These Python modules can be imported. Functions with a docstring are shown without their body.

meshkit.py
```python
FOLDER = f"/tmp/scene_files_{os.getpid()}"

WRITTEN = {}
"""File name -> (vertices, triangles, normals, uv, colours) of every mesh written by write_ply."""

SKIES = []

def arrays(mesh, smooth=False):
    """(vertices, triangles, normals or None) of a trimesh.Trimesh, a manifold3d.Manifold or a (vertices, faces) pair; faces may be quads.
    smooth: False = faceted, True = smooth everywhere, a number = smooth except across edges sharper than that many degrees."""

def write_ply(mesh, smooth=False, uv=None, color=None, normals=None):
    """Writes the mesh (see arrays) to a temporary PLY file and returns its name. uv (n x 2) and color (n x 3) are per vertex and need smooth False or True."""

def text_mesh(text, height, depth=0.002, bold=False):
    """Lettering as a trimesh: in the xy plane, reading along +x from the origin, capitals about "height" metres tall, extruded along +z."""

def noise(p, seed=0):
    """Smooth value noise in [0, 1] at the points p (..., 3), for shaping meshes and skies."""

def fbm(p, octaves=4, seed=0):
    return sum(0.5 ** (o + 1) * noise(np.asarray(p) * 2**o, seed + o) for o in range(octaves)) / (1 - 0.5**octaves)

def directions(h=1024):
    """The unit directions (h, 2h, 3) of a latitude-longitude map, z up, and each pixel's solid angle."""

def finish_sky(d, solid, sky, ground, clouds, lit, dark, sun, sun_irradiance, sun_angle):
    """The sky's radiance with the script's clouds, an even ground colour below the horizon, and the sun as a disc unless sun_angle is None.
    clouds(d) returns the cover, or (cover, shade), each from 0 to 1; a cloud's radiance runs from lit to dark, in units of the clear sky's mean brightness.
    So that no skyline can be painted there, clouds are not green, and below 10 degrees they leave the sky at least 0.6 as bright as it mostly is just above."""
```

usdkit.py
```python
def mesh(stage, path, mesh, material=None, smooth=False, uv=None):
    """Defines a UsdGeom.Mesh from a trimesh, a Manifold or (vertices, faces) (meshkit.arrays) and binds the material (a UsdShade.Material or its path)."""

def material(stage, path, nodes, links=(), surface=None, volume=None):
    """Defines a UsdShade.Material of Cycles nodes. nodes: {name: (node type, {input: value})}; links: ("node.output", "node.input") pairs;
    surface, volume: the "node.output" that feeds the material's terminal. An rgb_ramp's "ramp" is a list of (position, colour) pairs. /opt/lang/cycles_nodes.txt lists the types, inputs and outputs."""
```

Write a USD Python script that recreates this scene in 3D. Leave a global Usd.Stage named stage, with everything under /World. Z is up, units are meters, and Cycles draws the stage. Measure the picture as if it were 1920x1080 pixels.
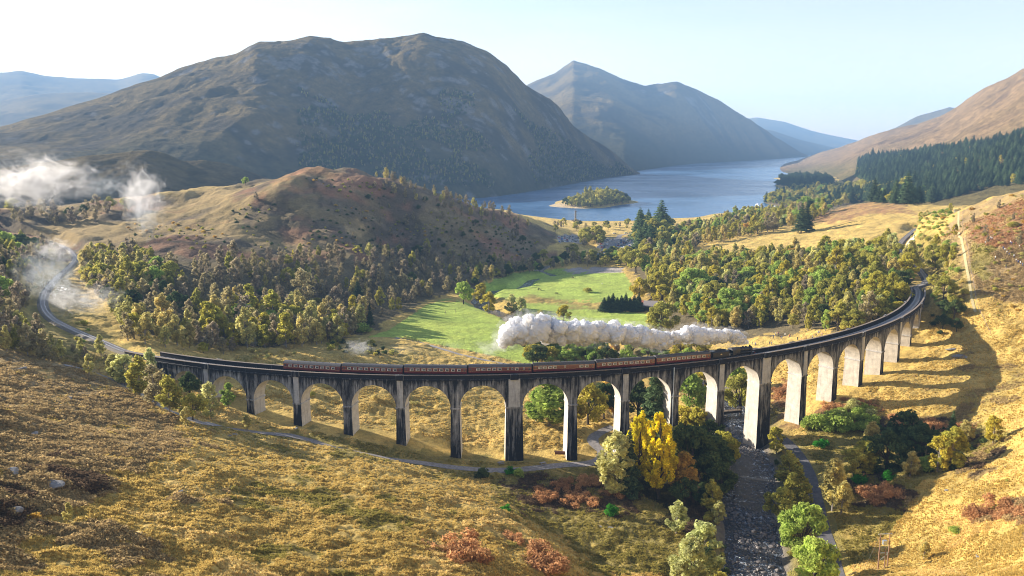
import math, random
import numpy as np, trimesh, shapely, usdkit, meshkit
from scipy.interpolate import LinearNDInterpolator
from scipy.ndimage import gaussian_filter, map_coordinates
from scipy.spatial import cKDTree
from shapely.geometry import Polygon
from pxr import Usd, UsdGeom, UsdLux, UsdShade, Sdf, Gf, Vt

rng = np.random.default_rng(7)
random.seed(7)
stage = Usd.Stage.CreateInMemory()
UsdGeom.SetStageUpAxis(stage, 'Z')
UsdGeom.SetStageMetersPerUnit(stage, 1.0)
world = UsdGeom.Xform.Define(stage, '/World')
stage.SetDefaultPrim(world.GetPrim())
UsdGeom.Scope.Define(stage, '/World/Looks')

# ------------------------------------------------------------------ camera, sky, sun, exposure
F, PITCH, ZC = 1537.6, 0.1727, 115.0          # focal length in pixels of a 1920 picture, tilt down, eye height above the loch
cam = UsdGeom.Camera.Define(stage, '/World/camera')
cam.CreateHorizontalApertureAttr(36.0)
cam.CreateVerticalApertureAttr(36.0 * 9 / 16)
cam.CreateFocalLengthAttr(36.0 * F / 1920)
cam.CreateFStopAttr(0.0)
cam.CreateClippingRangeAttr((1.0, 60000.0))
cam.CreateExposureAttr(1.74)
cam.AddTranslateOp().Set((0, 0, ZC))
cam.AddRotateXOp().Set(90 - math.degrees(PITCH))

SUN_AZ, SUN_EL = math.radians(-66), math.radians(18.0)
sun_dir = np.array([math.sin(SUN_AZ) * math.cos(SUN_EL), math.cos(SUN_AZ) * math.cos(SUN_EL), math.sin(SUN_EL)])
sun = UsdLux.DistantLight.Define(stage, '/World/sun')
sun.CreateIntensityAttr(1.25)
sun.CreateNormalizeAttr(True)
sun.CreateAngleAttr(0.5)
sun.CreateColorAttr((1.0, 0.90, 0.76))
zax = Gf.Vec3d(*sun_dir)
sun.AddOrientOp().Set(Gf.Quatf(Gf.Rotation(Gf.Vec3d(0, 0, 1), zax).GetQuat()))
sky = UsdLux.DomeLight.Define(stage, '/World/sky')
sky.GetPrim().SetCustomDataByKey('kind', 'structure')
M = {}


def mat(name, nodes, links, surface=None, volume=None):
    M[name] = usdkit.material(stage, '/World/Looks/' + name, nodes, links, surface, volume)
    return M[name]


mat('sky_look', {
    'tc': ('texture_coordinate', {}),
    's': ('sky_texture', {'sky_type': 'single_scattering', 'sun_disc': False, 'sun_elevation': SUN_EL, 'sun_rotation': SUN_AZ, 'air_density': 1.25, 'aerosol_density': 0.35, 'ozone_density': 1.0, 'altitude': 100.0}),
    'map': ('mapping', {'scale': (1.2, 1.2, 7.0), 'rotation': (0.12, 0.0, 0.3)}),
    'n': ('noise_texture', {'scale': 1.6, 'detail': 6.0, 'roughness': 0.55, 'distortion': 0.4}),
    'r': ('map_range', {'from_min': 0.42, 'from_max': 0.8, 'to_min': 0.0, 'to_max': 0.32, 'clamp': True}),
    'bw': ('rgb_to_bw', {}),
    'wm': ('vector_math', {'math_type': 'scale', 'vector1': (1.0, 1.0, 1.0)}),
    'sc': ('math', {'math_type': 'multiply', 'value2': 1.25}),
    'mix': ('mix_color', {'blend_type': 'mix', 'use_clamp': False}),
    'tint': ('vector_math', {'math_type': 'multiply', 'vector2': (1.12, 0.95, 0.985)}), 'b': ('background_shader', {'strength': 0.066})},
    [('tc.generated', 'map.vector'), ('map.vector', 'n.vector'), ('n.fac', 'r.value'), ('s.color', 'bw.color'), ('bw.val', 'sc.value1'), ('sc.value', 'wm.scale'),
     ('r.result', 'mix.fac'), ('s.color', 'mix.a'), ('wm.vector', 'mix.b'), ('mix.result', 'tint.vector1'), ('tint.vector', 'b.color')], surface='b.background')
UsdShade.MaterialBindingAPI.Apply(sky.GetPrim()).Bind(M['sky_look'])

# ------------------------------------------------------------------ helpers
CP, SP = math.cos(PITCH), math.sin(PITCH)


def ray(px, py):
    a, u = (px - 960) / F, -(py - 540) / F
    return np.array([a, CP + u * SP, u * CP - SP])


def at_z(px, py, z):
    r = ray(px, py)
    return r * ((z - ZC) / r[2]) + [0, 0, ZC]


def at_r(px, py, dist):
    r = ray(px, py)
    return r * (dist / math.hypot(r[0], r[1])) + [0, 0, ZC]


def project(x, y, z):
    z = z - ZC
    d = y * CP - z * SP
    u = y * SP + z * CP
    return 960 + F * x / d, 540 - F * u / d


def sstep(a, b, x):
    t = np.clip((x - a) / (b - a), 0, 1)
    return t * t * (3 - 2 * t)


def fbm2(x, y, wl, octaves=4, seed=0):
    return meshkit.fbm(np.stack([x / wl, y / wl, np.full_like(x, seed * 7.31)], -1), octaves, seed) * 2 - 1


def ridged(x, y, wl, octaves=4, seed=0):
    out, a, tot = 0, 1.0, 0
    for o in range(octaves):
        n = meshkit.noise(np.stack([x / wl * 2**o, y / wl * 2**o, np.full_like(x, seed * 3.7 + o)], -1), seed + o) * 2 - 1
        out = out + a * (1 - np.abs(n)); tot += a; a *= 0.5
    return out / tot


COUNT = {}


def numbered(name):
    k = COUNT.get(name, 0)
    COUNT[name] = k + 1
    return name if k == 0 else f'{name}_{k:03d}'


def tag(prim, label=None, category=None, group=None, kind=None):
    for k, v in (('label', label), ('category', category), ('group', group), ('kind', kind)):
        if v:
            prim.SetCustomDataByKey(k, v)
    return prim


def child_name(parent, name):
    base, k = f'{parent}/{name}', 0
    while stage.GetPrimAtPath(base if k == 0 else f'{base}_{k:03d}'):
        k += 1
    return base if k == 0 else f'{base}_{k:03d}'


def obj(name, mesh, material, parent=None, smooth=False, primvars=None, **t):
    """one Mesh prim, under parent or at top level"""
    path = f'/World/{numbered(name)}' if parent is None else child_name(str(parent.GetPath()), name)
    m = usdkit.mesh(stage, path, mesh, M[material] if isinstance(material, str) else material, smooth)
    for k, v in (primvars or {}).items():
        v = np.asarray(v, np.float32)
        pv = UsdGeom.PrimvarsAPI(m).CreatePrimvar(k, Sdf.ValueTypeNames.Color3fArray if v.ndim == 2 else Sdf.ValueTypeNames.FloatArray, 'vertex')
        pv.Set(Vt.Vec3fArray.FromNumpy(v) if v.ndim == 2 else Vt.FloatArray.FromNumpy(v))
    return tag(m.GetPrim(), **t)


def thing(name, loc=(0, 0, 0), rotz=0.0, **t):
    x = UsdGeom.Xform.Define(stage, f'/World/{numbered(name)}')
    x.AddTranslateOp().Set(tuple(map(float, loc)))
    x.AddRotateZOp().Set(math.degrees(rotz))
    return tag(x.GetPrim(), **t)


def klass(name):
    p = stage.CreateClassPrim('/World/' + name)
    p.SetTypeName('Xform')
    return p


def copy_of(kls, name, loc, rotz=0.0, scale=1.0, tilt=0.0, **t):
    x = UsdGeom.Xform.Define(stage, f'/World/{numbered(name)}')
    x.GetPrim().GetReferences().AddInternalReference(kls.GetPath())
    x.AddTranslateOp().Set(tuple(map(float, loc)))
    x.AddRotateZOp().Set(math.degrees(rotz))
    if tilt:
        x.AddRotateYOp().Set(math.degrees(tilt))
    s = (scale,) * 3 if np.ndim(scale) == 0 else scale
    if s != (1.0, 1.0, 1.0):
        x.AddScaleOp().Set(tuple(map(float, s)))
    x.GetPrim().SetInstanceable(True)
    return tag(x.GetPrim(), **t)


def scatter(name, protos, pos, index, rot, scale, parent=None, **t):
    """a PointInstancer: protos are prims it owns (built by the caller under it)"""
    pi = UsdGeom.PointInstancer.Define(stage, f'/World/{numbered(name)}' if parent is None else child_name(str(parent.GetPath()), name))
    targets = protos(pi.GetPrim())
    pi.CreatePrototypesRel().SetTargets([p.GetPath() for p in targets])
    pi.CreatePositionsAttr(Vt.Vec3fArray.FromNumpy(np.asarray(pos, np.float32)))
    pi.CreateProtoIndicesAttr(Vt.IntArray.FromNumpy(np.asarray(index, np.int32)))
    h = np.asarray(rot) / 2
    q = np.zeros((len(h), 4), np.float32)
    q[:, 2], q[:, 3] = np.sin(h), np.cos(h)          # i, j, k, real
    pi.CreateOrientationsAttr(Vt.QuathArray([Gf.Quath(float(a[3]), float(a[0]), float(a[1]), float(a[2])) for a in q]))
    s = np.asarray(scale, np.float32)
    pi.CreateScalesAttr(Vt.Vec3fArray.FromNumpy(np.repeat(s[:, None], 3, 1) if s.ndim == 1 else s))
    return tag(pi.GetPrim(), **t)


def cat(parts):
    return trimesh.util.concatenate(parts)


def box(x0, x1, y0, y1, z0, z1):
    b = trimesh.creation.box((x1 - x0, y1 - y0, z1 - z0))
    b.apply_translation(((x0 + x1) / 2, (y0 + y1) / 2, (z0 + z1) / 2))
    return b


def tube(pts, radii, sides=6, cap=True):
    """a tapered limb along pts"""
    pts = np.asarray(pts, float)
    radii = np.broadcast_to(radii, len(pts))
    d = np.gradient(pts, axis=0)
    d /= np.linalg.norm(d, axis=1, keepdims=True) + 1e-9
    ref = np.where(np.abs(d[:, 2:3]) > 0.9, [[1.0, 0, 0]], [[0, 0, 1.0]])
    a = np.cross(d, ref)
    a /= np.linalg.norm(a, axis=1, keepdims=True)
    b = np.cross(d, a)
    th = np.linspace(0, 2 * np.pi, sides, endpoint=False)
    v = (pts[:, None] + radii[:, None, None] * (a[:, None] * np.cos(th)[None, :, None] + b[:, None] * np.sin(th)[None, :, None])).reshape(-1, 3)
    f = []
    for i in range(len(pts) - 1):
        for k in range(sides):
            k2 = (k + 1) % sides
            p, q, r, s = i * sides + k, i * sides + k2, (i + 1) * sides + k2, (i + 1) * sides + k
            f += [(p, q, r), (p, r, s)]
    if cap:
        n0, n1 = len(v), len(v) + 1
        v = np.vstack([v, pts[0], pts[-1]])
        for k in range(sides):
            k2 = (k + 1) % sides
            f += [(n0, k2, k), (n1, (len(pts) - 1) * sides + k, (len(pts) - 1) * sides + k2)]
    return trimesh.Trimesh(v, f, process=False)


def grid_mesh(P):
    """(rows, cols, 3) points -> trimesh"""
    n, m = P.shape[:2]
    i = np.arange(n * m).reshape(n, m)
    f = np.concatenate([np.stack([i[:-1, :-1], i[:-1, 1:], i[1:, 1:]], -1).reshape(-1, 3), np.stack([i[:-1, :-1], i[1:, 1:], i[1:, :-1]], -1).reshape(-1, 3)])
    return trimesh.Trimesh(P.reshape(-1, 3), f, process=False)


# ------------------------------------------------------------------ the viaduct's line (a circle convex towards the eye)
CX, CY, RN, S0, GRAD, PIER, KING, CROWN, SPAN = -14.0, 498.74, 239.86, 112.23, 0.01307, 2.93, 5.47, 3.67, 15.24
WIDE = 6.2                                             # over the outer faces of the parapets


def via(s, n=0.0):
    th = (np.asarray(s, float) - S0) / RN
    r = RN - n
    return np.stack(np.broadcast_arrays(CX + r * np.sin(th), CY - r * np.cos(th)), -1)


def top(s):                                            # height of the parapet's top
    return ZC - 74.02 + GRAD * (np.asarray(s, float) - S0)


ARCH = []
_x = 0.0
for _i in range(1, 22):
    ARCH.append((_x, _x + SPAN))
    _x += SPAN + (KING if _i in (7, 12) else PIER)
S_END = ARCH[-1][1]

# ------------------------------------------------------------------ the shape of the ground
Z = lambda px, py, z: at_z(px, py, z)
R = lambda px, py, r: at_r(px, py, r)
CTRL = [Z(*c) for c in [
    # spur in front on the left
    (-500, 1000, 92), (-500, 800, 75), (-500, 690, 66), (-150, 1080, 72), (-150, 850, 64), (-150, 680, 54), (0, 1080, 64), (0, 1000, 62), (0, 850, 58), (0, 750, 52), (0, 665, 49), (120, 672, 46),
    (120, 800, 50), (120, 950, 56), (200, 720, 41), (250, 1080, 55), (250, 900, 48.5), (250, 800, 43), (300, 762, 38.5), (370, 815, 37), (400, 900, 45), (500, 1080, 48), (500, 950, 42), (500, 870, 36),
    (430, 830, 35), (520, 832, 30), (600, 832, 29.5), (680, 858, 29), (740, 885, 28), (640, 900, 35), (840, 925, 27.5), (930, 955, 27), (1000, 1002, 26), (1100, 1055, 22), (750, 1080, 42), (750, 980, 38), (620, 960, 40),
    (900, 1080, 37), (870, 1000, 33), (1010, 1080, 30),
    # path foot of the spur
    (330, 778, 33), (230, 722, 36), (420, 803, 25), (500, 815, 21), (560, 822, 19.5), (640, 842, 17), (740, 862, 14.5), (850, 878, 12.5), (950, 884, 11.2), (1050, 876, 10.8), (130, 690, 40),
    # valley floor in front of the viaduct
    (850, 893, 13), (950, 932, 12.5), (1000, 965, 12), (1080, 920, 11.5), (1100, 1075, 11), (1180, 1075, 10.5), (1250, 1040, 10), (1250, 960, 9.5), (1150, 885, 10), (1250, 880, 9.2), (1330, 860, 8.8), (1330, 960, 8.8), (1330, 1060, 9.2),
    (1480, 1070, 9.5), (1475, 960, 9.2), (1470, 870, 8.8), (1530, 950, 10.5), (1570, 1075, 11), (1510, 870, 10.5), (1600, 1060, 12), (1655, 1058, 13), (1750, 1060, 19), (1900, 1060, 31), (2100, 1000, 46), (2100, 850, 50), (2100, 700, 56), (2400, 800, 70), (2400, 560, 80),
    (1900, 950, 31), (1800, 960, 24), (1700, 960, 15), (1750, 905, 22), (1700, 885, 17), (1600, 900, 12), (1600, 840, 12), (1700, 830, 13.5), (1850, 880, 26), (1920, 850, 32), (1850, 810, 24.5), (1780, 790, 20), (1920, 780, 32),
    (1560, 780, 15), (1500, 810, 11.5), (1640, 760, 18),
    (1725, 747, 22.3), (1762, 727, 23.8), (1800, 695, 26.5), (1770, 667, 28.5), (1800, 765, 22.5), (1850, 760, 26.5), (1885, 690, 29.5), (1850, 642, 33.5), (1960, 700, 32), (1960, 600, 43), (1800, 625, 33), (1850, 585, 42), (1920, 570, 45), (1770, 600, 36), (1745, 560, 43),
    (1800, 500, 55.5), (1900, 500, 57), (1840, 540, 49.5), (1780, 445, 61.5), (1860, 430, 71.5), (1920, 420, 74.5), (1920, 345, 91.5), (1850, 352, 88.5), (1750, 388, 72), (1750, 405, 68), (1765, 500, 50), (1790, 560, 45),
    # bases of the piers
    (470, 776, 23.6), (555, 795, 21.7), (651, 806, 20.6), (752, 823, 18.2), (855, 860, 12.2), (963, 863, 11.4), (1072, 862, 10.9), (1170, 845, 9.8), (1267, 838, 9.0), (1350, 830, 8.6), (1430, 826, 9.2), (1503, 789, 13.9), (1566, 740, 21), (1615, 719, 22.1), (1656, 700, 22.9),
    (1689, 679, 24.1), (1714, 649, 27.6), (388, 735, 27), (310, 715, 33), (240, 690, 37),
    # behind the viaduct
    (450, 722, 25.5), (600, 745, 21), (700, 780, 16.5), (800, 745, 16.5), (900, 785, 12.5), (900, 745, 13.5), (1020, 770, 11.5), (1150, 760, 9), (1250, 750, 8), (1330, 740, 7.8), (1420, 740, 8.5), (1470, 720, 14),
    (650, 657, 21), (560, 662, 26), (750, 678, 18), (850, 680, 14), (680, 640, 12.5), (400, 668, 29), (330, 650, 35),
    (880, 662, 10.5), (960, 680, 10), (1000, 660, 9.5), (700, 620, 11.5), (800, 600, 11), (860, 562, 10.5), (950, 600, 9.5), (1100, 600, 9), (1220, 610, 10), (1280, 660, 12), (1080, 540, 8.5), (1180, 560, 8.8), (1090, 508, 8), (980, 530, 8),
    (500, 640, 20), (600, 630, 14), (300, 620, 33), (250, 640, 38), (400, 600, 28), (300, 560, 36), (200, 600, 37.5), (500, 560, 23), (600, 560, 17), (700, 560, 12.5),
    (500, 500, 35), (400, 500, 39), (300, 500, 41), (200, 500, 42), (650, 500, 28), (800, 500, 16), (800, 540, 11), (900, 530, 9), (950, 500, 8.5), (1000, 480, 8), (1100, 480, 7.5), (1150, 455, 7), (1060, 450, 7), (1080, 430, 4), (1080, 416, 1.2), (1200, 416, 1.2), (1280, 430, 6), (1230, 470, 8),
    # the wooded side of the valley on the right
    (1640, 600, 33), (1700, 570, 38), (1600, 560, 35), (1680, 520, 41), (1650, 480, 41), (1660, 455, 46), (1500, 600, 24), (1440, 622, 22), (1400, 642, 20), (1300, 640, 13), (1350, 570, 19), (1450, 520, 26), (1550, 480, 34), (1560, 440, 40), (1400, 460, 25), (1330, 472, 20), (1290, 490, 15), (1240, 520, 11),
    (1500, 415, 35), (1600, 400, 45), (1660, 380, 50), (1700, 385, 55), (1540, 402, 38), (1620, 382, 46),
    (1300, 420, 10), (1360, 405, 8), (1400, 395, 7), (1340, 409, 4),
    # track on the left and right
    (75, 580, 38.3), (140, 620, 38.6), (110, 530, 38), (140, 480, 37.5), (85, 452, 37.3), (100, 640, 42), (200, 660, 41), (0, 640, 47), (0, 560, 46), (0, 500, 49), (-200, 640, 56), (-200, 540, 56), (-500, 600, 72), (-500, 500, 75), (-500, 440, 78),
    (1742, 545, 43.5), (1735, 520, 44), (1700, 485, 45), (1686, 463, 45.6), (1700, 441, 46.3),
    # the knoll
    (650, 450, 41), (650, 400, 58), (590, 307, 97), (560, 320, 92), (520, 345, 82), (650, 350, 78), (680, 322, 87), (720, 338, 82), (760, 352, 74), (850, 375, 60), (950, 405, 38), (1040, 452, 9), (1000, 450, 14), (900, 450, 28), (800, 420, 44),
    (400, 400, 59), (400, 352, 73), (300, 395, 57), (300, 358, 70), (200, 392, 58), (200, 420, 50), (100, 420, 48), (100, 388, 58), (0, 415, 51), (0, 442, 47), (-200, 430, 55), (-200, 405, 60), (400, 450, 46), (300, 450, 45), (200, 455, 43), (500, 450, 43), (500, 400, 60), (470, 345, 77), (480, 350, 76), (740, 460, 28), (700, 480, 26),
    # bed of the loch and its islands
    (1000, 392, -6), (1100, 402, -6), (1200, 402, -6), (1290, 402, -6), (1400, 384, -5), (1250, 340, -12), (1350, 330, -12), (1400, 352, -8), (1150, 345, -10), (960, 372, -8), (1030, 397, -5), (930, 388, -4),
]]
# ground hidden from the eye: behind the crests
CTRL += [R(*c) for c in [
    (590, 307, 1150), (480, 350, 1150), (300, 360, 1150), (100, 390, 1150), (-200, 410, 1200), (-500, 420, 1200), (760, 358, 1250), (860, 380, 1400)]]
for c in CTRL[-8:]:
    c[2] = 34
CTRL[-2][2], CTRL[-1][2] = 14, 6


def polar(px, r, z):
    a = math.atan2((px - 960) / F, CP)
    return np.array([r * math.sin(a), r * math.cos(a), z])


CTRL += [polar(*c) for c in [
    (1050, 1650, -2), (1085, 1480, -2), (1130, 1510, -2), (1186, 1640, -5), (1180, 1800, -5), (1120, 1880, -2), (1060, 1800, -2), (1090, 1570, 6), (1110, 1650, 14), (1140, 1680, 14), (1163, 1690, 8), (1078, 1690, 6), (1130, 1770, 8), (1100, 1520, 1.5), (1072, 1560, 1),
    (1215, 1600, -6), (1215, 1750, -6), (1245, 1680, -6), (1200, 1540, -6), (1205, 1900, -6), (1130, 1430, -6), (1050, 1400, -6), (1010, 1570, 1.0), (1040, 1555, 1.4), (1065, 1540, 1.4), (1025, 1585, 1.2), (1050, 1590, 1.4), (990, 1580, .3), (975, 1590, -3), (1020, 1500, -3), (1055, 1480, -3), (1020, 1640, -3), (1000, 1640, -3),
    (1442, 1690, 2.5), (1440, 1850, 3), (1462, 2050, 3), (1470, 2350, 4), (1482, 2700, 6), (1494, 3150, 5), (1408, 1690, -4), (1405, 1880, -4), (1422, 2050, -4), (1436, 2350, -4), (1446, 2700, -4), (1468, 3200, -5), (1450, 1480, -3), (1440, 1560, -3), (1470, 1540, -1), (1500, 1500, 3), (1475, 1620, 2.5), (1505, 1420, 4), (1520, 1700, 8), (1540, 2300, 12), (1520, 2700, 12), (1420, 1380, 3), (1300, 1290, 2.5), (1742, 560, 57), (1728, 640, 63), (1738, 600, 62), (1718, 690, 62), (1735, 520, 50),
    (1850, 620, 62), (1750, 720, 52), (1950, 620, 66), (2200, 560, 96), (2400, 520, 100), (1660, 1250, 24), (1600, 1300, 18), (1540, 1200, 14), (1750, 1100, 34), (1900, 1000, 42), (2200, 900, 70), (2600, 700, 110), (2600, 300, 110), (2600, 120, 90),
    (1900, 2500, 40), (1700, 2500, 30), (1620, 2700, 20), (2600, 2500, 60), (1500, 4000, -20), (1300, 4000, -20), (1000, 3800, -20), (800, 3800, -20), (400, 3800, 20), (0, 3800, 20), (-600, 3800, 20), (1700, 4000, -15), (2600, 4000, 10),
    (890, 1700, -6), (900, 2400, -12), (800, 1800, 5), (600, 1800, 20), (300, 1800, 28), (0, 1800, 30), (-600, 1800, 40),
    (-800, 60, 88), (-300, 60, 80), (200, 60, 66), (700, 60, 52), (1200, 60, 40), (1700, 60, 55), (2300, 60, 80), (-800, 110, 90), (-900, 200, 85), (-900, 400, 85), (-900, 700, 80), (1250, 110, 26), (1400, 110, 22), (1600, 110, 30), (1420, 150, 12), (1420, 180, 9.5), (1300, 150, 15)]]
CTRL = np.array(CTRL)

U0, U1, V0, V1, NU, NV = -0.96, 0.86, math.log(55), math.log(4200), 911, 1084
_cu, _cv = np.arctan2(CTRL[:, 0], CTRL[:, 1]), np.log(np.hypot(CTRL[:, 0], CTRL[:, 1]))
_corners = [(U0 - .1, V0 - .1, 80), (U1 + .1, V0 - .1, 90), (U0 - .1, V1 + .1, 20), (U1 + .1, V1 + .1, 10)]
_pu = np.concatenate([_cu, [c[0] for c in _corners]]); _pv = np.concatenate([_cv, [c[1] for c in _corners]]); _pz = np.concatenate([CTRL[:, 2], [c[2] for c in _corners]])
gu, gv = np.linspace(U0, U1, NU), np.linspace(V0, V1, NV)
GV, GU = np.meshgrid(gv, gu, indexing='ij')
BASE = LinearNDInterpolator(np.stack([_pu, _pv], 1), _pz)(GU, GV)
BASE = gaussian_filter(BASE, (5, 6), mode='nearest')
XB, YB = np.exp(GV) * np.sin(GU), np.exp(GV) * np.cos(GU)


def look_up(G, x, y):
    u, v = np.arctan2(x, y), np.log(np.maximum(np.hypot(x, y), 1))
    return map_coordinates(G, [(v - V0) / (V1 - V0) * (NV - 1), (u - U0) / (U1 - U0) * (NU - 1)], order=1, mode='nearest')


# mountains: each is a patch in bearing and distance with its own skyline and foot
def mountain_patch(sky_line, foot, nu, nv, seed, rough, back=1.6, power=1.0, spurs=None):
    """sky_line: (px, py, distance); foot: (px, distance, height)"""
    sl, ft = np.array(sky_line, float), np.array(foot, float)
    px = np.linspace(max(sl[0, 0], ft[0, 0]), min(sl[-1, 0], ft[-1, 0]), nu)
    r1, py = np.interp(px, sl[:, 0], sl[:, 2]), np.interp(px, sl[:, 0], sl[:, 1])
    k = nu // 90
    r1 = gaussian_filter(r1, k * 2.0, mode='nearest')
    py = gaussian_filter(py, max(k * 0.35, 0.1), mode='nearest')
    r0, z0 = np.interp(px, ft[:, 0], ft[:, 1]), np.interp(px, ft[:, 0], ft[:, 2])
    r0, z0 = gaussian_filter(r0, k * 1.0, mode='nearest'), gaussian_filter(z0, k * 1.0, mode='nearest')
    az = np.arctan2((px - 960) / F, CP + (540 - py) / F * SP)
    el = (CP * (540 - py) / F - SP) / np.hypot((px - 960) / F, CP + (540 - py) / F * SP)
    z1 = ZC + r1 * el
    t = np.concatenate([np.linspace(-0.06, 1, int(nv * 0.8)), np.linspace(1, back, nv - int(nv * 0.8) + 1)[1:]])[:, None]
    r = r0 + (np.maximum(r1, r0 * 1.02) - r0) * t
    x, y = r * np.sin(az), r * np.cos(az)
    up = np.clip(t, 0, 1) ** power
    z = z0 + (z1 - z0) * up
    h = np.maximum(z1 - z0, 5)
    env = np.clip(t, 0, 1) ** 0.6 * np.clip(1.02 - t, 0, 1) ** 0.35
    wl = rough[0]
    wx, wy = x + 0.35 * wl * fbm2(x, y, wl * 1.3, 3, seed + 40), y + 0.35 * wl * fbm2(x, y, wl * 1.3, 3, seed + 50)
    n = (ridged(wx, wy, wl, 5, seed) - 0.62) * rough[1] + (ridged(wx, wy, wl * 0.27, 4, seed + 9) - 0.6) * rough[1] * 0.42 + fbm2(x, y, wl * 0.06, 3, seed + 19) * rough[1] * 0.07
    z = z + n * np.minimum(h, rough[2]) * env
    if spurs is not None:
        z = z + spurs(px[None], t, h[None]) * env
    beyond = t > 1
    z = np.where(beyond, z1 - (t - 1) / (back - 1) * h * 0.9 + n * np.minimum(h, rough[2]) * 0.5 * np.clip((t - 1) * 4, 0, 1), z)
    z = np.where(t < 0, z0 + t * 400, z)
    return np.stack([x, y, z], -1), np.broadcast_to(t, z.shape)


def m1_spurs(px, t, h):
    # the long shoulder that runs down to the left below the summit, and the gully right of it
    a = np.exp(-((px - 330 - 330 * t) / 90) ** 2) * 0.10 + np.exp(-((px - 90 - 520 * t) / 70) ** 2) * 0.07 - np.exp(-((px - 560 - 180 * t) / 60) ** 2) * 0.05
    return a * np.minimum(h, 600)


def m2_spurs(px, t, h):
    c = 1172 - 55 * t
    return np.where(px < c, np.exp(-((px - c) / 75) ** 2), np.exp(-((px - c) / 28) ** 2)) * 0.16 * np.minimum(h, 650) * np.clip((t - 0.2) * 2, 0, 1)


MOUNT = {}
MOUNT['mountain'] = mountain_patch(
    [(-700, 250, 2300), (-300, 262, 2300), (-100, 258, 2350), (0, 240, 2400), (100, 212, 2450), (200, 182, 2500), (290, 150, 2560), (340, 130, 2600), (400, 112, 2650), (440, 104, 2480), (480, 86, 2560), (540, 82, 2580), (580, 78, 2600), (620, 84, 2580), (645, 91, 2560), (700, 80, 2600), (750, 70, 2620), (790, 65, 2640),
     (850, 76, 2640), (880, 85, 2640), (920, 103, 2660), (950, 125, 2680), (990, 165, 2740), (1020, 182, 2800), (1045, 200, 2880), (1075, 240, 3150), (1110, 262, 3220), (1150, 285, 3320), (1185, 316, 3420), (1200, 326, 3430)],
    [(-700, 1350, 50), (0, 1400, 34), (300, 1550, 30), (480, 1680, 28), (600, 1740, 20), (800, 1790, 8), (900, 1800, -2), (960, 1930, -2), (1040, 2250, -2), (1100, 2650, -2), (1150, 3000, -2), (1200, 3350, -2)], 640, 300, 3, (430, 0.40, 330), power=0.92, spurs=m1_spurs)
MOUNT['foothill'] = mountain_patch(
    [(-700, 380, 1330), (-300, 345, 1330), (-60, 325, 1330), (30, 314, 1340), (100, 302, 1350), (160, 292, 1360), (220, 287, 1370), (275, 283, 1380), (310, 289, 1380), (345, 304, 1390), (380, 300, 1400), (430, 309, 1420), (470, 322, 1430), (520, 342, 1440), (600, 372, 1450)],
    [(-700, 1160, 40), (-60, 1150, 34), (600, 1200, 30)], 300, 80, 63, (160, 0.5, 40), power=0.9, back=1.9)
MOUNT['mountain_001'] = mountain_patch(
    [(940, 190, 6800), (985, 163, 6900), (1000, 155, 6950), (1040, 140, 7000), (1060, 127, 7000), (1075, 119, 7000), (1095, 127, 6950), (1130, 138, 6900), (1160, 147, 6800), (1210, 163, 6600), (1240, 160, 6500), (1270, 157, 6400), (1310, 170, 6500), (1350, 190, 6800), (1400, 220, 7400), (1450, 255, 8000), (1500, 285, 8500), (1516, 292, 8700)],
    [(940, 3300, -2), (1180, 3500, -2), (1230, 4100, -2), (1300, 5200, -2), (1350, 5700, -2), (1400, 6250, -2), (1460, 7300, -2), (1516, 8600, -2)], 420, 200, 11, (900, 0.34, 520), spurs=m2_spurs, power=0.95)
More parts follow.
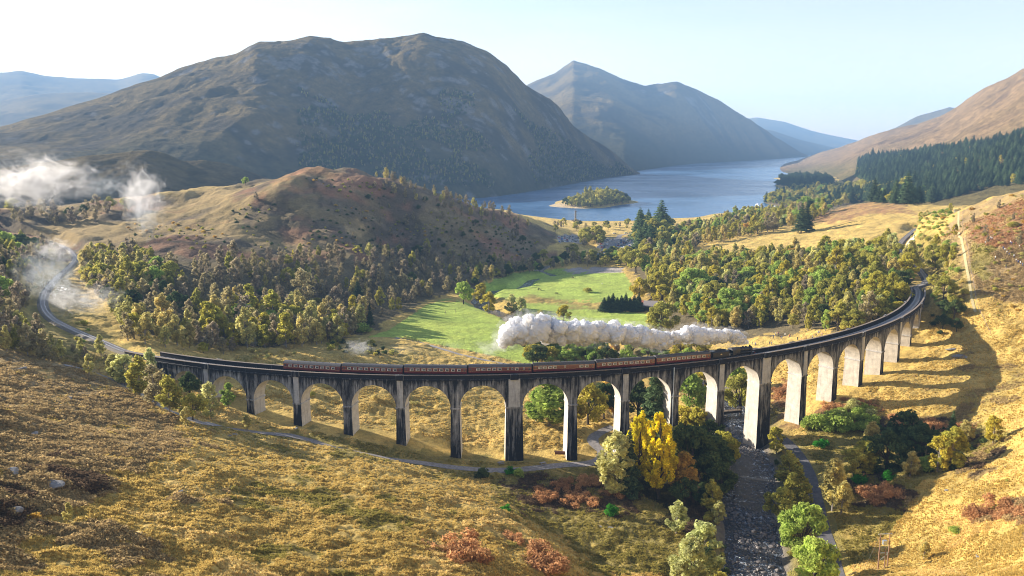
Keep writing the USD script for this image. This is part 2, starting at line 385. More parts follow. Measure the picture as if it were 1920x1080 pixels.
MOUNT['mountain_002'] = mountain_patch(
    [(1330, 235, 14000), (1390, 223, 14000), (1420, 220, 14000), (1470, 228, 14000), (1520, 245, 14000), (1560, 254, 14000), (1600, 262, 14000), (1640, 270, 14000)],
    [(1330, 11500, -2), (1640, 13000, -2)], 120, 50, 21, (1500, 0.25, 500))
MOUNT['mountain_003'] = mountain_patch(
    [(1330, 230, 10500), (1400, 236, 10500), (1450, 246, 10800), (1500, 262, 11000), (1560, 276, 11500), (1600, 282, 11700)],
    [(1330, 8800, -2), (1500, 9600, -2), (1600, 11300, -2)], 120, 50, 23, (1200, 0.25, 400))
MOUNT['mountain_004'] = mountain_patch(
    [(-700, 120, 9500), (-200, 150, 9500), (0, 138, 9500), (40, 134, 9500), (80, 142, 9500), (140, 147, 9500), (220, 149, 9500), (265, 136, 9400), (290, 140, 9400), (330, 158, 9400), (520, 190, 9400)],
    [(-700, 5500, 40), (520, 5500, 40)], 160, 70, 31, (1300, 0.25, 700))
MOUNT['mountain_005'] = mountain_patch(
    [(-700, 190, 7000), (-200, 205, 7000), (0, 190, 7000), (60, 178, 7000), (160, 174, 7000), (260, 176, 7000), (420, 200, 7000)],
    [(-700, 4200, 40), (420, 4200, 40)], 140, 60, 37, (1000, 0.25, 600))
MOUNT['mountain_006'] = mountain_patch(
    [(1600, 268, 8000), (1680, 240, 8000), (1720, 219, 8000), (1780, 202, 8000), (1800, 205, 8000), (1850, 222, 8000), (1950, 240, 8000)],
    [(1600, 6600, 20), (1950, 6000, 20)], 120, 50, 41, (800, 0.3, 400))
MOUNT['hillside'] = mountain_patch(
    [(1430, 331, 3150), (1480, 306, 5200), (1520, 292, 5600), (1540, 285, 5500), (1575, 277, 5200), (1600, 268, 5000), (1650, 248, 4700), (1700, 237, 4400), (1760, 222, 4000), (1800, 200, 3800), (1850, 165, 3600), (1890, 145, 3500), (1920, 128, 3400), (1990, 95, 3200), (2150, 60, 3000), (2500, 60, 2800)],
    [(1430, 3000, -2), (1480, 3400, -2), (1520, 3200, -2), (1560, 2600, 4), (1620, 1500, 14), (1700, 1250, 22), (1800, 1150, 34), (1950, 1100, 44), (2500, 1200, 70)], 420, 260, 53, (380, 0.42, 330), power=1.1)
MGRID = {}
for _k, (_P, _t) in MOUNT.items():
    MGRID[_k] = (_P[..., 0], _P[..., 1], _P[..., 2])
_mt = {k: cKDTree(np.stack([np.arctan2(P[..., 0], P[..., 1]).ravel() * 4, np.log(np.hypot(P[..., 0], P[..., 1])).ravel()], 1)) for k, (P, _) in MOUNT.items() if k in ('mountain', 'hillside')}


def mount_z(x, y):
    out = np.full(np.shape(x), -1e3)
    q = np.stack([np.arctan2(x, y) * 4, np.log(np.hypot(x, y))], -1)
    for k, tr in _mt.items():
        d, i = tr.query(q)
        out = np.maximum(out, np.where(d < 0.03, MOUNT[k][0][..., 2].ravel()[i], -1e3))
    return out


# ------------------------------------------------------------------ lines on the ground: path, road, river, railway
def smooth_line(p, step):
    """dense polyline through p (n x 3), Catmull-Rom"""
    p = np.asarray(p, float)
    q = np.vstack([2 * p[0] - p[1], p, 2 * p[-1] - p[-2]])
    out = []
    for i in range(1, len(q) - 2):
        n = max(2, int(np.linalg.norm(q[i + 1] - q[i]) / step))
        t = np.linspace(0, 1, n, endpoint=False)[:, None]
        a, b, c, d = q[i - 1], q[i], q[i + 1], q[i + 2]
        out.append(0.5 * (2 * b + (c - a) * t + (2 * a - 5 * b + 4 * c - d) * t**2 + (3 * b - a - 3 * c + d) * t**3))
    return np.vstack(out + [q[-2][None]])


_HORIZON = {}


def hit(px, py, G=None, far=False):
    """where the ray through a point of the photograph meets the ground"""
    G = BASE if G is None else G
    key = (id(G), far)
    if key not in _HORIZON:
        H = G.copy()
        if far:
            m = (np.exp(GV) > 1000) & (GU > 0.2)
            H[m] = np.maximum(H[m], mount_z(XB[m], YB[m]))
        T = (H - ZC) / np.exp(GV)
        T[np.exp(GV) < 90] = -9
        _HORIZON[key] = (np.maximum.accumulate(T, 0), G)
    T = _HORIZON[key][0]
    px, py = np.atleast_1d(np.asarray(px, float)), np.atleast_1d(np.asarray(py, float))
    a, u = (px - 960) / F, -(py - 540) / F
    d = np.stack([a, CP + u * SP, u * CP - SP], -1)
    d = d / np.hypot(d[:, 0], d[:, 1])[:, None]
    col = np.clip(np.rint((np.arctan2(d[:, 0], d[:, 1]) - U0) / (U1 - U0) * (NU - 1)).astype(int), 0, NU - 1)
    i = np.empty(len(px), int)
    order_ = np.argsort(col, kind='stable')
    cuts = np.flatnonzero(np.diff(col[order_])) + 1
    for g in np.split(order_, cuts):
        i[g] = np.searchsorted(T[:, col[g[0]]], d[g, 2])
    ok = i < NV
    i = np.clip(i, 1, NV - 1)
    t0, t1 = T[i - 1, col], T[i, col]
    f = np.where(t1 > t0 + 1e-9, np.clip((d[:, 2] - t0) / np.maximum(t1 - t0, 1e-9), 0, 1), 1.0)
    f = np.where(t0 < -8, 1.0, f)
    r = np.exp(gv[i - 1] + (gv[i] - gv[i - 1]) * f)
    return np.stack([d[:, 0] * r, d[:, 1] * r, ZC + d[:, 2] * r], -1), ok


def line_on_ground(pts, step=2.0):
    p, _ = hit([a for a, _ in pts], [b for _, b in pts])
    return smooth_line(p, step)


PATH = line_on_ground([(120, 684), (180, 700), (235, 725), (290, 755), (340, 778), (390, 795), (440, 806), (520, 815), (580, 826), (650, 844), (730, 860), (800, 870), (870, 879), (930, 883), (1000, 879), (1060, 872), (1100, 870), (1125, 862), (1130, 848), (1115, 835), (1112, 822), (1128, 810), (1150, 800)])
ROAD = line_on_ground([(1455, 815), (1478, 832), (1500, 858), (1515, 885), (1525, 915), (1533, 950), (1545, 1000), (1560, 1045), (1575, 1095)])
SIDE = line_on_ground([(1790, 392), (1797, 415), (1803, 450), (1810, 490), (1816, 520), (1822, 560), (1829, 585)])
FARM = line_on_ground([(830, 655), (780, 648), (745, 640), (720, 642)]) if False else line_on_ground([(990, 690), (930, 680), (870, 667), (820, 652), (770, 640), (740, 634)])
CARROAD = line_on_ground([(1120, 470), (1140, 458), (1158, 447), (1168, 440), (1215, 437)])
RIV = [(at_z(1420, 1180, 8.3), 8.0), (at_z(1420, 1085, 8.0), 6.9), (at_z(1411, 1000, 7.8), 7.4), (at_z(1404, 950, 7.6), 8.0), (at_z(1410, 900, 7.4), 7.2), (at_z(1408, 860, 7.2), 6.2), (at_z(1397, 826, 7.0), 5.0), (at_z(1380, 780, 6.8), 6.5), (at_z(1350, 745, 6.5), 7), (at_z(1290, 715, 6.2), 7), (at_z(1200, 690, 6.0), 7),
       (at_z(1100, 650, 5.8), 7), (at_z(1000, 612, 5.6), 6), (at_z(945, 592, 5.5), 5), (at_z(910, 578, 5.3), 6), (at_z(900, 562, 5.2), 5), (at_z(925, 548, 5.0), 4), (at_z(965, 545, 4.9), 3), (at_z(985, 537, 4.7), 3.5), (at_z(1000, 526, 4.6), 3), (at_z(1040, 519, 4.4), 3), (at_z(1010, 508, 4.2), 4), (at_z(1030, 500, 4.0), 5), (at_z(1075, 492, 3.8), 5), (at_z(1120, 478, 3.4), 5), (at_z(1220, 440, 2.0), 6), (at_z(1230, 420, 0.4), 7), (at_z(1230, 408, -0.4), 9)]
RIVER = smooth_line(np.array([np.append(p, w) for p, w in RIV])[:, [0, 1, 2, 3]], 2.0)

# railway beyond both ends of the viaduct, on the level of its deck
RAIL_N = WIDE / 2                                                  # the track runs along the middle of the deck
RAIL_DROP = 1.05                                                   # rail below the parapet's top
mid = np.arange(-32, S_END + 26, 2.0)
deck_line = np.column_stack([via(mid, RAIL_N), top(mid) - RAIL_DROP])
left_line = np.array([at_z(px, py, z) for px, py, z in [(-30, 440, 37.6), (20, 447, 37.6), (82, 452, 37.6), (118, 461, 37.7), (138, 476, 37.8), (139, 488, 37.9), (126, 503, 38.0), (104, 522, 38.1), (86, 545, 38.2), (80, 570, 38.3), (95, 594, 38.3), (135, 616, 38.35), (185, 637, 38.4)]])
right_line = np.array([at_z(px, py, z) for px, py, z in [(1738, 527, 44.4), (1727, 508, 44.8), (1709, 490, 45.2), (1693, 474, 45.6), (1687, 461, 45.9), (1694, 449, 46.2), (1704, 440, 46.5), (1718, 428, 46.8)]])
TRACK = smooth_line(np.vstack([left_line, deck_line[::6], right_line]), 1.5)

ramp = lambda L: np.asarray(L)[:, :2]
t_path, t_road, t_riv, t_track = cKDTree(ramp(PATH)), cKDTree(ramp(ROAD)), cKDTree(ramp(RIVER)), cKDTree(ramp(TRACK))
t_side, t_farm, t_car = cKDTree(ramp(SIDE)), cKDTree(ramp(FARM)), cKDTree(ramp(CARROAD))
on_deck = ((np.hypot(TRACK[:, 0] - CX, TRACK[:, 1] - CY) - (RN - RAIL_N)) ** 2 < 1.0) & (TRACK[:, 0] > via(-6.0)[0] + 0) & (TRACK[:, 0] < via(S_END + 6.0)[0]) & (TRACK[:, 1] < 420)


def near(tree, x, y):
    return tree.query(np.stack([x, y], -1))


# cut the railway's bed and the river's bed into the ground
q = np.stack([XB.ravel(), YB.ravel()], -1)
sel = (np.hypot(q[:, 0], q[:, 1]) < 1400)
d, i = np.full(len(q), 1e3), np.zeros(len(q), int)
d[sel], i[sel] = t_track.query(q[sel])
d, i = d.reshape(BASE.shape), i.reshape(BASE.shape)
w = np.where(on_deck[i], 0.0, 1 - sstep(3.2, 13, d))
BASE = BASE * (1 - w) + w * (TRACK[i, 2] - 0.75)
# under the viaduct the ground stays well below the deck
w2 = np.where(on_deck[i], 1 - sstep(4, 12, d), 0)
BASE = np.where(w2 > 0, np.minimum(BASE, TRACK[i, 2] - 3.5 * w2 + 20 * (1 - w2)), BASE)
d, i = np.full(len(q), 1e3), np.zeros(len(q), int)
d[sel], i[sel] = t_riv.query(q[sel])
d, i = d.reshape(BASE.shape), i.reshape(BASE.shape)
half = RIVER[i, 3] * (1 + 0.30 * fbm2(XB, YB, 11, 3, 77))
bed = RIVER[i, 2] - 0.7 + np.maximum(d - half + 1.0, 0) * 0.55
BASE = np.where(d < half + 14, np.minimum(BASE, np.maximum(bed, RIVER[i, 2] - 0.7)), BASE)


def ground_z(x, y):
    x, y = np.asarray(x, float), np.asarray(y, float)
    return look_up(GROUND, np.atleast_1d(x), np.atleast_1d(y)).reshape(x.shape)


# ------------------------------------------------------------------ ground growth and the knoll's painted shade: a colour for every point
def inside(poly, px, py):
    return shapely.contains_xy(Polygon(poly), px, py)


COL = dict(ochre=(0.42, 0.285, 0.072), straw=(0.46, 0.32, 0.085), olive=(0.185, 0.150, 0.034), green=(0.25, 0.345, 0.05), rust=(0.20, 0.098, 0.042), heath=(0.075, 0.052, 0.034), brown=(0.23, 0.160, 0.075), dark=(0.055, 0.050, 0.024), gravel=(0.30, 0.27, 0.25), sand=(0.42, 0.32, 0.19), moor=(0.070, 0.052, 0.028), rock=(0.24, 0.23, 0.23), leaf=(0.09, 0.07, 0.035))  # moor is toned down for the shade on the knoll's front
PAINT = [  # (kind, distance range, polygon as it lies in the picture)
    ('brown', (90, 320), [(-400, 640), (60, 655), (200, 700), (340, 790), (360, 830), (230, 890), (60, 1010), (-60, 1080), (-400, 1100)]),
    ('heath', (90, 320), [(0, 900), (110, 850), (210, 880), (120, 960), (0, 1010)]),
    ('olive', (150, 330), [(400, 790), (560, 800), (800, 840), (1130, 870), (1130, 890), (950, 900), (840, 890), (560, 830), (420, 812)]),
    ('olive', (150, 330), [(900, 890), (1150, 885), (1330, 850), (1330, 1080), (1150, 1080), (1000, 980), (930, 930)]),
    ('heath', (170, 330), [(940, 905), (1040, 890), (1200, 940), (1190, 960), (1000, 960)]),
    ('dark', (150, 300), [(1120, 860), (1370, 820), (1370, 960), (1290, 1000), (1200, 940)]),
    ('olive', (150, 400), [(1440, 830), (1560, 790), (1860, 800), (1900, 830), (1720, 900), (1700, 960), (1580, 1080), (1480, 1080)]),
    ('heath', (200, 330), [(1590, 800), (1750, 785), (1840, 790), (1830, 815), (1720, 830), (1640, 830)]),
    ('heath', (200, 330), [(1590, 900), (1660, 890), (1715, 915), (1700, 955), (1620, 960)]),
    ('heath', (180, 330), [(1790, 860), (1870, 840), (1890, 850), (1830, 890), (1790, 890)]),
    ('rust', (150, 330), [(1810, 960), (1870, 940), (1960, 925), (1960, 985), (1850, 985)]),
    ('rust', (240, 400), [(1440, 740), (1490, 700), (1500, 780), (1640, 745), (1660, 770), (1560, 790), (1450, 800)]),
    ('green', (350, 640), [(690, 632), (730, 618), (800, 572), (835, 560), (862, 562), (930, 592), (960, 610), (1010, 640), (1010, 690), (930, 668), (830, 648), (760, 632)]),
    ('green', (500, 760), [(905, 535), (960, 512), (1040, 503), (1170, 512), (1192, 545), (1180, 566), (1080, 568), (1000, 556), (960, 560), (915, 556)]),
    ('green', (400, 640), [(975, 567), (1060, 569), (1140, 580), (1240, 592), (1250, 625), (1060, 640), (960, 600)]),
    ('olive', (500, 760), [(985, 548), (1090, 572), (1140, 572), (1140, 583), (1060, 575), (985, 562)]),
    ('gravel', (600, 760), [(1055, 506), (1100, 500), (1168, 502), (1168, 511), (1075, 514)]),
    ('gravel', (800, 1000), [(1120, 445), (1195, 447), (1195, 468), (1120, 466)]),
    ('gravel', (800, 1050), [(1040, 440), (1098, 440), (1098, 456), (1050, 456)]),
    ('green', (900, 1150), [(1150, 432), (1198, 432), (1198, 438), (1150, 438)]),
    ('straw', (950, 1300), [(1015, 417), (1230, 416), (1230, 436), (1140, 438), (1030, 436)]),
    ('leaf', (350, 720), [(180, 470), (480, 476), (700, 470), (1000, 490), (900, 535), (840, 548), (690, 620), (480, 650), (240, 620)]),
    ('olive', (230, 480), [(-400, 560), (60, 570), (250, 650), (230, 690), (60, 655), (-400, 640)]),
    ('leaf', (330, 900), [(1180, 500), (1290, 470), (1420, 490), (1690, 460), (1720, 560), (1640, 610), (1430, 630), (1260, 650), (1230, 580)]),
    ('rust', (700, 1100), [(1490, 418), (1560, 392), (1620, 378), (1690, 384), (1720, 400), (1640, 402), (1560, 420)]),
    ('leaf', (900, 2600), [(1220, 460), (1290, 425), (1400, 392), (1440, 372), (1500, 360), (1700, 350), (1700, 385), (1620, 378), (1500, 415), (1440, 440)]),
    ('brown', (330, 620), [(1760, 470), (1790, 400), (1920, 350), (2040, 340), (2040, 600), (1900, 560), (1830, 560)]),
    ('olive', (330, 620), [(1830, 430), (1880, 400), (1900, 440), (1860, 480), (1850, 540), (1820, 500)]),
    ('rust', (400, 560), [(1753, 408), (1790, 405), (1797, 442), (1760, 444)]),
    ('rust', (250, 560), [(1800, 400), (1920, 370), (2000, 420), (1900, 470), (1820, 450)]),
    ('olive', (300, 620), [(1700, 470), (1740, 430), (1800, 470), (1820, 570), (1770, 600), (1740, 540)]),
    ('sand', (1500, 1850), [(1000, 381), (1090, 381), (1095, 390), (1020, 392)]),
    ('moor', (560, 1100), [(-300, 400), (250, 380), (450, 345), (560, 300), (700, 315), (1050, 440), (1000, 500), (700, 480), (480, 480), (250, 480), (-300, 480)]),  # heather and bracken, darkened for the shade on the knoll's front
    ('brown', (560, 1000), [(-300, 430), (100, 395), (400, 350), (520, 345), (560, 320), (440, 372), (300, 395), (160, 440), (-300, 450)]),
    ('brown', (560, 800), [(530, 458), (580, 440), (640, 432), (655, 414), (735, 412), (720, 428), (640, 455), (520, 470)]),  # sunlit patches of the knoll's front, painted as a lighter cover
    ('heath', (650, 1100), [(640, 310), (760, 345), (860, 372), (960, 405), (1040, 450), (960, 470), (860, 440), (780, 400), (660, 400)]),  # heather, darkened for the shade right of the summit
    ('rust', (600, 1000), [(500, 345), (560, 312), (600, 303), (640, 315), (560, 335)]),
    ('heath', (500, 760), [(180, 450), (300, 405), (440, 430), (420, 470), (200, 470)]),
]


def cover(x, y, z, slope=None):
    r = np.hypot(x, y)
    px, py = project(x, y, z)
    k = np.clip(200 / r, 0.05, 1.2)
    jx = px + (fbm2(x, y, 9, 4, 60) * 55 + fbm2(x, y, 2.5, 2, 62) * 25) * k
    jy = py + (fbm2(x, y, 8, 4, 61) * 36 + fbm2(x, y, 2.5, 2, 63) * 16) * k
    a, b, c3 = fbm2(x, y, 38, 5, 64), fbm2(x, y, 7, 4, 65), fbm2(x, y, 90, 4, 66)
    o, s, ol = (np.array(COL[n]) for n in ('ochre', 'straw', 'olive'))
    c = o + (s - o) * sstep(-0.1, 0.6, a + 0.5 * b)[..., None]
    c = c + (ol - c) * (0.62 * sstep(0.05, 0.5, 0.6 * c3 - 0.7 * b))[..., None]
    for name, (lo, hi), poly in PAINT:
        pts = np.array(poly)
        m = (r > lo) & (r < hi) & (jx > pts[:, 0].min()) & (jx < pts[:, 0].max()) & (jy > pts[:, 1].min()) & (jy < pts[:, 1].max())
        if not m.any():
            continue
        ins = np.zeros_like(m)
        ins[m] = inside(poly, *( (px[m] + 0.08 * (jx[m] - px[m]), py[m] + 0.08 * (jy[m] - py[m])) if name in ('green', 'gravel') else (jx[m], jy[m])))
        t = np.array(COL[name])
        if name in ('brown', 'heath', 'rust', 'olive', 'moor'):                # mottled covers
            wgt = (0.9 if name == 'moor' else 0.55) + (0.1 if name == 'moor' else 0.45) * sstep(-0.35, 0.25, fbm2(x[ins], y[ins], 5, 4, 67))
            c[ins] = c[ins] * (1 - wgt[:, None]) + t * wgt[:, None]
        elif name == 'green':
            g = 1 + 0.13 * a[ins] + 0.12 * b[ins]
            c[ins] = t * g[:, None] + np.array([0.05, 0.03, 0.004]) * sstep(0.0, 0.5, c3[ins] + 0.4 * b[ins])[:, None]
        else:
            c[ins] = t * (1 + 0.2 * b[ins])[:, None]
    k = (r > 540) & (r < 1150) & (px < 1045) & (py > 290) & (py < 490)      # the knoll: heather, bracken and grass in patches, front darkened for its shade
    if k.any():
        h1, h2, h3 = fbm2(x[k], y[k], 34, 4, 101), fbm2(x[k], y[k], 14, 3, 102), fbm2(x[k], y[k], 50, 4, 103)
        q = c[k]
        q = q + (np.array([0.050, 0.036, 0.026]) - q) * (0.88 * sstep(-0.12, 0.22, h1 + 0.5 * h2))[:, None]
        q = q + (np.array([0.19, 0.082, 0.045]) - q) * (0.75 * sstep(0.05, 0.30, h3 + 0.5 * h2))[:, None]
        q = q + (np.array([0.26, 0.180, 0.062]) - q) * (0.6 * sstep(0.10, 0.35, -h1 - 0.5 * h3 + 0.2) * (1 - 0.65 * sstep(420, 560, px[k])))[:, None]
        c[k] = q
    return c


def bank(x, y, c):
    """stones and rank growth beside the river"""
    m = np.hypot(x, y) < 430
    d_, i_ = t_riv.query(np.stack([x[m], y[m]], -1))
    e = d_ - RIVER[i_, 3] + 3.0 * fbm2(x[m], y[m], 7, 3, 81)
    k = c[m]
    k = k + (np.array([0.10, 0.095, 0.04]) - k) * (0.75 * (1 - sstep(5, 14, e)))[:, None]
    k = k + (np.array([0.13, 0.115, 0.10]) - k) * (1 - sstep(0.5, 3.0, e))[:, None]
    c[m] = k
    return c


def roughness_mask(x, y, z):
    """1 where the ground is tussocky, 0 on meadows, tracks and water"""
    r = np.hypot(x, y)
    px, py = project(x, y, z)
    m = np.ones_like(x)
    for name, (lo, hi), poly in PAINT:
        if name in ('green', 'gravel', 'sand'):
            pts = np.array(poly)
            k = (r > lo) & (r < hi) & (px > pts[:, 0].min()) & (px < pts[:, 0].max()) & (py > pts[:, 1].min()) & (py < pts[:, 1].max())
            ins = np.zeros_like(k)
            ins[k] = inside(poly, px[k], py[k])
            m[ins] = 0.12
    for tree, a, b in ((t_path, 1.6, 4.0), (t_road, 1.8, 4.0), (t_side, 0.8, 2.5), (t_farm, 1.2, 3), (t_track, 3, 7), (t_riv, 7, 11), (t_car, 3, 6)):
        near_ = r < 1300
        dd = np.full(x.shape, 1e3)
        dd[near_] = tree.query(np.stack([x[near_], y[near_]], -1))[0]
        m = m * sstep(a, b, dd)
    return m


def ground_patch(r0, r1, nv, nu, u0=U0, u1=U1):
    v, u = np.meshgrid(np.linspace(math.log(r0), math.log(r1), nv), np.linspace(u0, u1, nu), indexing='ij')
    x, y = np.exp(v) * np.sin(u), np.exp(v) * np.cos(u)
    z = look_up(BASE, x, y)
    rm = roughness_mask(x, y, z)
    r = np.exp(v)
    px_ = project(x, y, z)[0]
    n = 1.8 * fbm2(x, y, 26, 3, 1) + 1.25 * np.maximum(fbm2(x, y, 9, 3, 2), -0.3) + 0.95 * (ridged(x, y, 4.4, 2, 5) - 0.6) + 0.42 * fbm2(x, y, 1.7, 2, 3)
    n = n + np.clip((px_ - 1720) / 120, 0, 1) * np.clip((r - 250) / 60, 0, 1) * (1.6 * fbm2(x, y, 22, 3, 14) + 1.0 * (ridged(x, y, 9, 3, 15) - .6))
    n = n + np.clip((1060 - px_) / 60, 0, 1) * np.clip((r - 560) / 60, 0, 1) * np.clip((1150 - r) / 100, 0, 1) * (9.0 * (ridged(x, y, 75, 3, 16) - .62) + 4.0 * fbm2(x, y, 24, 3, 17))
    n = n + np.clip((r - 500) / 300, 0, 1) * (5.0 * fbm2(x, y, 110, 4, 6) + 2.0 * fbm2(x, y, 30, 3, 8))
    return x, y, z + n * rm * sstep(0.0, 6, z + 0.5), rm


GROUND = BASE                                             # refined copy used by everything that stands on it
gx, gy, gz, grm = ground_patch(math.exp(V0), math.exp(V1), NV, NU)
GROUND = gz

# ------------------------------------------------------------------ materials
def noise_mat(name, c0, c1, scale, detail=4, rough=0.9, bump=0.0, bscale=None, spec=0.2, dist=0.1):
    n = {'g': ('geometry', {}), 'n': ('noise_texture', {'scale': scale, 'detail': float(detail), 'roughness': 0.6}), 'r': ('rgb_ramp', {'ramp': [(0.3, c0), (0.7, c1)]}),
         'p': ('principled_bsdf', {'roughness': rough, 'specular_ior_level': spec})}
    l = [('g.position', 'n.vector'), ('n.fac', 'r.fac'), ('r.color', 'p.base_color')]
    if bump:
        n['b'] = ('bump', {'strength': bump, 'distance': dist})
        n['n2'] = ('noise_texture', {'scale': bscale or scale * 3, 'detail': 4.0, 'roughness': 0.6})
        l += [('g.position', 'n2.vector'), ('n2.fac', 'b.height'), ('b.normal', 'p.normal')]
    return mat(name, n, l, 'p.BSDF')


def plain(name, c, rough=0.6, spec=0.3, metallic=0.0, coat=0.0, var=0.15, scale=3.0):
    return mat(name, {'tc': ('texture_coordinate', {}), 'n': ('noise_texture', {'scale': scale, 'detail': 4.0}), 'r': ('rgb_ramp', {'ramp': [(0.3, tuple(np.array(c) * (1 - var))), (0.7, tuple(np.array(c) * (1 + var)))]}),
                      'p': ('principled_bsdf', {'roughness': rough, 'specular_ior_level': spec, 'metallic': metallic, 'coat_weight': coat})},
               [('tc.object', 'n.vector'), ('n.fac', 'r.fac'), ('r.color', 'p.base_color')], 'p.BSDF')


mat('ground_cover', {
    'a': ('attribute', {'attribute': 'cover'}), 'g': ('geometry', {}),
    'n1': ('noise_texture', {'scale': 0.55, 'detail': 7.0, 'roughness': 0.72}), 'n2': ('noise_texture', {'scale': 0.07, 'detail': 8.0, 'roughness': 0.7}),
    'r1': ('map_range', {'from_min': 0.25, 'from_max': 0.75, 'to_min': 0.62, 'to_max': 1.42}), 'r2': ('map_range', {'from_min': 0.3, 'from_max': 0.7, 'to_min': 0.66, 'to_max': 1.34}),
    'bn2': ('noise_texture', {'scale': 0.13, 'detail': 6.0, 'roughness': 0.7}), 'b2': ('bump', {'strength': 0.7, 'distance': 3.2}),
    'm': ('math', {'math_type': 'multiply'}), 's': ('vector_math', {'math_type': 'scale'}),
    'bn': ('noise_texture', {'scale': 1.1, 'detail': 5.0, 'roughness': 0.68}), 'b': ('bump', {'strength': 0.85, 'distance': 0.55}),
    'p': ('principled_bsdf', {'roughness': 0.95, 'specular_ior_level': 0.08, 'sheen_weight': 0.12, 'sheen_roughness': 0.6, 'sheen_tint': (1.0, 0.85, 0.55)})},
    [('g.position', 'n1.vector'), ('g.position', 'n2.vector'), ('g.position', 'bn.vector'), ('n1.fac', 'r1.value'), ('n2.fac', 'r2.value'), ('r1.result', 'm.value1'), ('r2.result', 'm.value2'),
     ('a.color', 's.vector1'), ('m.value', 's.scale'), ('s.vector', 'p.base_color'), ('g.position', 'bn2.vector'), ('bn2.fac', 'b2.height'), ('b2.normal', 'b.normal'), ('bn.fac', 'b.height'), ('b.normal', 'p.normal')], 'p.BSDF')
mat('mountain_cover', {
    'a': ('attribute', {'attribute': 'cover'}), 'g': ('geometry', {}),
    'n1': ('noise_texture', {'scale': 0.05, 'detail': 10.0, 'roughness': 0.80}), 'r1': ('map_range', {'from_min': 0.30, 'from_max': 0.70, 'to_min': 0.35, 'to_max': 1.65}),
    's': ('vector_math', {'math_type': 'scale'}), 'bn': ('noise_texture', {'scale': 0.022, 'detail': 10.0, 'roughness': 0.74}), 'b': ('bump', {'strength': 0.9, 'distance': 34.0}),
    'p': ('principled_bsdf', {'roughness': 0.95, 'specular_ior_level': 0.05})},
    [('g.position', 'n1.vector'), ('g.position', 'bn.vector'), ('n1.fac', 'r1.value'), ('a.color', 's.vector1'), ('r1.result', 's.scale'), ('s.vector', 'p.base_color'), ('bn.fac', 'b.height'), ('b.normal', 'p.normal')], 'p.BSDF')
noise_mat('gravel', (0.17, 0.15, 0.14), (0.34, 0.31, 0.29), 1.2, 6, 0.95, 0.4, 6)
noise_mat('tarmac', (0.06, 0.06, 0.068), (0.12, 0.115, 0.12), 0.8, 6, 0.85, 0.2, 8)
noise_mat('trodden_grass', (0.30, 0.24, 0.11), (0.42, 0.36, 0.2), 0.9, 6, 0.95, 0.3, 5)
noise_mat('stone', (0.10, 0.095, 0.09), (0.30, 0.29, 0.28), 0.9, 6, 0.85, 0.5, 4)
noise_mat('wet_stone', (0.035, 0.03, 0.03), (0.17, 0.15, 0.14), 1.4, 5, 0.45, 0.4, 5, spec=0.5)
mat('loch_water', {
    'g': ('geometry', {}), 'mp': ('mapping', {'scale': (1.0, 0.35, 1.0), 'rotation': (0, 0, 0.5)}), 'n': ('noise_texture', {'scale': 0.12, 'detail': 6.0, 'roughness': 0.7}), 'b': ('bump', {'strength': 0.30, 'distance': 1.0}),
    'n2': ('noise_texture', {'scale': 0.004, 'detail': 4.0, 'roughness': 0.6}), 'rr': ('map_range', {'from_min': 0.35, 'from_max': 0.65, 'to_min': 0.16, 'to_max': 0.30}),
    'p': ('principled_bsdf', {'base_color': (0.042, 0.115, 0.235), 'roughness': 0.2, 'ior': 1.33, 'specular_ior_level': 0.5})},
    [('g.position', 'mp.vector'), ('mp.vector', 'n.vector'), ('g.position', 'n2.vector'), ('n2.fac', 'rr.value'), ('rr.result', 'p.roughness'), ('n.fac', 'b.height'), ('b.normal', 'p.normal')], 'p.BSDF')
mat('river_water', {
    'g': ('geometry', {}), 'n': ('noise_texture', {'scale': 0.55, 'detail': 7.0, 'roughness': 0.75, 'distortion': 0.6}), 'b': ('bump', {'strength': 1.0, 'distance': 0.9}),
    'mp': ('mapping', {'scale': (1.0, 0.6, 1.0), 'rotation': (0.0, 0.0, 0.1)}), 'n2': ('noise_texture', {'scale': 0.75, 'detail': 6.0, 'roughness': 0.78, 'distortion': 1.2}), 'r': ('rgb_ramp', {'ramp': [(0.0, (0.012, 0.016, 0.024)), (0.42, (0.030, 0.030, 0.032)), (0.52, (0.020, 0.028, 0.042)), (0.585, (0.05, 0.07, 0.10)), (0.63, (0.50, 0.55, 0.62))]}),
    'n3': ('noise_texture', {'scale': 0.09, 'detail': 3.0}), 'ad': ('math', {'math_type': 'multiply_add', 'value2': 0.30}), 'sb': ('math', {'math_type': 'subtract', 'value2': 0.15}),
    'p': ('principled_bsdf', {'roughness': 0.10, 'ior': 1.33, 'specular_ior_level': 0.7})},
    [('g.position', 'n.vector'), ('g.position', 'mp.vector'), ('mp.vector', 'n2.vector'), ('g.position', 'n3.vector'), ('n3.fac', 'ad.value1'), ('n2.fac', 'ad.value3'), ('ad.value', 'sb.value1'), ('sb.value', 'r.fac'), ('r.color', 'p.base_color'), ('n.fac', 'b.height'), ('b.normal', 'p.normal')], 'p.BSDF')

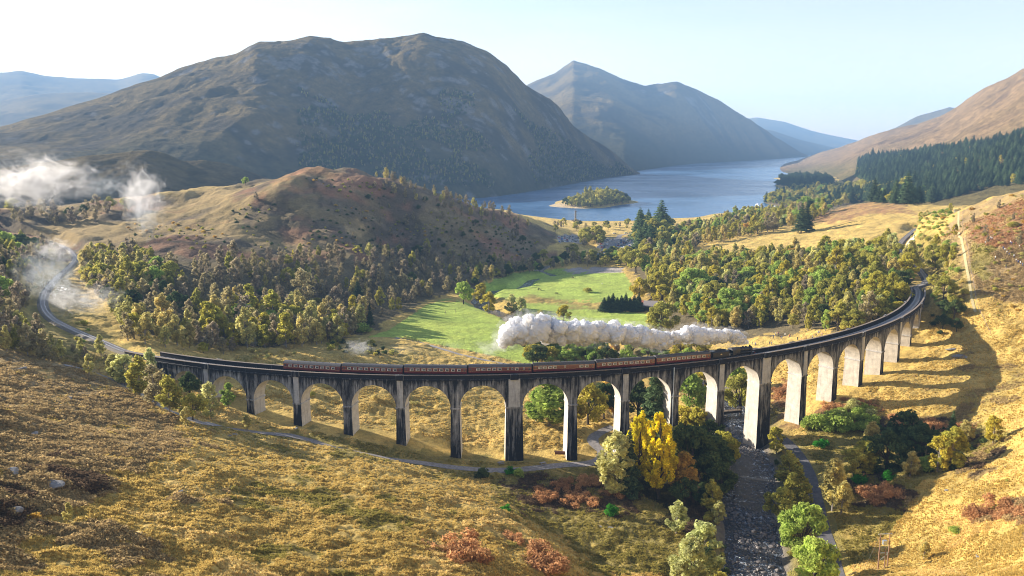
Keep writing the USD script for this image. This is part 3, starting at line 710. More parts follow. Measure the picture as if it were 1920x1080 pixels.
# ------------------------------------------------------------------ ground, water and mountains
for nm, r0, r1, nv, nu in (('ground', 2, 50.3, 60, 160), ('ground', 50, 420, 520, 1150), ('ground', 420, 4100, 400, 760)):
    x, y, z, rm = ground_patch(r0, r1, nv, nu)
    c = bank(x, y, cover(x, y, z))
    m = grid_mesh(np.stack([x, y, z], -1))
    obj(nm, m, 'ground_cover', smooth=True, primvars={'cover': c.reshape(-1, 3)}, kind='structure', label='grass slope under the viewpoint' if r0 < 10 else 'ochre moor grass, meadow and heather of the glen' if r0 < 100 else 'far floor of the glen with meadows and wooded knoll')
for k, (P, t) in MOUNT.items():
    x, y, z = P[..., 0], P[..., 1], P[..., 2]
    gyv = np.gradient(z, axis=0) / np.maximum(np.hypot(np.gradient(x, axis=0), np.gradient(y, axis=0)), 1e-6)
    steep = np.abs(gyv)
    wl = 260 if k in ('mountain', 'hillside') else 700
    a = fbm2(x, y, wl, 5, 90); b = fbm2(x, y, wl / 5, 4, 91)
    d_ = fbm2(x, y, wl / 2.2, 4, 92)
    if k == 'hillside':
        base = np.array([0.245, 0.165, 0.085]) * (1 + 0.25 * a + 0.2 * b)[..., None]
        base = base + (np.array([0.11, 0.072, 0.045]) - base) * (0.75 * sstep(0.05, 0.4, d_ + 0.4 * b))[..., None]
        base = base + (np.array([0.13, 0.115, 0.04]) - base) * (1 - sstep(0.1, 0.55, t + 0.3 * a))[..., None] * 0.8
    else:
        base = np.array([0.128, 0.095, 0.040]) * (1 + 0.3 * a + 0.25 * b)[..., None]
        base = base + (np.array([0.045, 0.038, 0.028]) - base) * (0.85 * sstep(-0.05, 0.35, d_ + 0.5 * b))[..., None]
        low = (1 - sstep(0.10, 0.42, t + 0.25 * a))[..., None]
        base = base + (np.array([0.050, 0.050, 0.024]) - base) * low * 0.85
    rk = (sstep(0.90, 1.10, steep + 0.55 * b + 0.3 * t + 0.2 * d_ + 0.5 * fbm2(x, y, 22 if wl < 300 else 60, 2, 94)) * 0.75)[..., None]
    base = base + (np.array([0.17, 0.165, 0.16]) - base) * rk
    obj(k.rsplit('_', 1)[0] if k[-1].isdigit() else k, grid_mesh(P), 'mountain_cover', smooth=True, primvars={'cover': base.reshape(-1, 3)}, kind='structure')


def sheet(L, half, material, name, lift, G=None, cols=5, drape=True, ragged=0.0, **t):
    """a strip along the line L lying on the ground"""
    L = np.asarray(L)
    d = np.gradient(L[:, :2], axis=0)
    d /= np.linalg.norm(d, axis=1, keepdims=True) + 1e-9
    nrm = np.stack([-d[:, 1], d[:, 0]], 1)
    k = np.linspace(-1, 1, cols)
    hw = np.broadcast_to(half, len(L)) * (1 + ragged * fbm2(L[:, 0], L[:, 1], 4, 2, 12))
    xy = L[:, None, :2] + nrm[:, None] * (k[None, :, None] * hw[:, None, None])
    z = ground_z(xy[..., 0], xy[..., 1]) + lift if drape else np.broadcast_to(L[:, 2:3] + lift, xy.shape[:2])
    P = np.concatenate([xy, z[..., None]], -1)[:, ::-1]
    return obj(name, grid_mesh(P), material, smooth=True, kind='structure', **t)


sheet(PATH, 2.0, 'gravel', 'path', 0.12, ragged=0.15, label='grey gravel path under the arches')
sheet(ROAD, 1.9, 'tarmac', 'road', 0.12, ragged=0.05, label='narrow tarmac road beside the river')
sheet(SIDE, 0.55, 'trodden_grass', 'path', 0.15, ragged=0.2, label='pale trodden strip up the right hillside')
sheet(FARM, 1.5, 'gravel', 'path', 0.12, ragged=0.2, label='grey track along the meadow edge')
sheet(CARROAD, 3.0, 'gravel', 'road', 0.15, label='road through the car park')
sheet(RIVER, RIVER[:, 3] + 2.0, 'river_water', 'river', 0.0, drape=False, cols=9, label='shallow stony river')
# the loch
v, u = np.meshgrid(np.linspace(math.log(900), math.log(16000), 60), np.linspace(-0.12, 0.5, 60), indexing='ij')
obj('loch', grid_mesh(np.stack([np.exp(v) * np.sin(u), np.exp(v) * np.cos(u), 0 * u], -1)), 'loch_water', smooth=True, kind='structure', label='long blue loch between the mountains')
# distant land under everything, out to the horizon
obj('plain', trimesh.Trimesh([(-17000, -1500, -30), (17000, -1500, -30), (17000, 17500, -30), (-17000, 17500, -30)], [(0, 1, 2), (0, 2, 3)], process=False), 'mountain_cover', kind='structure', primvars={'cover': np.tile(COL['moor'], (4, 1))})
# ------------------------------------------------------------------ haze
HAZE = 7.0e-5
mat('haze_air', {'v': ('principled_volume', {'color': (0.36, 0.62, 1.0), 'density': HAZE, 'anisotropy': 0.05})}, [], volume='v.volume')
obj('haze', box(-18000, 18000, -2000, 18500, -31.5, 1150), 'haze_air', kind='stuff', label='thin blue autumn haze over the whole glen')
# ------------------------------------------------------------------ the viaduct
def concrete(name, pale, dark, lo, hi, streak=1.0):
    return mat(name, {
        'g': ('geometry', {}), 'a': ('attribute', {'attribute': 'stain'}),
        'mp': ('mapping', {'scale': (1.15, 1.15, 0.10)}), 'n': ('noise_texture', {'scale': 1.0, 'detail': 6.0, 'roughness': 0.7}),
        'mp2': ('mapping', {'scale': (0.45, 0.45, 0.22)}), 'n2': ('noise_texture', {'scale': 0.8, 'detail': 5.0, 'roughness': 0.65}),
        'mx': ('math', {'math_type': 'multiply_add', 'value2': 0.75}), 'h': ('math', {'math_type': 'multiply', 'value2': 0.25}),
        'ad': ('math', {'math_type': 'add'}), 'mr': ('map_range', {'from_min': lo, 'from_max': hi, 'to_min': 0.0, 'to_max': 1.0, 'clamp': True}),
        'mix': ('mix_color', {'a': pale, 'b': dark}),
        'n3': ('noise_texture', {'scale': 0.5, 'detail': 6.0, 'roughness': 0.7}), 'r3': ('map_range', {'from_min': 0.3, 'from_max': 0.7, 'to_min': 0.75, 'to_max': 1.2}), 's': ('vector_math', {'math_type': 'scale'}),
        'sx': ('separate_xyz', {}), 'wv': ('math', {'math_type': 'multiply', 'value2': 1.1}), 'fr': ('math', {'math_type': 'fraction'}), 'ln': ('map_range', {'from_min': 0.0, 'from_max': 0.09, 'to_min': 0.86, 'to_max': 1.0, 'clamp': True}), 'm4': ('math', {'math_type': 'multiply'}),
        'b': ('bump', {'strength': 0.35, 'distance': 0.12}), 'p': ('principled_bsdf', {'roughness': 0.92, 'specular_ior_level': 0.15})},
        [('g.position', 'mp.vector'), ('mp.vector', 'n.vector'), ('g.position', 'mp2.vector'), ('mp2.vector', 'n2.vector'), ('n.fac', 'mx.value1'), ('n2.fac', 'h.value1'), ('h.value', 'mx.value3'),
         ('mx.value', 'ad.value1'), ('a.fac', 'ad.value2'), ('ad.value', 'mr.value'), ('mr.result', 'mix.fac'), ('g.position', 'n3.vector'), ('n3.fac', 'r3.value'),
         ('g.position', 'sx.vector'), ('sx.z', 'wv.value1'), ('wv.value', 'fr.value1'), ('fr.value', 'ln.value'), ('ln.result', 'm4.value1'), ('r3.result', 'm4.value2'),
         ('mix.result', 's.vector1'), ('m4.value', 's.scale'), ('s.vector', 'p.base_color'), ('n3.fac', 'b.height'), ('b.normal', 'p.normal')], 'p.BSDF')


concrete('weathered_concrete', (0.42, 0.41, 0.40), (0.020, 0.021, 0.025), 0.84, 1.09)
concrete('pale_concrete', (0.47, 0.43, 0.37), (0.10, 0.095, 0.09), 0.50, 0.98)
plain('parapet_cap', (0.23, 0.19, 0.16), 0.9, 0.1)

SPRING = CROWN + SPAN / 2                                   # springing below the parapet's top
viaduct = thing('viaduct', label='long curved concrete railway viaduct of twenty one stained round arches', category='viaduct')


def W(s, n, z):
    s, n, z = np.broadcast_arrays(np.asarray(s, float), n, z)
    return np.concatenate([via(s, n), z[..., None]], -1)


def strip(P, stain):
    """grid of points (rows x cols x 3) -> (mesh, stain per vertex)"""
    return grid_mesh(P), np.broadcast_to(np.asarray(stain, float), P.shape[:2]).ravel()


def joined(items):
    return cat([m for m, _ in items]), np.concatenate([s for _, s in items])


def block(s0, s1, n0, n1, z0, z1, stain_front, stain_side, ds=None):
    """a block following the curve; z0, z1 may be functions of s"""
    f0, f1 = (z0 if callable(z0) else lambda s: z0 + 0 * s), (z1 if callable(z1) else lambda s: z1 + 0 * s)
    ns = max(2, int((s1 - s0) / 1.5) + 1) if ds is None else ds
    s = np.linspace(s0, s1, ns)
    rows = lambda n: np.stack([W(s, n, f0(s)), W(s, n, f1(s))])
    out = [strip(rows(n0), stain_front), strip(rows(n1)[::-1], stain_front)]
    out.append(strip(np.stack([W(s, n0, f1(s)), W(s, n1, f1(s))]), stain_side))
    out.append(strip(np.stack([W(s, n1, f0(s)), W(s, n0, f0(s))]), stain_side))
    for a, rev in ((s0, True), (s1, False)):
        q = np.stack([W(np.array([a, a]), np.array([n0, n1]), f0(np.array([a, a]))), W(np.array([a, a]), np.array([n0, n1]), f1(np.array([a, a])))])
        out.append(strip(q[::-1] if rev else q, stain_side))
    return out


def pier_geometry(s0, s1, z_spring, foot, stain):
    """a pier with battered faces, and its narrow ledge at the springing"""
    h = z_spring - foot
    b = 0.018 * h
    n0, n1 = 0.0, WIDE
    items = []
    for (na, nb, sa, sb, st, rev) in ((n0, n0, s0, s1, stain, False), (n1, n1, s0, s1, stain, True)):
        nbot = na - b if na == n0 else na + b
        P = np.stack([np.stack([W(np.linspace(sa - b * k, sb + b * k, 3), na + (nbot - na) * k, z_spring - h * k) for k in np.linspace(1, 0, 9)])])[0]
        items.append(strip(P if not rev else P[:, ::-1], np.linspace(st[1], st[0], 9)[:, None]))
    for a, sg in ((s0, -1), (s1, 1)):
        P = np.stack([W(a + sg * b * k, np.linspace(n0 - b * k, n1 + b * k, 3), z_spring - h * k) for k in np.linspace(1, 0, 9)])
        items.append((grid_mesh(P if sg > 0 else P[:, ::-1]), np.zeros(27)))
    return items


PIERS = []
for i in range(20):
    PIERS.append((ARCH[i][1], ARCH[i + 1][0]))
for i, (a, b) in enumerate(PIERS):
    c = (a + b) / 2
    zs = float(top(c)) - SPRING
    p = [via(a, -0.6), via(b, -0.6), via(a, WIDE + 0.6), via(b, WIDE + 0.6)]
    foot = min(float(ground_z(x, y)) for x, y in p) - 1.5
    it = pier_geometry(a, b, zs, foot, (0.52, 0.64))
    pr = obj('pier', it[0][0], 'weathered_concrete', viaduct, primvars={'stain': it[0][1]}, label='wide king pier' if b - a > 4 else None)
    obj('rear_face', it[1][0], 'weathered_concrete', pr, primvars={'stain': it[1][1]})
    for q in it[2:]:
        obj('side_face', q[0], 'pale_concrete', pr, primvars={'stain': q[1]})
    it = block(a - 0.22, b + 0.22, -0.22, WIDE + 0.22, zs - 0.35, zs + 0.12, 0.45, 0.3)
    m, st = joined(it)
    obj('impost', m, 'weathered_concrete', viaduct, primvars={'stain': st})
NA = 28
for i, (a, b) in enumerate(ARCH):
    c, rad = (a + b) / 2, SPAN / 2
    th = np.linspace(math.pi, 0, NA + 1)
    ss, dz = c + rad * np.cos(th), rad * np.sin(th)
    z0 = float(top(c)) - SPRING
    l = (PIERS[i - 1][0] + PIERS[i - 1][1]) / 2 if i else a - 9.0
    r = (PIERS[i][0] + PIERS[i][1]) / 2 if i < 20 else b + 9.0
    lowl, lowr = (z0 + 0.12, z0 + 0.12)
    sx = np.concatenate([[l, (l + a) / 2], ss, [(r + b) / 2, r]])
    zb = np.concatenate([[lowl, lowl], z0 + dz, [lowr, lowr]])
    if i == 0:
        zb[:2] = [float(ground_z(*via(l))) - 4, float(ground_z(*via(a))) - 4]
    if i == 20:
        zb[-2:] = [float(ground_z(*via(b))) - 4, float(ground_z(*via(r))) - 4]
    zt = top(sx) - 1.55
    k = np.linspace(0, 1, 8)[:, None]
    items = []
    for n, rev in ((0.0, False), (WIDE, True)):
        P = W(sx[None], n, zb + (zt - zb) * k)
        items.append(strip(P[:, ::-1] if rev else P, np.broadcast_to(0.50 + 0.12 * k**2, (8, len(sx)))))
    m, st = joined(items)
    arch = obj('arch', m, 'weathered_concrete', viaduct, primvars={'stain': st})
    P = np.stack([W(ss, n, z0 + dz) for n in np.linspace(0, WIDE, 4)])
    obj('soffit', grid_mesh(P), 'pale_concrete', arch, primvars={'stain': np.zeros(4 * (NA + 1))})
for s0, s1 in ((ARCH[0][0] - 9, ARCH[0][0]), (S_END, S_END + 9)):           # solid ends: the wing walls' inner faces
    lo = min(float(ground_z(*via(s0))), float(ground_z(*via(s1)))) - 4
    inner = s1 if s0 < 0 else s0
    z0 = float(top(inner)) - SPRING
    P = np.stack([W(inner, np.linspace(0, WIDE, 3), z) for z in np.linspace(lo, z0, 5)])
    obj('abutment', grid_mesh(P), 'pale_concrete', viaduct, primvars={'stain': np.zeros(15)})
# pilasters: pale strips above every second pier
for i, (a, b) in enumerate(PIERS):
    c = (a + b) / 2
    zs = float(top(c)) - SPRING + 0.12
    if i % 2 == 0 or b - a > 4:
        hw = 0.95 if b - a < 4 else 1.9
        m, st = joined(block(c - hw, c + hw, -0.28, -0.004, zs, lambda s: top(s) - 1.56, 0.33, 0.3))
        obj('pilaster', m, 'weathered_concrete', viaduct, primvars={'stain': st}, label='pale streaked pilaster')
        m, st = joined(block(c - 1.35, c + 1.35, -0.75, -0.02, lambda s: top(s) - 1.75, lambda s: top(s) + 0.10, 0.62, 0.5))
        obj('refuge', m, 'weathered_concrete', viaduct, primvars={'stain': st})
        m, st = joined(block(c - 1.35, c + 1.35, WIDE + 0.02, WIDE + 0.75, lambda s: top(s) - 1.75, lambda s: top(s) + 0.10, 0.62, 0.5))
        obj('refuge', m, 'weathered_concrete', viaduct, primvars={'stain': st})
E0, E1 = -26.0, S_END + 9.0
for n0, n1, a0 in ((-0.06, 0.42, E0), (WIDE - 0.42, WIDE + 0.06, -13.0)):
    edge = np.linspace(a0, E1, 22)
    for s0, s1 in zip(edge[:-1], edge[1:]):
        m, st = joined(block(s0, s1 - 0.015, n0, n1, lambda s: top(s) - 1.5, lambda s: top(s) - 0.14, 0.68, 0.5))
        obj('parapet', m, 'weathered_concrete', viaduct, primvars={'stain': st})
    m, st = joined(block(a0, E1, n0 - 0.12, n1 + 0.1, lambda s: top(s) - 0.137, top, 0.3, 0.3))
    obj('coping', m, 'parapet_cap', viaduct)
    m, st = joined(block(a0, E1, n0 - (0.2 if n0 < 1 else 0), n1 + (0 if n0 < 1 else 0.2), lambda s: top(s) - 1.95, lambda s: top(s) - 1.503, 0.62, 0.5))
    obj('string_course', m, 'weathered_concrete', viaduct, primvars={'stain': st})
m, st = joined(block(E0, ARCH[0][0] - 9, 0.0, WIDE, lambda s: top(s) - 9.0, lambda s: top(s) - 1.96, 0.5, 0.4))
obj('wing_wall', m, 'weathered_concrete', viaduct, primvars={'stain': st})
pipe = tube(np.vstack([W(PIERS[9][0] + 0.6, -0.5, z) for z in np.linspace(float(ground_z(*via(PIERS[9][0]))) + 0.3, float(top(PIERS[9][0])) - 1.0, 6)]), 0.16, 8)
plain('pale_pipe', (0.55, 0.6, 0.64), 0.5)
obj('drain_pipe', pipe, 'pale_pipe', viaduct)

# ------------------------------------------------------------------ the railway
noise_mat('ballast', (0.035, 0.033, 0.034), (0.11, 0.10, 0.10), 4.0, 6, 0.95, 0.6, 8)  # darkened to stand for the parapets' shadow on the deck
plain('rail_steel', (0.42, 0.42, 0.44), 0.28, 0.5, metallic=0.85)
plain('sleeper_concrete', (0.30, 0.28, 0.27), 0.9, 0.1)
railway = thing('railway_track', label='single railway track curving across the viaduct between its parapets', category='railway track')
d = np.gradient(TRACK[:, :2], axis=0); d /= np.linalg.norm(d, axis=1, keepdims=True)
TN = np.stack([-d[:, 1], d[:, 0]], 1)


def profile_along(L, N, prof):
    """prof: (offset, height) points across"""
    return np.stack([np.column_stack([L[:, :2] + N * o, L[:, 2] + h]) for o, h in prof][::-1])


noise_mat('ballast_old', (0.10, 0.088, 0.070), (0.22, 0.19, 0.15), 4.0, 6, 0.95, 0.6, 8)  # paler ballast left of the deck, without the painted shadow
first = int(np.argmax(on_deck)) - 8
for a_, b_, mt_ in ((0, first, 'ballast_old'), (first - 1, len(TRACK), 'ballast')):
    obj('ballast', grid_mesh(profile_along(TRACK[a_:b_], TN[a_:b_], [(-2.62, -0.95), (-2.4, -0.62), (-1.6, -0.3), (-1.2, -0.18), (1.2, -0.18), (1.6, -0.3), (2.4, -0.62), (2.62, -0.95)])), mt_, railway, smooth=True)
for o in (-0.75, 0.75):
    obj('rail', grid_mesh(profile_along(TRACK, TN, [(o - 0.09, -0.17), (o - 0.06, -0.02), (o - 0.05, 0.0), (o + 0.05, 0.0), (o + 0.06, -0.02), (o + 0.09, -0.17)])), 'rail_steel', railway)
cum = np.concatenate([[0], np.cumsum(np.linalg.norm(np.diff(TRACK[:, :2], axis=0), axis=1))])
at = np.arange(1, cum[-1], 0.75)
pos = np.stack([np.interp(at, cum, TRACK[:, k]) for k in range(3)], 1) + [0, 0, -0.17]
rot = np.interp(at, cum, np.unwrap(np.arctan2(d[:, 1], d[:, 0])))


def sleeper_proto(parent):
    b = trimesh.creation.box((0.26, 2.5, 0.2))
    return [usdkit.mesh(stage, f'{parent.GetPath()}/sleeper', b, M['sleeper_concrete']).GetPrim()]


scatter('sleepers', sleeper_proto, pos, np.zeros(len(pos)), rot, np.ones(len(pos)), parent=railway, kind='stuff')

# ------------------------------------------------------------------ the train
plain('maroon_paint', (0.105, 0.018, 0.022), 0.35, 0.5, coat=0.3, var=0.1)
plain('maroon_light', (0.17, 0.035, 0.035), 0.35, 0.5, coat=0.3, var=0.1)
plain('roof_grey', (0.085, 0.085, 0.092), 0.75, 0.25)
plain('black_paint', (0.016, 0.016, 0.018), 0.38, 0.5)
plain('black_iron', (0.022, 0.021, 0.021), 0.7, 0.3)
plain('window_frame', (0.62, 0.60, 0.55), 0.5)
plain('coal', (0.018, 0.018, 0.019), 0.6, 0.5, scale=8)
plain('buffer_red', (0.42, 0.03, 0.025), 0.5)
plain('cream_lining', (0.62, 0.46, 0.2), 0.5)
plain('curtain', (0.60, 0.55, 0.46), 0.9)
mat('coach_glass', {'p': ('principled_bsdf', {'base_color': (0.05, 0.055, 0.06), 'roughness': 0.08, 'specular_ior_level': 0.8})}, [], 'p.BSDF')


def loft(profile, x0, x1, caps=True):
    """profile (y, z) closed, counter-clockwise seen from +x, extruded along x"""
    p = np.array(profile)
    n = len(p)
    v = np.vstack([np.column_stack([np.full(n, x0), p]), np.column_stack([np.full(n, x1), p])])
    f = []
    for k in range(n):
        k2 = (k + 1) % n
        f += [(k, k2, n + k2), (k, n + k2, n + k)]
    if caps:
        v = np.vstack([v, [x0, *p.mean(0)], [x1, *p.mean(0)]])
        for k in range(n):
            k2 = (k + 1) % n
            f += [(2 * n, k2, k), (2 * n + 1, n + k, n + k2)]
    return trimesh.Trimesh(v, f, process=False)


def wheel(x, y, z, r, w=0.13, spokes=0):
    rim = trimesh.creation.annulus(r * 0.84, r, w) if spokes else trimesh.creation.cylinder(r, w, sections=18)
    parts = [rim]
    if spokes:
        parts.append(trimesh.creation.cylinder(r * 0.2, w * 1.1, sections=12))
        for k in range(spokes):
            b = box(0.04 * r, 0.86 * r, -0.035, 0.035, -w * 0.3, w * 0.3)
            b.apply_transform(trimesh.transformations.rotation_matrix(2 * math.pi * k / spokes, [0, 0, 1]))
            parts.append(b)
    m = cat(parts)
    m.apply_transform(trimesh.transformations.rotation_matrix(math.pi / 2, [1, 0, 0]))
    m.apply_translation((x, y, z))
    return m


CL = 20.75                                                 # coach body length
BODY = [(-1.30, 1.05), (-1.38, 1.5), (-1.40, 1.9), (-1.37, 2.5), (-1.30, 3.02), (1.30, 3.02), (1.37, 2.5), (1.40, 1.9), (1.38, 1.5), (1.30, 1.05)][::-1]
ROOF = [(-1.33, 3.02)] + [(-1.33 + 0.02 * (k > 0) + 2.64 * k / 12 * 1.0, 3.06 + 0.74 * (1 - abs(k / 6 - 1) ** 2.3)) for k in range(13)] + [(1.33, 3.02)]


def side_z(z):
    return np.interp(z, [1.05, 1.5, 1.9, 2.5, 3.02], [1.30, 1.38, 1.40, 1.37, 1.30])


def side_panel(x0, x1, z0, z1, side, out, thick=0.03):
    """a thin panel lying on the curved side of a coach"""
    zz = np.linspace(z0, z1, 4)
    y = side * (side_z(zz) + out)
    yi = side * (side_z(zz) + out - thick)
    prof = [(a, b) for a, b in zip(y, zz)] + [(a, b) for a, b in zip(yi[::-1], zz[::-1])]
    m = loft(prof if side > 0 else prof[::-1], x0, x1)
    return m


def make_coach(kls, kind):
    obj('body', loft(BODY, -CL / 2, CL / 2), 'maroon_paint', kls)
    rf = obj('roof', loft(ROOF[::-1], -CL / 2, CL / 2), 'roof_grey', kls, smooth=35)
    for k in range(8):
        b = trimesh.creation.cylinder(0.11, 0.16, sections=10); b.apply_translation((-8 + k * 2.3, 0.0 if k % 2 else 0.35, 3.86))
        obj('ventilator', b, 'black_iron', rf)
    if kind == 'open':
        xs = [-7.8 + 1.95 * k for k in range(9)]
        small = []
    elif kind == 'brake':
        xs = [-8.0, -6.4, -4.8, -3.2, 5.8, 7.6]
        small = [0.3]
    else:
        xs = [-7.2 + 1.75 * k for k in range(5)] + [5.5]
        small = [2.6, 4.0, 7.9]
    for side in (-1, 1):
        for x in xs:
            w = obj('window', side_panel(x - 0.63, x + 0.63, 1.95, 2.78, side, 0.012), 'window_frame', kls)
            obj('pane', side_panel(x - 0.56, x + 0.56, 2.03, 2.45, side, 0.02), 'coach_glass', w)
            obj('vent_pane', side_panel(x - 0.56, x + 0.56, 2.50, 2.71, side, 0.02), 'coach_glass', w)
            obj('curtain', side_panel(x - 0.56, x - 0.36, 2.03, 2.45, side, 0.024), 'curtain', w)
        for x in small:
            w = obj('window', side_panel(x - 0.28, x + 0.28, 2.05, 2.75, side, 0.012), 'window_frame', kls)
            obj('pane', side_panel(x - 0.22, x + 0.22, 2.1, 2.7, side, 0.02), 'coach_glass', w)
        for x in (-9.6, 9.6):
            dr = obj('door', side_panel(x - 0.38, x + 0.38, 1.12, 2.92, side, 0.01), 'maroon_light', kls)
            obj('pane', side_panel(x - 0.26, x + 0.26, 2.05, 2.75, side, 0.02), 'coach_glass', dr)
        obj('lining', side_panel(-CL / 2 + 0.05, CL / 2 - 0.05, 1.80, 1.84, side, 0.008), 'cream_lining', kls)
        obj('lining', side_panel(-CL / 2 + 0.05, CL / 2 - 0.05, 2.90, 2.94, side, 0.008), 'cream_lining', kls)
    obj('underframe', cat([box(-CL / 2, CL / 2, -1.2, 1.2, 0.85, 1.06), box(-3, -1, -1.1, 1.1, 0.45, 0.85), box(1, 2.6, -1.1, 1.1, 0.5, 0.85)]), 'black_iron', kls)
    for x in (-7.5, 7.5):
        bg = obj('bogie', cat([box(x - 1.8, x + 1.8, s * 1.0 - 0.08, s * 1.0 + 0.08, 0.4, 0.75) for s in (-1, 1)] + [box(x - 0.2, x + 0.2, -1, 1, 0.45, 0.8)]), 'black_iron', kls)
        for dx in (-1.3, 1.3):
            obj('wheel', cat([wheel(x + dx, -0.76, 0.46, 0.46), wheel(x + dx, 0.76, 0.46, 0.46), wheel(x + dx, 0, 0.46, 0.08, 1.6)]), 'black_iron', bg)
    for x in (-CL / 2, CL / 2):
        sg = 1 if x > 0 else -1
        obj('gangway', box(min(x, x + sg * 0.42), max(x, x + sg * 0.42), -0.62, 0.62, 1.1, 3.3), 'black_iron', kls)
        for y in (-0.86, 0.86):
            b = trimesh.creation.cylinder(0.2, 0.45, sections=10)
            b.apply_transform(trimesh.transformations.rotation_matrix(math.pi / 2, [0, 1, 0])); b.apply_translation((x + sg * 0.22, y, 1.05))
            obj('buffer', b, 'black_iron', kls)


def s_at_px(px):
    ss = np.linspace(-10, 320, 6600)
    p = via(ss, RAIL_N)
    x, _ = project(p[:, 0], p[:, 1], top(ss) + 1.0)
    return float(np.interp(px, x, ss))


coach_kinds = {k: klass(f'{k}_coach') for k in ('open', 'brake', 'first')}
for k, v in coach_kinds.items():
    make_coach(v, k)
ENDS = [532, 639, 756, 876, 996, 1114.5, 1226, 1329]
s_front = s_at_px(1329)
kinds = ['open', 'open', 'open', 'first', 'brake', 'open', 'open']
where = ['last coach of the train, at its rear end', 'second coach from the rear of the train', 'third coach from the rear, over the sixth arch from the left', 'middle coach of the seven, with a stretch of blank side towards the front', 'third coach behind the tender, with a long blank luggage bay', 'second coach behind the tender, half veiled by leaking steam', 'first coach, coupled behind the black tender']
pitch = 21.46
for k in range(7):
    s = s_front - 0.35 - pitch * (6 - k) - CL / 2
    e0, e1 = via(s - 7.1, RAIL_N), via(s + 7.1, RAIL_N)
    ang = math.atan2(e1[1] - e0[1], e1[0] - e0[0])
    c = (e0 + e1) / 2
    copy_of(coach_kinds[kinds[k]], 'railway_coach', (c[0], c[1], float(top(s)) - RAIL_DROP), ang, label='maroon ' + where[k], category='railway coach', group='maroon coaches of the steam train')


def turn(m, x=0, y=0, z=0, axis=None):
    if axis:
        m.apply_transform(trimesh.transformations.rotation_matrix(math.pi / 2, axis))
    m.apply_translation((x, y, z))
    return m


def on_rails(name, s, **t):
    e0, e1 = via(s - 3, RAIL_N), via(s + 3, RAIL_N)
    c = via(s, RAIL_N)
    return thing(name, (c[0], c[1], float(top(s)) - RAIL_DROP), math.atan2(e1[1] - e0[1], e1[0] - e0[0]), **t)


s_t = s_front + 0.6 + 3.75
tender = on_rails('tender', s_t, label='black coal tender with a small gold crest behind the steam engine', category='tender')
obj('tank', loft([(-1.32, 1.15), (-1.32, 2.9), (-1.05, 3.2), (1.05, 3.2), (1.32, 2.9), (1.32, 1.15)][::-1], -3.5, 3.3), 'black_paint', tender)
for sd in (-1, 1):
    obj('crest', cat([box(-0.05 - r, -0.05 + r, sd * 1.325 - 0.012, sd * 1.325 + 0.012, 2.1 - h, 2.1 + h) for r, h in ((0.22, 0.2), (0.4, 0.07))]), 'cream_lining', tender)
cl = trimesh.creation.icosphere(3, 1.0); cl.vertices *= [2.6, 1.0, 0.55]; cl.vertices += (meshkit.noise(cl.vertices * 4)[:, None] - 0.5) * 0.3; cl.apply_translation((0.2, 0, 3.1))
obj('coal_heap', cl, 'coal', tender)
obj('frame', cat([box(-3.6, 3.5, -1.2, 1.2, 0.95, 1.15)] + [box(-3.2, 3.2, s * 1.05 - 0.05, s * 1.05 + 0.05, 0.5, 0.98) for s in (-1, 1)]), 'black_iron', tender)
for x in (-2.2, 0, 2.2):
    obj('wheel', cat([wheel(x, -0.78, 0.65, 0.65, 0.13, 10), wheel(x, 0.78, 0.65, 0.65, 0.13, 10)]), 'black_iron', tender)
s_l = s_t + 3.55 + 0.5 + 5.2
loco = on_rails('steam_locomotive', s_l, label='black steam locomotive at the head of the train blowing white steam', category='locomotive')
boiler = tube([(-2.6, 0, 2.62), (-0.2, 0, 2.62), (2.0, 0, 2.55), (3.3, 0, 2.5)], [0.92, 0.9, 0.84, 0.82], 24)
bo = obj('boiler', boiler, 'black_paint', loco, smooth=40)
for x in (-1.6, -0.3, 1.0):
    obj('boiler_band', tube([(x - 0.05, 0, 2.61), (x + 0.05, 0, 2.61)], 0.935 if x < 0 else 0.905, 24), 'black_iron', bo)
sb = obj('smokebox', tube([(3.3, 0, 2.5), (4.6, 0, 2.5)], 0.86, 24), 'black_iron', loco, smooth=40)
obj('smokebox_door', tube([(4.6, 0, 2.5), (4.68, 0, 2.5), (4.76, 0, 2.5)], [0.7, 0.62, 0.3], 20), 'black_paint', sb)
obj('chimney', tube([(3.95, 0, 3.28), (3.95, 0, 3.45), (3.95, 0, 3.75), (3.95, 0, 3.85)], [0.42, 0.3, 0.31, 0.37], 18), 'black_iron', loco)
dm = trimesh.creation.icosphere(2, 0.42); dm.vertices *= [1.2, 1, 0.8]; dm.apply_translation((0.9, 0, 3.4))
obj('steam_dome', dm, 'black_paint', loco, smooth=True)
obj('top_feed', box(2.0, 2.5, -0.3, 0.3, 3.3, 3.55), 'black_iron', loco)
obj('firebox', loft([(-0.95, 1.2), (-1.0, 2.9), (-0.7, 3.48), (0.7, 3.48), (1.0, 2.9), (0.95, 1.2)][::-1], -2.9, -0.9), 'black_paint', loco, smooth=30)
cabm = obj('cab', cat([box(-4.4, -2.85, s * 1.32 - 0.03, s * 1.32 + 0.03, 1.2, 2.95) for s in (-1, 1)] + [box(-2.9, -2.84, -1.32, 1.32, 1.2, 3.3)]), 'black_paint', loco)
for s in (-1, 1):
    obj('cab_window', box(-4.1, -3.4, s * 1.36 - 0.008, s * 1.36 + 0.008, 2.2, 2.75), 'coach_glass', cabm)
obj('cab_roof', loft([(-1.4, 2.93)] + [(-1.4 + 2.8 * k / 10, 2.98 + 0.72 * (1 - abs(k / 5 - 1) ** 2.2)) for k in range(11)] + [(1.4, 2.93)], -4.6, -2.7), 'roof_grey', loco)
obj('running_plate', cat([box(-4.4, 5.2, s * 1.05 - 0.3, s * 1.05 + 0.3, 1.62, 1.7) for s in (-1, 1)]), 'black_paint', loco)
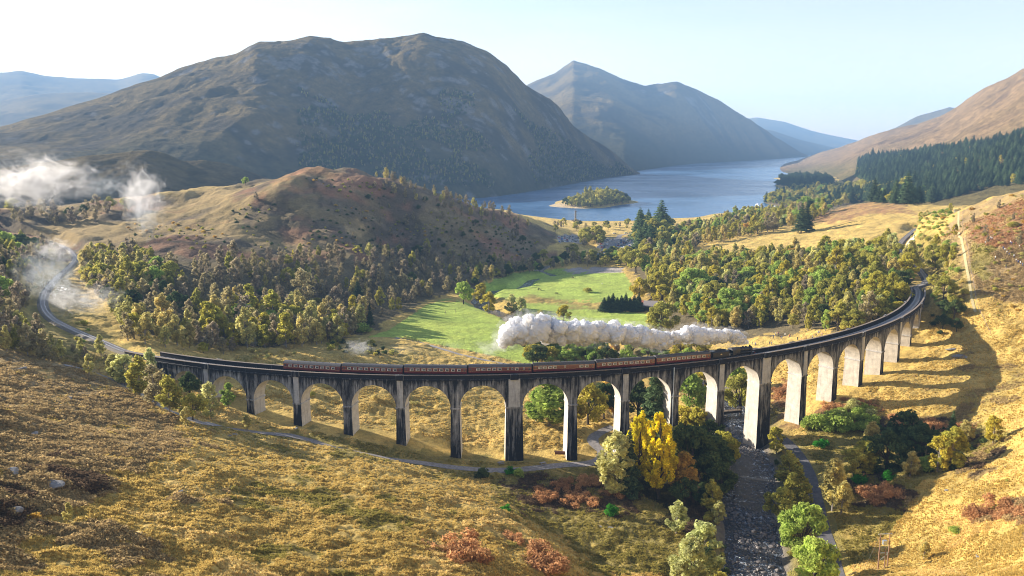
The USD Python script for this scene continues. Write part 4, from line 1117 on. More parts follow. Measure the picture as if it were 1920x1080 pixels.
obj('frame', cat([box(-4.5, 5.2, -0.65, 0.65, 0.75, 1.5), box(5.2, 5.3, -1.25, 1.25, 0.85, 1.35)]), 'black_iron', loco)
obj('buffer_beam', box(5.3, 5.36, -1.25, 1.25, 0.8, 1.35), 'buffer_red', loco)
for y in (-0.86, 0.86):
    obj('buffer', turn(trimesh.creation.cylinder(0.22, 0.5, sections=12), 5.6, y, 1.08, [0, 1, 0]), 'black_iron', loco)
for s in (-1, 1):
    obj('cylinder', turn(trimesh.creation.cylinder(0.42, 1.1, sections=14), 3.9, s * 1.12, 0.95, [0, 1, 0]), 'black_paint', loco)
    obj('connecting_rod', cat([box(-2.4, 1.9, s * 0.95 - 0.03, s * 0.95 + 0.03, 0.74, 0.86), box(-0.2, 3.4, s * 1.03 - 0.03, s * 1.03 + 0.03, 0.84, 0.94)]), 'rail_steel', loco)
    obj('steam_pipe', tube([(3.7, s * 0.75, 2.6), (3.8, s * 1.05, 2.1), (3.85, s * 1.1, 1.4)], 0.13, 8), 'black_paint', loco)
for x in (-2.4, -0.25, 1.9):
    obj('driving_wheel', cat([wheel(x, -0.78, 0.92, 0.92, 0.14, 14), wheel(x, 0.78, 0.92, 0.92, 0.14, 14)]), 'black_iron', loco)
for x in (3.2, 4.9):
    obj('leading_wheel', cat([wheel(x, -0.78, 0.5, 0.5, 0.13, 9), wheel(x, 0.78, 0.5, 0.5, 0.13, 9)]), 'black_iron', loco)
CHIMNEY_S = s_l + 3.95
# ------------------------------------------------------------------ plants
def leaf_mat(name, c0, c1, trans=0.45):
    """c0..c1: the range between one plant and the next"""
    return mat(name, {
        'o': ('object_info', {}), 'a': ('attribute', {'attribute': 'tone'}), 'mx': ('mix_color', {'a': c0, 'b': c1}), 's': ('vector_math', {'math_type': 'scale'}),
        'd': ('diffuse_bsdf', {'roughness': 0.5}), 't': ('translucent_bsdf', {}), 'm': ('mix_closure', {'fac': trans})},
        [('o.random', 'mx.fac'), ('mx.result', 's.vector1'), ('a.fac', 's.scale'), ('s.vector', 'd.color'), ('s.vector', 't.color'), ('d.BSDF', 'm.closure1'), ('t.BSDF', 'm.closure2')], 'm.closure')


leaf_mat('leaf_grey', (0.343, 0.284, 0.205), (0.436, 0.376, 0.185), 0.46)
leaf_mat('leaf_straw', (0.620, 0.515, 0.198), (0.554, 0.528, 0.198), 0.50)
leaf_mat('leaf_olive', (0.380, 0.371, 0.084), (0.501, 0.455, 0.106), 0.48)
leaf_mat('leaf_green', (0.289, 0.394, 0.091), (0.440, 0.531, 0.122), 0.48)
leaf_mat('leaf_dark', (0.073, 0.112, 0.048), (0.119, 0.158, 0.053), 0.36)
leaf_mat('leaf_gold', (0.55, 0.47, 0.075), (0.46, 0.44, 0.085), 0.50)
leaf_mat('leaf_yellow', (0.800, 0.680, 0.030), (0.800, 0.720, 0.050), 0.50)
leaf_mat('leaf_amber', (0.58, 0.36, 0.085), (0.52, 0.37, 0.09), 0.50)
leaf_mat('leaf_willow', (0.484, 0.520, 0.231), (0.669, 0.635, 0.265), 0.50)
leaf_mat('needle_dark', (0.055, 0.087, 0.048), (0.092, 0.129, 0.061), 0.26)
leaf_mat('needle_green', (0.099, 0.152, 0.073), (0.152, 0.205, 0.086), 0.31)
leaf_mat('leaf_bright', (0.050, 0.242, 0.028), (0.066, 0.275, 0.033), 0.41)
noise_mat('bark_grey', (0.16, 0.14, 0.125), (0.30, 0.275, 0.25), 3.0)
noise_mat('bark_brown', (0.045, 0.035, 0.028), (0.10, 0.08, 0.065), 3.0)


def leaves(pts, out, size, r, tone):
    """leaf sprays at pts facing roughly outward: rhombs of two triangles, bent along the middle"""
    n = len(pts)
    nr = out + r.normal(0, 0.75, (n, 3))
    nr /= np.linalg.norm(nr, axis=1, keepdims=True) + 1e-9
    a = np.cross(nr, r.normal(0, 1, (n, 3)))
    a /= np.linalg.norm(a, axis=1, keepdims=True) + 1e-9
    b = np.cross(nr, a)
    s = size * r.uniform(0.6, 1.35, (n, 1))
    v = np.stack([pts - a * s, pts - b * s * 0.62 + nr * s * 0.22, pts + a * s, pts + b * s * 0.62 + nr * s * 0.22], 1).reshape(-1, 3)
    k = np.arange(n)[:, None] * 4
    f = np.concatenate([k + [0, 1, 2], k + [0, 2, 3]])
    return trimesh.Trimesh(v, f, process=False), np.repeat(tone, 4)


def crown_of(lobes, n, size, r, shell=0.30):
    lobes = np.array(lobes, float)
    area = (lobes[:, 3] * lobes[:, 4] + lobes[:, 3] * lobes[:, 5] + lobes[:, 4] * lobes[:, 5])
    which = r.choice(len(lobes), n, p=area / area.sum())
    d = r.normal(0, 1, (n, 3)); d /= np.linalg.norm(d, axis=1, keepdims=True)
    rad = np.clip(1 - np.abs(r.normal(0, shell, n)), 0.15, 1.08)
    L = lobes[which]
    p = L[:, :3] + d * L[:, 3:6] * rad[:, None]
    lobe_tone = r.uniform(0.72, 1.25, len(lobes))
    tone = lobe_tone[which] * r.uniform(0.75, 1.25, n)
    return leaves(p, d, size, r, tone)


def make_tree(kls, kind, leaf, bark, H, seed, n=2400):
    r = np.random.default_rng(seed)
    limbs, lobes = [], []
    if kind == 'birch':
        lean = r.normal(0, 0.02, 2) * H
        limbs.append(tube([(0, 0, -0.4), (lean[0] * .3, lean[1] * .3, H * .35), (lean[0] * .7, lean[1] * .7, H * .7), (lean[0], lean[1], H * .95)], [H * .016, H * .012, H * .006, H * .002], 6))
        W_ = r.uniform(.17, .24) * H
        for k in range(42):
            t = r.uniform(0.16, 1.0) if k else 1.0
            env = W_ * (math.sin(math.pi * min(1, (t - 0.08) ** 0.75)) * 0.95 + 0.10)
            a = r.uniform(0, 2 * math.pi)
            q = env * r.uniform(0.35, 1.0)
            c = (math.cos(a) * q + lean[0] * t, math.sin(a) * q + lean[1] * t, t * H * 0.95)
            sz = H * r.uniform(.04, .08)
            lobes.append((*c, sz, sz, sz * r.uniform(1.0, 1.6)))
            if k % 2 == 0:
                limbs.append(tube([(lean[0] * t, lean[1] * t, c[2] - H * .18), c], [H * .006, H * .0015], 4))
        shell = 0.40
    elif kind == 'broadleaf':
        limbs.append(tube([(0, 0, -0.4), (0, 0, H * .2), (r.normal(0, .02) * H, r.normal(0, .02) * H, H * .5)], [H * .03, H * .022, H * .012], 7))
        W_ = r.uniform(.36, .46) * H
        for k in range(36):
            a, e = r.uniform(0, 2 * math.pi), r.uniform(-0.5, 1.0) * math.pi / 2
            q = r.uniform(0.6, 0.95)
            c = (W_ * q * math.cos(a) * math.cos(e), W_ * q * math.sin(a) * math.cos(e), H * .50 + H * .40 * q * math.sin(e))
            sz = H * r.uniform(.075, .135)
            lobes.append((*c, sz, sz, sz * .85))
            if k % 3 == 0:
                limbs.append(tube([(0, 0, H * .22), (c[0] * .5, c[1] * .5, (c[2] + H * .3) / 2), c], [H * .012, H * .008, H * .002], 5))
        shell = 0.26
    elif kind == 'poplar':
        limbs.append(tube([(0, 0, -0.4), (0, 0, H * .4), (0, 0, H * .95)], [H * .016, H * .010, H * .002], 7))
        for k in range(120):
            t = 1 - r.uniform(0, 1) ** 0.8 * 0.78 if k else 0.98
            env = H * (0.022 + .150 * math.sin(math.pi * (1 - t) ** 0.72 * 0.92) * (1 if t > .3 else .75))
            a = r.uniform(0, 2 * math.pi)
            q = env * r.uniform(0.2, 1.0)
            sz = H * r.uniform(.015, .032)
            c = (math.cos(a) * q, math.sin(a) * q, t * H * .96)
            lobes.append((*c, sz, sz, sz * r.uniform(1.6, 2.6)))
            if k % 4 == 0:
                limbs.append(tube([(0, 0, c[2] - H * .2), (c[0] * .6, c[1] * .6, c[2] - H * .07), c], [H * .007, H * .004, H * .001], 4))
        shell = 0.35
    elif kind == 'bush':
        for k in range(4):
            a = r.uniform(0, 2 * math.pi)
            limbs.append(tube([(0, 0, -0.3), (math.cos(a) * H * .25, math.sin(a) * H * .25, H * .6)], [H * .03, H * .008], 4))
        for k in range(13):
            a, q = r.uniform(0, 2 * math.pi), r.uniform(0, .55) * H
            sz = H * r.uniform(.22, .36)
            lobes.append((math.cos(a) * q, math.sin(a) * q, H * r.uniform(.25, .72) * (1 - .5 * q / H), sz, sz, sz * .85))
        shell = 0.25
    if kind == 'conifer':
        limbs.append(tube([(0, 0, -0.4), (0, 0, H * .5), (0, 0, H * .99)], [H * .016, H * .010, H * .001], 6))
        t = 1 - np.sqrt(r.uniform(0.0006, 0.86, n))
        tiers = np.round(t * 17 + r.normal(0, .16, n)) / 17
        t = np.clip(0.75 * tiers + 0.25 * t, 0.10, 0.995)
        a = r.uniform(0, 2 * np.pi, n)
        nb = 9
        ab = np.round(a / (2 * np.pi) * nb) * 2 * np.pi / nb + tiers * 40
        a = ab + r.normal(0, .24, n)
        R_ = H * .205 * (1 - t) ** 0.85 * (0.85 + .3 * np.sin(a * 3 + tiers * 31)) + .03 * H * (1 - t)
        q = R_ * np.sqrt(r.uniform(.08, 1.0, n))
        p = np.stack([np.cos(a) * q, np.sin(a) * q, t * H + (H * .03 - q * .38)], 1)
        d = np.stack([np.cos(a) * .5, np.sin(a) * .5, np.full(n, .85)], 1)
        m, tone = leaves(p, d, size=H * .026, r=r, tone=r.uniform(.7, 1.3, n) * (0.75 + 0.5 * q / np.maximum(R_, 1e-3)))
    else:
        m, tone = crown_of(lobes, n, {'birch': .030, 'broadleaf': .034, 'poplar': .0145, 'bush': .075}[kind] * H, r, shell)
    obj('trunk' if kind != 'bush' else 'stems', cat(limbs), bark, kls)
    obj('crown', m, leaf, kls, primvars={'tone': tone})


KINDS = {}
_seed = 100
for kind, H, bark, palettes, variants, n in (
        ('birch', 11.0, 'bark_grey', ('grey', 'straw', 'olive', 'green', 'gold', 'willow', 'amber'), 2, 2300),
        ('broadleaf', 11.0, 'bark_brown', ('olive', 'green', 'dark', 'gold', 'amber'), 2, 3000),
        ('conifer', 14.0, 'bark_brown', ('needle_dark', 'needle_green'), 2, 3200),
        ('bush', 2.6, 'bark_brown', ('olive', 'green', 'dark', 'willow', 'straw', 'bright', 'amber'), 2, 900)):
    for pal in palettes:
        for v_ in range(variants):
            _seed += 1
            k = klass(f"{kind}_{pal.replace('needle_', '')}_{'ab'[v_]}")
            make_tree(k, kind, pal if pal.startswith('needle') else 'leaf_' + pal, bark, H, _seed, int(n * {'grey': 0.62, 'straw': 0.85}.get(pal, 1.0)))
            KINDS.setdefault((kind, pal), []).append(k)
HEIGHT = dict(birch=11.0, broadleaf=11.0, conifer=14.0, bush=2.6)
NAME = dict(birch='birch_tree', broadleaf='broadleaf_tree', conifer='conifer_tree', bush='bush')
CATEGORY = dict(birch='tree', broadleaf='tree', conifer='tree', bush='bush')
WORD = dict(grey='grey brown, nearly bare', straw='pale straw coloured', olive='olive brown', green='fresh green', gold='golden yellow', willow='pale grey green', amber='orange amber', dark='dark green', needle_dark='dark blue green', needle_green='mid green', bright='vivid green')
NOUN = dict(birch='slender birch', broadleaf='round crowned broadleaf tree', conifer='pointed conifer', bush='low rounded bush')

FOREST = []           # (kind, palette, x, y, z, height, group, place, order)
TAKEN = []            # crowns of the single trees


def one(kind, pal, px, py, hpx, label, wide=1.0, off=0.0, dist=None, z=None, name=None):
    """a single tree: foot at (px, py) of the photograph, hpx tall there"""
    if dist is None:
        p = hit(px, py, GROUND)[0][0]
    else:
        p = polar(px, dist, 0.0); p[2] = float(ground_z(p[0], p[1]))
    slant = np.linalg.norm(p - [0, 0, ZC])
    H = hpx * slant / F / math.cos(PITCH + 0.1)
    TAKEN.append((p[0], p[1]))
    k = KINDS[(kind, pal)][int(abs(px * 7 + py)) % 2]
    s = H / HEIGHT[kind]
    return copy_of(k, name or NAME[kind], p, (px * 1.7) % 6.28, (s * wide, s * wide, s), label=label, category=CATEGORY[kind])


# the two yellow poplars
pk = klass('poplar_yellow_a'); make_tree(pk, 'poplar', 'leaf_yellow', 'bark_brown', 24.0, 501, 8000)
pk2 = klass('poplar_yellow_b'); make_tree(pk2, 'poplar', 'leaf_yellow', 'bark_brown', 24.0, 502, 8000)
for kk, px, py, hpx, lab, w_ in ((pk, 1197, 918, 138, 'bright yellow poplar, shorter and left of the pair by the river', 0.95), (pk2, 1234, 938, 152, 'bright yellow poplar, taller and right of the pair by the river', 1.1)):
    p = hit(px, py, GROUND)[0][0]
    s = hpx * np.linalg.norm(p - [0, 0, ZC]) / F / 0.93 / 24.0
    copy_of(kk, 'poplar_tree', p, 0.4, (s * w_, s * w_, s), label=lab, category='tree')
    TAKEN.append((p[0], p[1]))
S = [
    ('birch', 'amber', 1278, 932, 80, 'wide golden tree leaning out just right of the yellow poplars', 1.5),
    ('birch', 'willow', 1157, 928, 112, 'lit grey green leafy tree left of the yellow poplars', 1.35),
    ('conifer', 'needle_dark', 1178, 930, 118, 'black green shaded conifer close behind the left yellow poplar', 1.0),
    ('broadleaf', 'dark', 1296, 905, 110, 'dark brown green broad tree behind the golden tree', 1.0),
    ('broadleaf', 'olive', 1268, 880, 80, 'olive broadleaf tree between the poplars and the viaduct', 1.0),
    ('broadleaf', 'gold', 1357, 878, 70, 'yellow green round tree on the left river bank by the pier', 1.0),
    ('broadleaf', 'dark', 1336, 893, 80, 'dark round tree left of the yellow green tree on the river bank', 1.1),
    ('birch', 'gold', 1308, 838, 70, 'golden birch rising against the pale pier left of the river', 1.4),
    ('broadleaf', 'dark', 1330, 850, 65, 'dark blue green tree standing against the pale pier', 1.0),
    ('broadleaf', 'gold', 1283, 822, 62, 'yellow green tree just under the eleventh arch', 1.0),
    ('broadleaf', 'dark', 1352, 935, 70, 'shaded dark tree overhanging the left river bank', 1.0),
    ('birch', 'olive', 1334, 965, 64, 'olive brown small tree at the left river bank', 1.3),
    ('conifer', 'needle_green', 1228, 838, 160, 'tall dark spruce filling the tenth arch', 1.1),
    ('birch', 'willow', 1268, 1000, 58, 'small pale olive tree with bare lower stems below the poplars', 1.5),
    ('birch', 'willow', 1348, 985, 42, 'small pale twiggy tree at the river edge', 1.3),
    ('birch', 'willow', 1318, 1090, 105, 'large pale grey green willow at the bottom beside the river', 1.5),
    ('birch', 'willow', 1297, 1110, 95, 'pale willow cut by the bottom edge left of the river', 1.5),
    ('broadleaf', 'green', 1503, 1040, 95, 'big fresh green tree on the right river bank, upper of two', 1.05),
    ('broadleaf', 'green', 1526, 1105, 92, 'big yellowish green tree at the bottom edge, lower of two by the road', 1.1),
    ('broadleaf', 'gold', 1507, 950, 38, 'small round yellow green tree beside the road', 1.0),
    ('broadleaf', 'olive', 1466, 985, 68, 'grey green willow leaning over the right river bank', 1.0),
    ('birch', 'olive', 1492, 950, 70, 'brownish shaded birch between river and road', 1.4),
    ('birch', 'olive', 1478, 915, 66, 'thin brownish birch by the pier at the start of the road', 1.5),
    ('birch', 'gold', 1456, 850, 46, 'pale yellow green small tree beside the foot of the river pier', 1.4),
    ('birch', 'straw', 1560, 958, 88, 'tall pale yellow birch right of the road', 1.3),
    ('birch', 'straw', 1577, 965, 60, 'smaller pale birch touching the tall yellow birch', 1.3),
    ('birch', 'gold', 1620, 888, 58, 'yellow green birch at the left of the shaded thicket', 1.8),
    ('broadleaf', 'olive', 1600, 895, 52, 'olive tree at the left edge of the shaded thicket', 1.3),
    ('birch', 'straw', 1632, 850, 56, 'pinkish bare birch at the back of the thicket', 1.3),
    ('broadleaf', 'dark', 1690, 845, 72, 'largest dark green tree at the top of the thicket', 1.1),
    ('broadleaf', 'dark', 1662, 880, 70, 'dark green tree in the middle of the thicket', 1.2),
    ('broadleaf', 'dark', 1728, 860, 62, 'dark green tree right of the largest in the thicket', 1.1),
    ('birch', 'gold', 1757, 885, 62, 'golden birch in front at the right of the thicket', 1.3),
    ('birch', 'gold', 1780, 882, 70, 'taller yellow green birch right of the golden birch', 1.5),
    ('conifer', 'needle_green', 1784, 822, 46, 'small grey green spruce with a thin spire beyond the thicket', 1.0),
    ('birch', 'straw', 1812, 832, 38, 'pale birch beyond the thicket on the bracken bank', 1.6),
    ('birch', 'gold', 1862, 832, 44, 'golden birch at the right end of the bracken bank', 1.5),
    ('birch', 'straw', 1706, 893, 40, 'small pale pink birch at the foot of the thicket', 1.6),
    ('bush', 'green', 1742, 882, 28, 'lit green bush at the foot of the golden birches', 1.0),
    ('bush', 'bright', 1610, 905, 20, 'vivid green bush left of the dark bracken hollow', 1.0),
    ('bush', 'bright', 1665, 900, 18, 'vivid green bush at the top of the dark bracken hollow', 1.0),
    ('bush', 'bright', 1145, 966, 24, 'vivid green dome of a bush below the dark bracken', 0.85),
    ('bush', 'green', 972, 893, 16, 'yellow green bush beside the path, nearer of two', 1.0),
    ('bush', 'bright', 958, 888, 16, 'green bush beside the path, farther of two', 1.0),
    ('bush', 'dark', 905, 896, 20, 'dark bush where the path bends past the spur', 1.2),
    ('bush', 'bright', 950, 958, 14, 'small green bush on the brow above the bracken', 1.0),
    ('bush', 'bright', 1540, 838, 18, 'small pointed green bush below the scrub', 1.0),
    # seen through and beyond the arches
    ('birch', 'green', 1030, 798, 86, 'light green larch seen through the eighth arch', 2.2),
    ('birch', 'green', 1005, 790, 60, 'smaller light green tree at the left of the eighth arch', 1.8),
    ('broadleaf', 'gold', 1102, 796, 82, 'yellow green maple seen through the ninth arch', 1.0),
    ('broadleaf', 'dark', 1132, 785, 72, 'dark green tree in the ninth arch', 1.0),
    ('birch', 'amber', 1150, 782, 78, 'orange birch at the right of the ninth arch', 1.4),
    ('broadleaf', 'dark', 1196, 790, 80, 'dark tree left of the spruce in the tenth arch', 1.0),
    ('broadleaf', 'green', 1290, 775, 78, 'green tree seen through the eleventh arch', 1.0),
    ('broadleaf', 'gold', 1322, 745, 60, 'yellow green crown high in the eleventh arch', 1.0),
    ('broadleaf', 'olive', 1388, 780, 76, 'grey olive tree over the river in the twelfth arch', 1.0),
    ('broadleaf', 'green', 1380, 740, 56, 'green crown at the top of the twelfth arch', 1.0),
    # meadow and farm
    ('broadleaf', 'green', 869, 570, 44, 'bright green round tree at the tip of the meadow', 1.0),
    ('birch', 'gold', 903, 570, 38, 'yellow green tree beside the bend of the river', 1.7),
    ('birch', 'gold', 916, 588, 40, 'bright yellow tree by the pool in the meadow', 1.5),
    ('birch', 'willow', 958, 588, 36, 'thin half bare tree on the gravel bank', 1.6),
    ('birch', 'willow', 976, 590, 34, 'thin half bare tree, second on the gravel bank', 1.6),
    ('broadleaf', 'gold', 1057, 604, 34, 'olive yellow tree rising behind the white steam', 1.0),
    ('broadleaf', 'gold', 1013, 606, 26, 'yellowish tree just above the white steam', 1.0),
    ('broadleaf', 'olive', 1238, 632, 66, 'big dark olive oak below the barn', 1.15),
    ('broadleaf', 'olive', 1192, 512, 44, 'large dark round tree at the end of the far meadow', 1.2),
    ('broadleaf', 'gold', 1198, 560, 40, 'golden brown tree at the corner of the meadow', 1.0),
    ('broadleaf', 'olive', 1222, 558, 40, 'olive tree beside the barn', 1.0),
    ('conifer', 'needle_dark', 694, 612, 42, 'small dark cypress at the edge of the meadow', 0.9),
    ('bush', 'green', 677, 622, 16, 'green bush at the left corner of the meadow', 1.6),
    ('bush', 'olive', 1102, 548, 10, 'lone low bush in the far meadow', 1.3),
    ('broadleaf', 'green', 461, 348, 16, 'lone green tree on the skyline of the knoll', 1.0),
    ('conifer', 'needle_dark', 1502, 436, 50, 'tall dark pine group at the edge of the bracken slope', 1.4),
    ('conifer', 'needle_dark', 1512, 433, 46, 'dark pine pressed against the tall one above the bracken', 1.4),
    # at the left end of the viaduct
    ('birch', 'willow', 236, 722, 52, 'pale green round tree at the left end of the viaduct', 2.0),
    ('birch', 'willow', 282, 712, 54, 'thin pale tree standing in front of the parapet', 0.9),
    ('birch', 'straw', 212, 712, 42, 'straw coloured birch left of the round pale tree', 1.4),
    ('birch', 'olive', 262, 742, 66, 'olive birch right of the round pale tree', 1.5),
    ('birch', 'grey', 292, 762, 70, 'grey stemmed birch in front of the first arch', 1.5),
    ('birch', 'olive', 318, 775, 66, 'olive birch at the right of the roadside clump', 1.4),
    ('broadleaf', 'dark', 356, 748, 50, 'dark leafy tree inside the first arch', 0.9),
    ('broadleaf', 'olive', 362, 788, 48, 'grey green willow bush at the foot of the second pier', 1.1),
    ('birch', 'willow', 396, 785, 62, 'pale twiggy birch in front of the second arch', 1.3),
    ('birch', 'straw', 348, 800, 34, 'small straw coloured birch on the path edge', 1.3),
    ('birch', 'straw', 464, 806, 28, 'small pale birch beside the path bend', 1.4),
    ('birch', 'green', 428, 765, 44, 'slim green birch behind the second arch', 1.4),
    ('bush', 'straw', 700, 735, 0.1, '', 1.0),
    ('birch', 'straw', 167, 702, 32, 'straw coloured tree at the top of the path', 1.4),
    ('birch', 'straw', 129, 978, 30, 'lone small pale tree on the dark heather of the spur', 1.3),
    ('bush', 'amber', 62, 975, 14, 'small orange bracken bush on the dark heather', 1.4),
    ('birch', 'straw', 778, 953 + 0, 0.1, '', 1.0),
    ('birch', 'straw', 1578, 1000 - 60, 0.1, '', 1.0),
    ('birch', 'straw', 1732, 1048, 30, 'small pale birch right of the power poles', 1.4),
    ('bush', 'green', 1788, 998, 12, 'small green bush on the right grass slope', 1.5),
]
for row in S:
    if row[5]:
        one(*row[:5], row[5], row[6])
for k, px in enumerate((1133, 1141, 1149, 1157, 1165, 1173, 1181, 1189, 1197)):
    p = hit(px, 584, GROUND)[0][0]
    copy_of(KINDS[('conifer', 'needle_dark')][k % 2], 'conifer_tree', p, k * 1.3, (1.45, 1.45, 0.66 + 0.1 * (k % 3)), label='dense dark cypress in the clipped row beside the barn', category='tree', group='cypress row by the barn')
    TAKEN.append((p[0], p[1]))


def region(poly, spacing, mix, hrange, group, place, far=False, n=26000, big=None, lump=None, keep=1.0, below=None):
    """trees with their feet inside the polygon of the photograph, no closer than spacing to each other"""
    P = np.array(poly, float)
    x0, y0, x1, y1 = *P.min(0), *P.max(0)
    px, py = rng.uniform(x0, x1, n), rng.uniform(y0, y1, n)
    k = shapely.contains_xy(Polygon(poly), px, py)
    p, ok = hit(px[k], py[k], GROUND, far)
    p = p[ok]
    p = p[rng.permutation(len(p))]
    if spacing > 0 and len(p):
        sc = max(1.0, 1.0)
        cell, out = {}, []
        for q in p:
            key = (int(q[0] // spacing), int(q[1] // spacing))
            if any((q[0] - o[0]) ** 2 + (q[1] - o[1]) ** 2 < spacing**2 for a in (-1, 0, 1) for b in (-1, 0, 1) for o in cell.get((key[0] + a, key[1] + b), ())):
                continue
            cell.setdefault(key, []).append(q)
            out.append(q)
        p = np.array(out)
    if not len(p):
        return
    if lump:                                              # clumps and clearings
        p = p[fbm2(p[:, 0], p[:, 1], lump, 3, 97) > -0.12]
    p = p[rng.random(len(p)) < keep]
    for tree_, lim in ((t_path, 3.5), (t_road, 3.2), (t_track, 4.6 if hrange[1] <= 7 else 6.5), (t_riv, 8.2 if hrange[1] > 7 else 7.0), (t_farm, 3), (t_side, 2.5)):
        p = p[tree_.query(p[:, :2])[0] > lim]
    rad = np.hypot(p[:, 0] - CX, p[:, 1] - CY)
    p = p[~((np.abs(rad - (RN - 3)) < 6.5) & (p[:, 1] < 420))]
    p = p[p[:, 2] > 0.25]
    names, w = zip(*mix.items())
    w = np.array(w, float) / sum(w)
    fields = np.stack([fbm2(p[:, 0], p[:, 1], 26, 2, 200 + i) for i in range(len(names))], 1)
    g = rng.gumbel(size=fields.shape) * 0.55 + fields * 1.6 + np.log(w)
    for q, i in zip(p, g.argmax(1)):
        kind, pal = names[i]
        H = rng.uniform(*hrange) * float(np.exp(rng.normal(-0.03, 0.2))) * {'birch': 1.0, 'broadleaf': 0.9, 'conifer': 1.25, 'bush': 0.28}[kind]
        FOREST.append((kind, pal, q[0], q[1], q[2], H, group, place))


B, L, C, U = 'birch', 'broadleaf', 'conifer', 'bush'
shade_mix = {(B, 'grey'): 8, (B, 'straw'): 2, (B, 'olive'): 2.5, (L, 'dark'): 1.2, (L, 'olive'): 1.2, (L, 'gold'): 0.35, (B, 'gold'): 0.6, (L, 'green'): 0.5, (C, 'needle_dark'): 0.4}
region([(150, 490), (240, 478), (330, 505), (480, 490), (620, 480), (700, 474), (850, 478), (990, 505), (930, 525), (850, 548), (760, 578), (705, 600), (640, 640), (520, 650), (430, 652), (330, 640), (250, 618), (190, 575)], 6.6, shade_mix, (7, 12.5), 'trees of the shaded wood below the knoll', 'in the shaded wood below the knoll', keep=0.72)
region([(430, 600), (520, 590), (640, 600), (690, 612), (640, 642), (540, 652), (440, 655), (380, 640)], 7.0, {(B, 'straw'): 3, (B, 'gold'): 2, (L, 'gold'): 1.5, (B, 'grey'): 2, (L, 'green'): 1, (C, 'needle_green'): 0.4}, (11, 16), 'tall trees between the dark wood and the viaduct', 'between the dark wood and the viaduct')
region([(225, 605), (330, 635), (440, 655), (430, 668), (330, 655), (240, 640)], 7.0, {(B, 'straw'): 3, (B, 'grey'): 2, (L, 'gold'): 1}, (7, 12), 'trees beside the railway left of the viaduct', 'beside the railway left of the viaduct')
region([(85, 645), (205, 668), (215, 692), (130, 686), (85, 676)], 4.6, {(B, 'grey'): 3, (B, 'straw'): 2, (U, 'olive'): 2}, (4, 6), 'low birches between path and railway', 'between the path and the railway on the left')
region([(60, 540), (78, 590), (120, 630), (190, 655), (215, 665), (240, 650), (190, 628), (140, 600), (110, 560), (100, 530)], 4.0, {(U, 'olive'): 3, (U, 'straw'): 2, (U, 'green'): 1.5, (B, 'straw'): .5}, (4, 7), 'scrub along the railway on the left', 'along the railway on the left', keep=0.8)
region([(-60, 590), (30, 610), (85, 645), (85, 676), (0, 662), (-60, 655)], 5.2, {(B, 'grey'): 4, (B, 'straw'): 2, (B, 'olive'): 2.5, (L, 'olive'): 0.8}, (6.5, 10), 'birches at the left edge below the railway', 'at the left edge below the railway')
region([(-60, 450), (40, 455), (100, 470), (125, 500), (90, 530), (60, 570), (40, 590), (-60, 580)], 6.5, {(B, 'grey'): 3, (B, 'olive'): 2, (L, 'amber'): 0.6, (L, 'dark'): 1.4, (L, 'green'): 0.8}, (8, 12), 'brown trees above the railway bend', 'above the railway bend on the left')
region([(150, 490), (230, 478), (300, 500), (330, 540), (250, 560), (170, 540)], 6.5, {(L, 'olive'): 1, (B, 'straw'): 1.6, (B, 'olive'): 2, (L, 'gold'): 0.8, (L, 'green'): .8}, (8, 12), 'trees right of the railway bend', 'right of the railway bend')
right_mix = {(B, 'straw'): 2.6, (B, 'gold'): 2.4, (B, 'olive'): 2.2, (L, 'olive'): 2.0, (L, 'gold'): 1.5, (B, 'grey'): 1.5, (L, 'green'): 1.6, (L, 'dark'): 0.9, (B, 'amber'): 0.35, (L, 'amber'): 0.45, (B, 'willow'): 1.2, (B, 'green'): 1.6}
region([(1205, 505), (1290, 485), (1420, 490), (1560, 480), (1690, 462), (1690, 492), (1725, 530), (1700, 590), (1640, 618), (1560, 626), (1440, 612), (1380, 622), (1330, 622), (1270, 590), (1235, 570)], 6.3, right_mix, (9, 14.5), 'mixed autumn trees of the wood right of the meadow', 'in the autumn wood right of the meadow', lump=None)
region([(1290, 560), (1420, 560), (1430, 612), (1380, 622), (1310, 610)], 8.0, {(L, 'dark'): 1, (L, 'green'): 2, (B, 'gold'): 1, (B, 'straw'): 1}, (12, 15), 'tall trees at the near edge of the autumn wood', 'at the near edge of the autumn wood')
region([(990, 690), (1310, 690), (1310, 668), (1150, 655), (1000, 660)], 6.5, {(L, 'green'): 3, (L, 'gold'): 2, (B, 'amber'): 0.8, (L, 'dark'): 1.5, (C, 'needle_green'): 0.6}, (9, 14), 'trees just beyond the train and its steam', 'just beyond the train')
region([(1205, 478), (1250, 445), (1300, 428), (1400, 403), (1450, 392), (1520, 392), (1560, 398), (1510, 420), (1420, 442), (1310, 462), (1290, 480), (1240, 495)], 8.5, right_mix, (10, 15), 'woodland trees near the loch shore', 'in the woodland near the loch shore')
region([(1428, 378), (1445, 362), (1520, 352), (1600, 350), (1700, 352), (1745, 372), (1690, 380), (1620, 375), (1560, 390), (1500, 392)], 10.0, {(L, 'olive'): 2, (B, 'gold'): 1.5, (L, 'gold'): 1.2, (L, 'green'): 1.2, (L, 'dark'): 1, (B, 'straw'): 1, (C, 'needle_dark'): 1.2}, (10, 15), 'trees along the far loch shore', 'along the far loch shore', far=True)
region([(1560, 372), (1740, 362), (1750, 380), (1690, 383), (1620, 378)], 11.0, {(C, 'needle_dark'): 2, (C, 'needle_green'): 1}, (14, 19), 'dark conifers behind the bracken slope', 'behind the bracken slope', far=True)
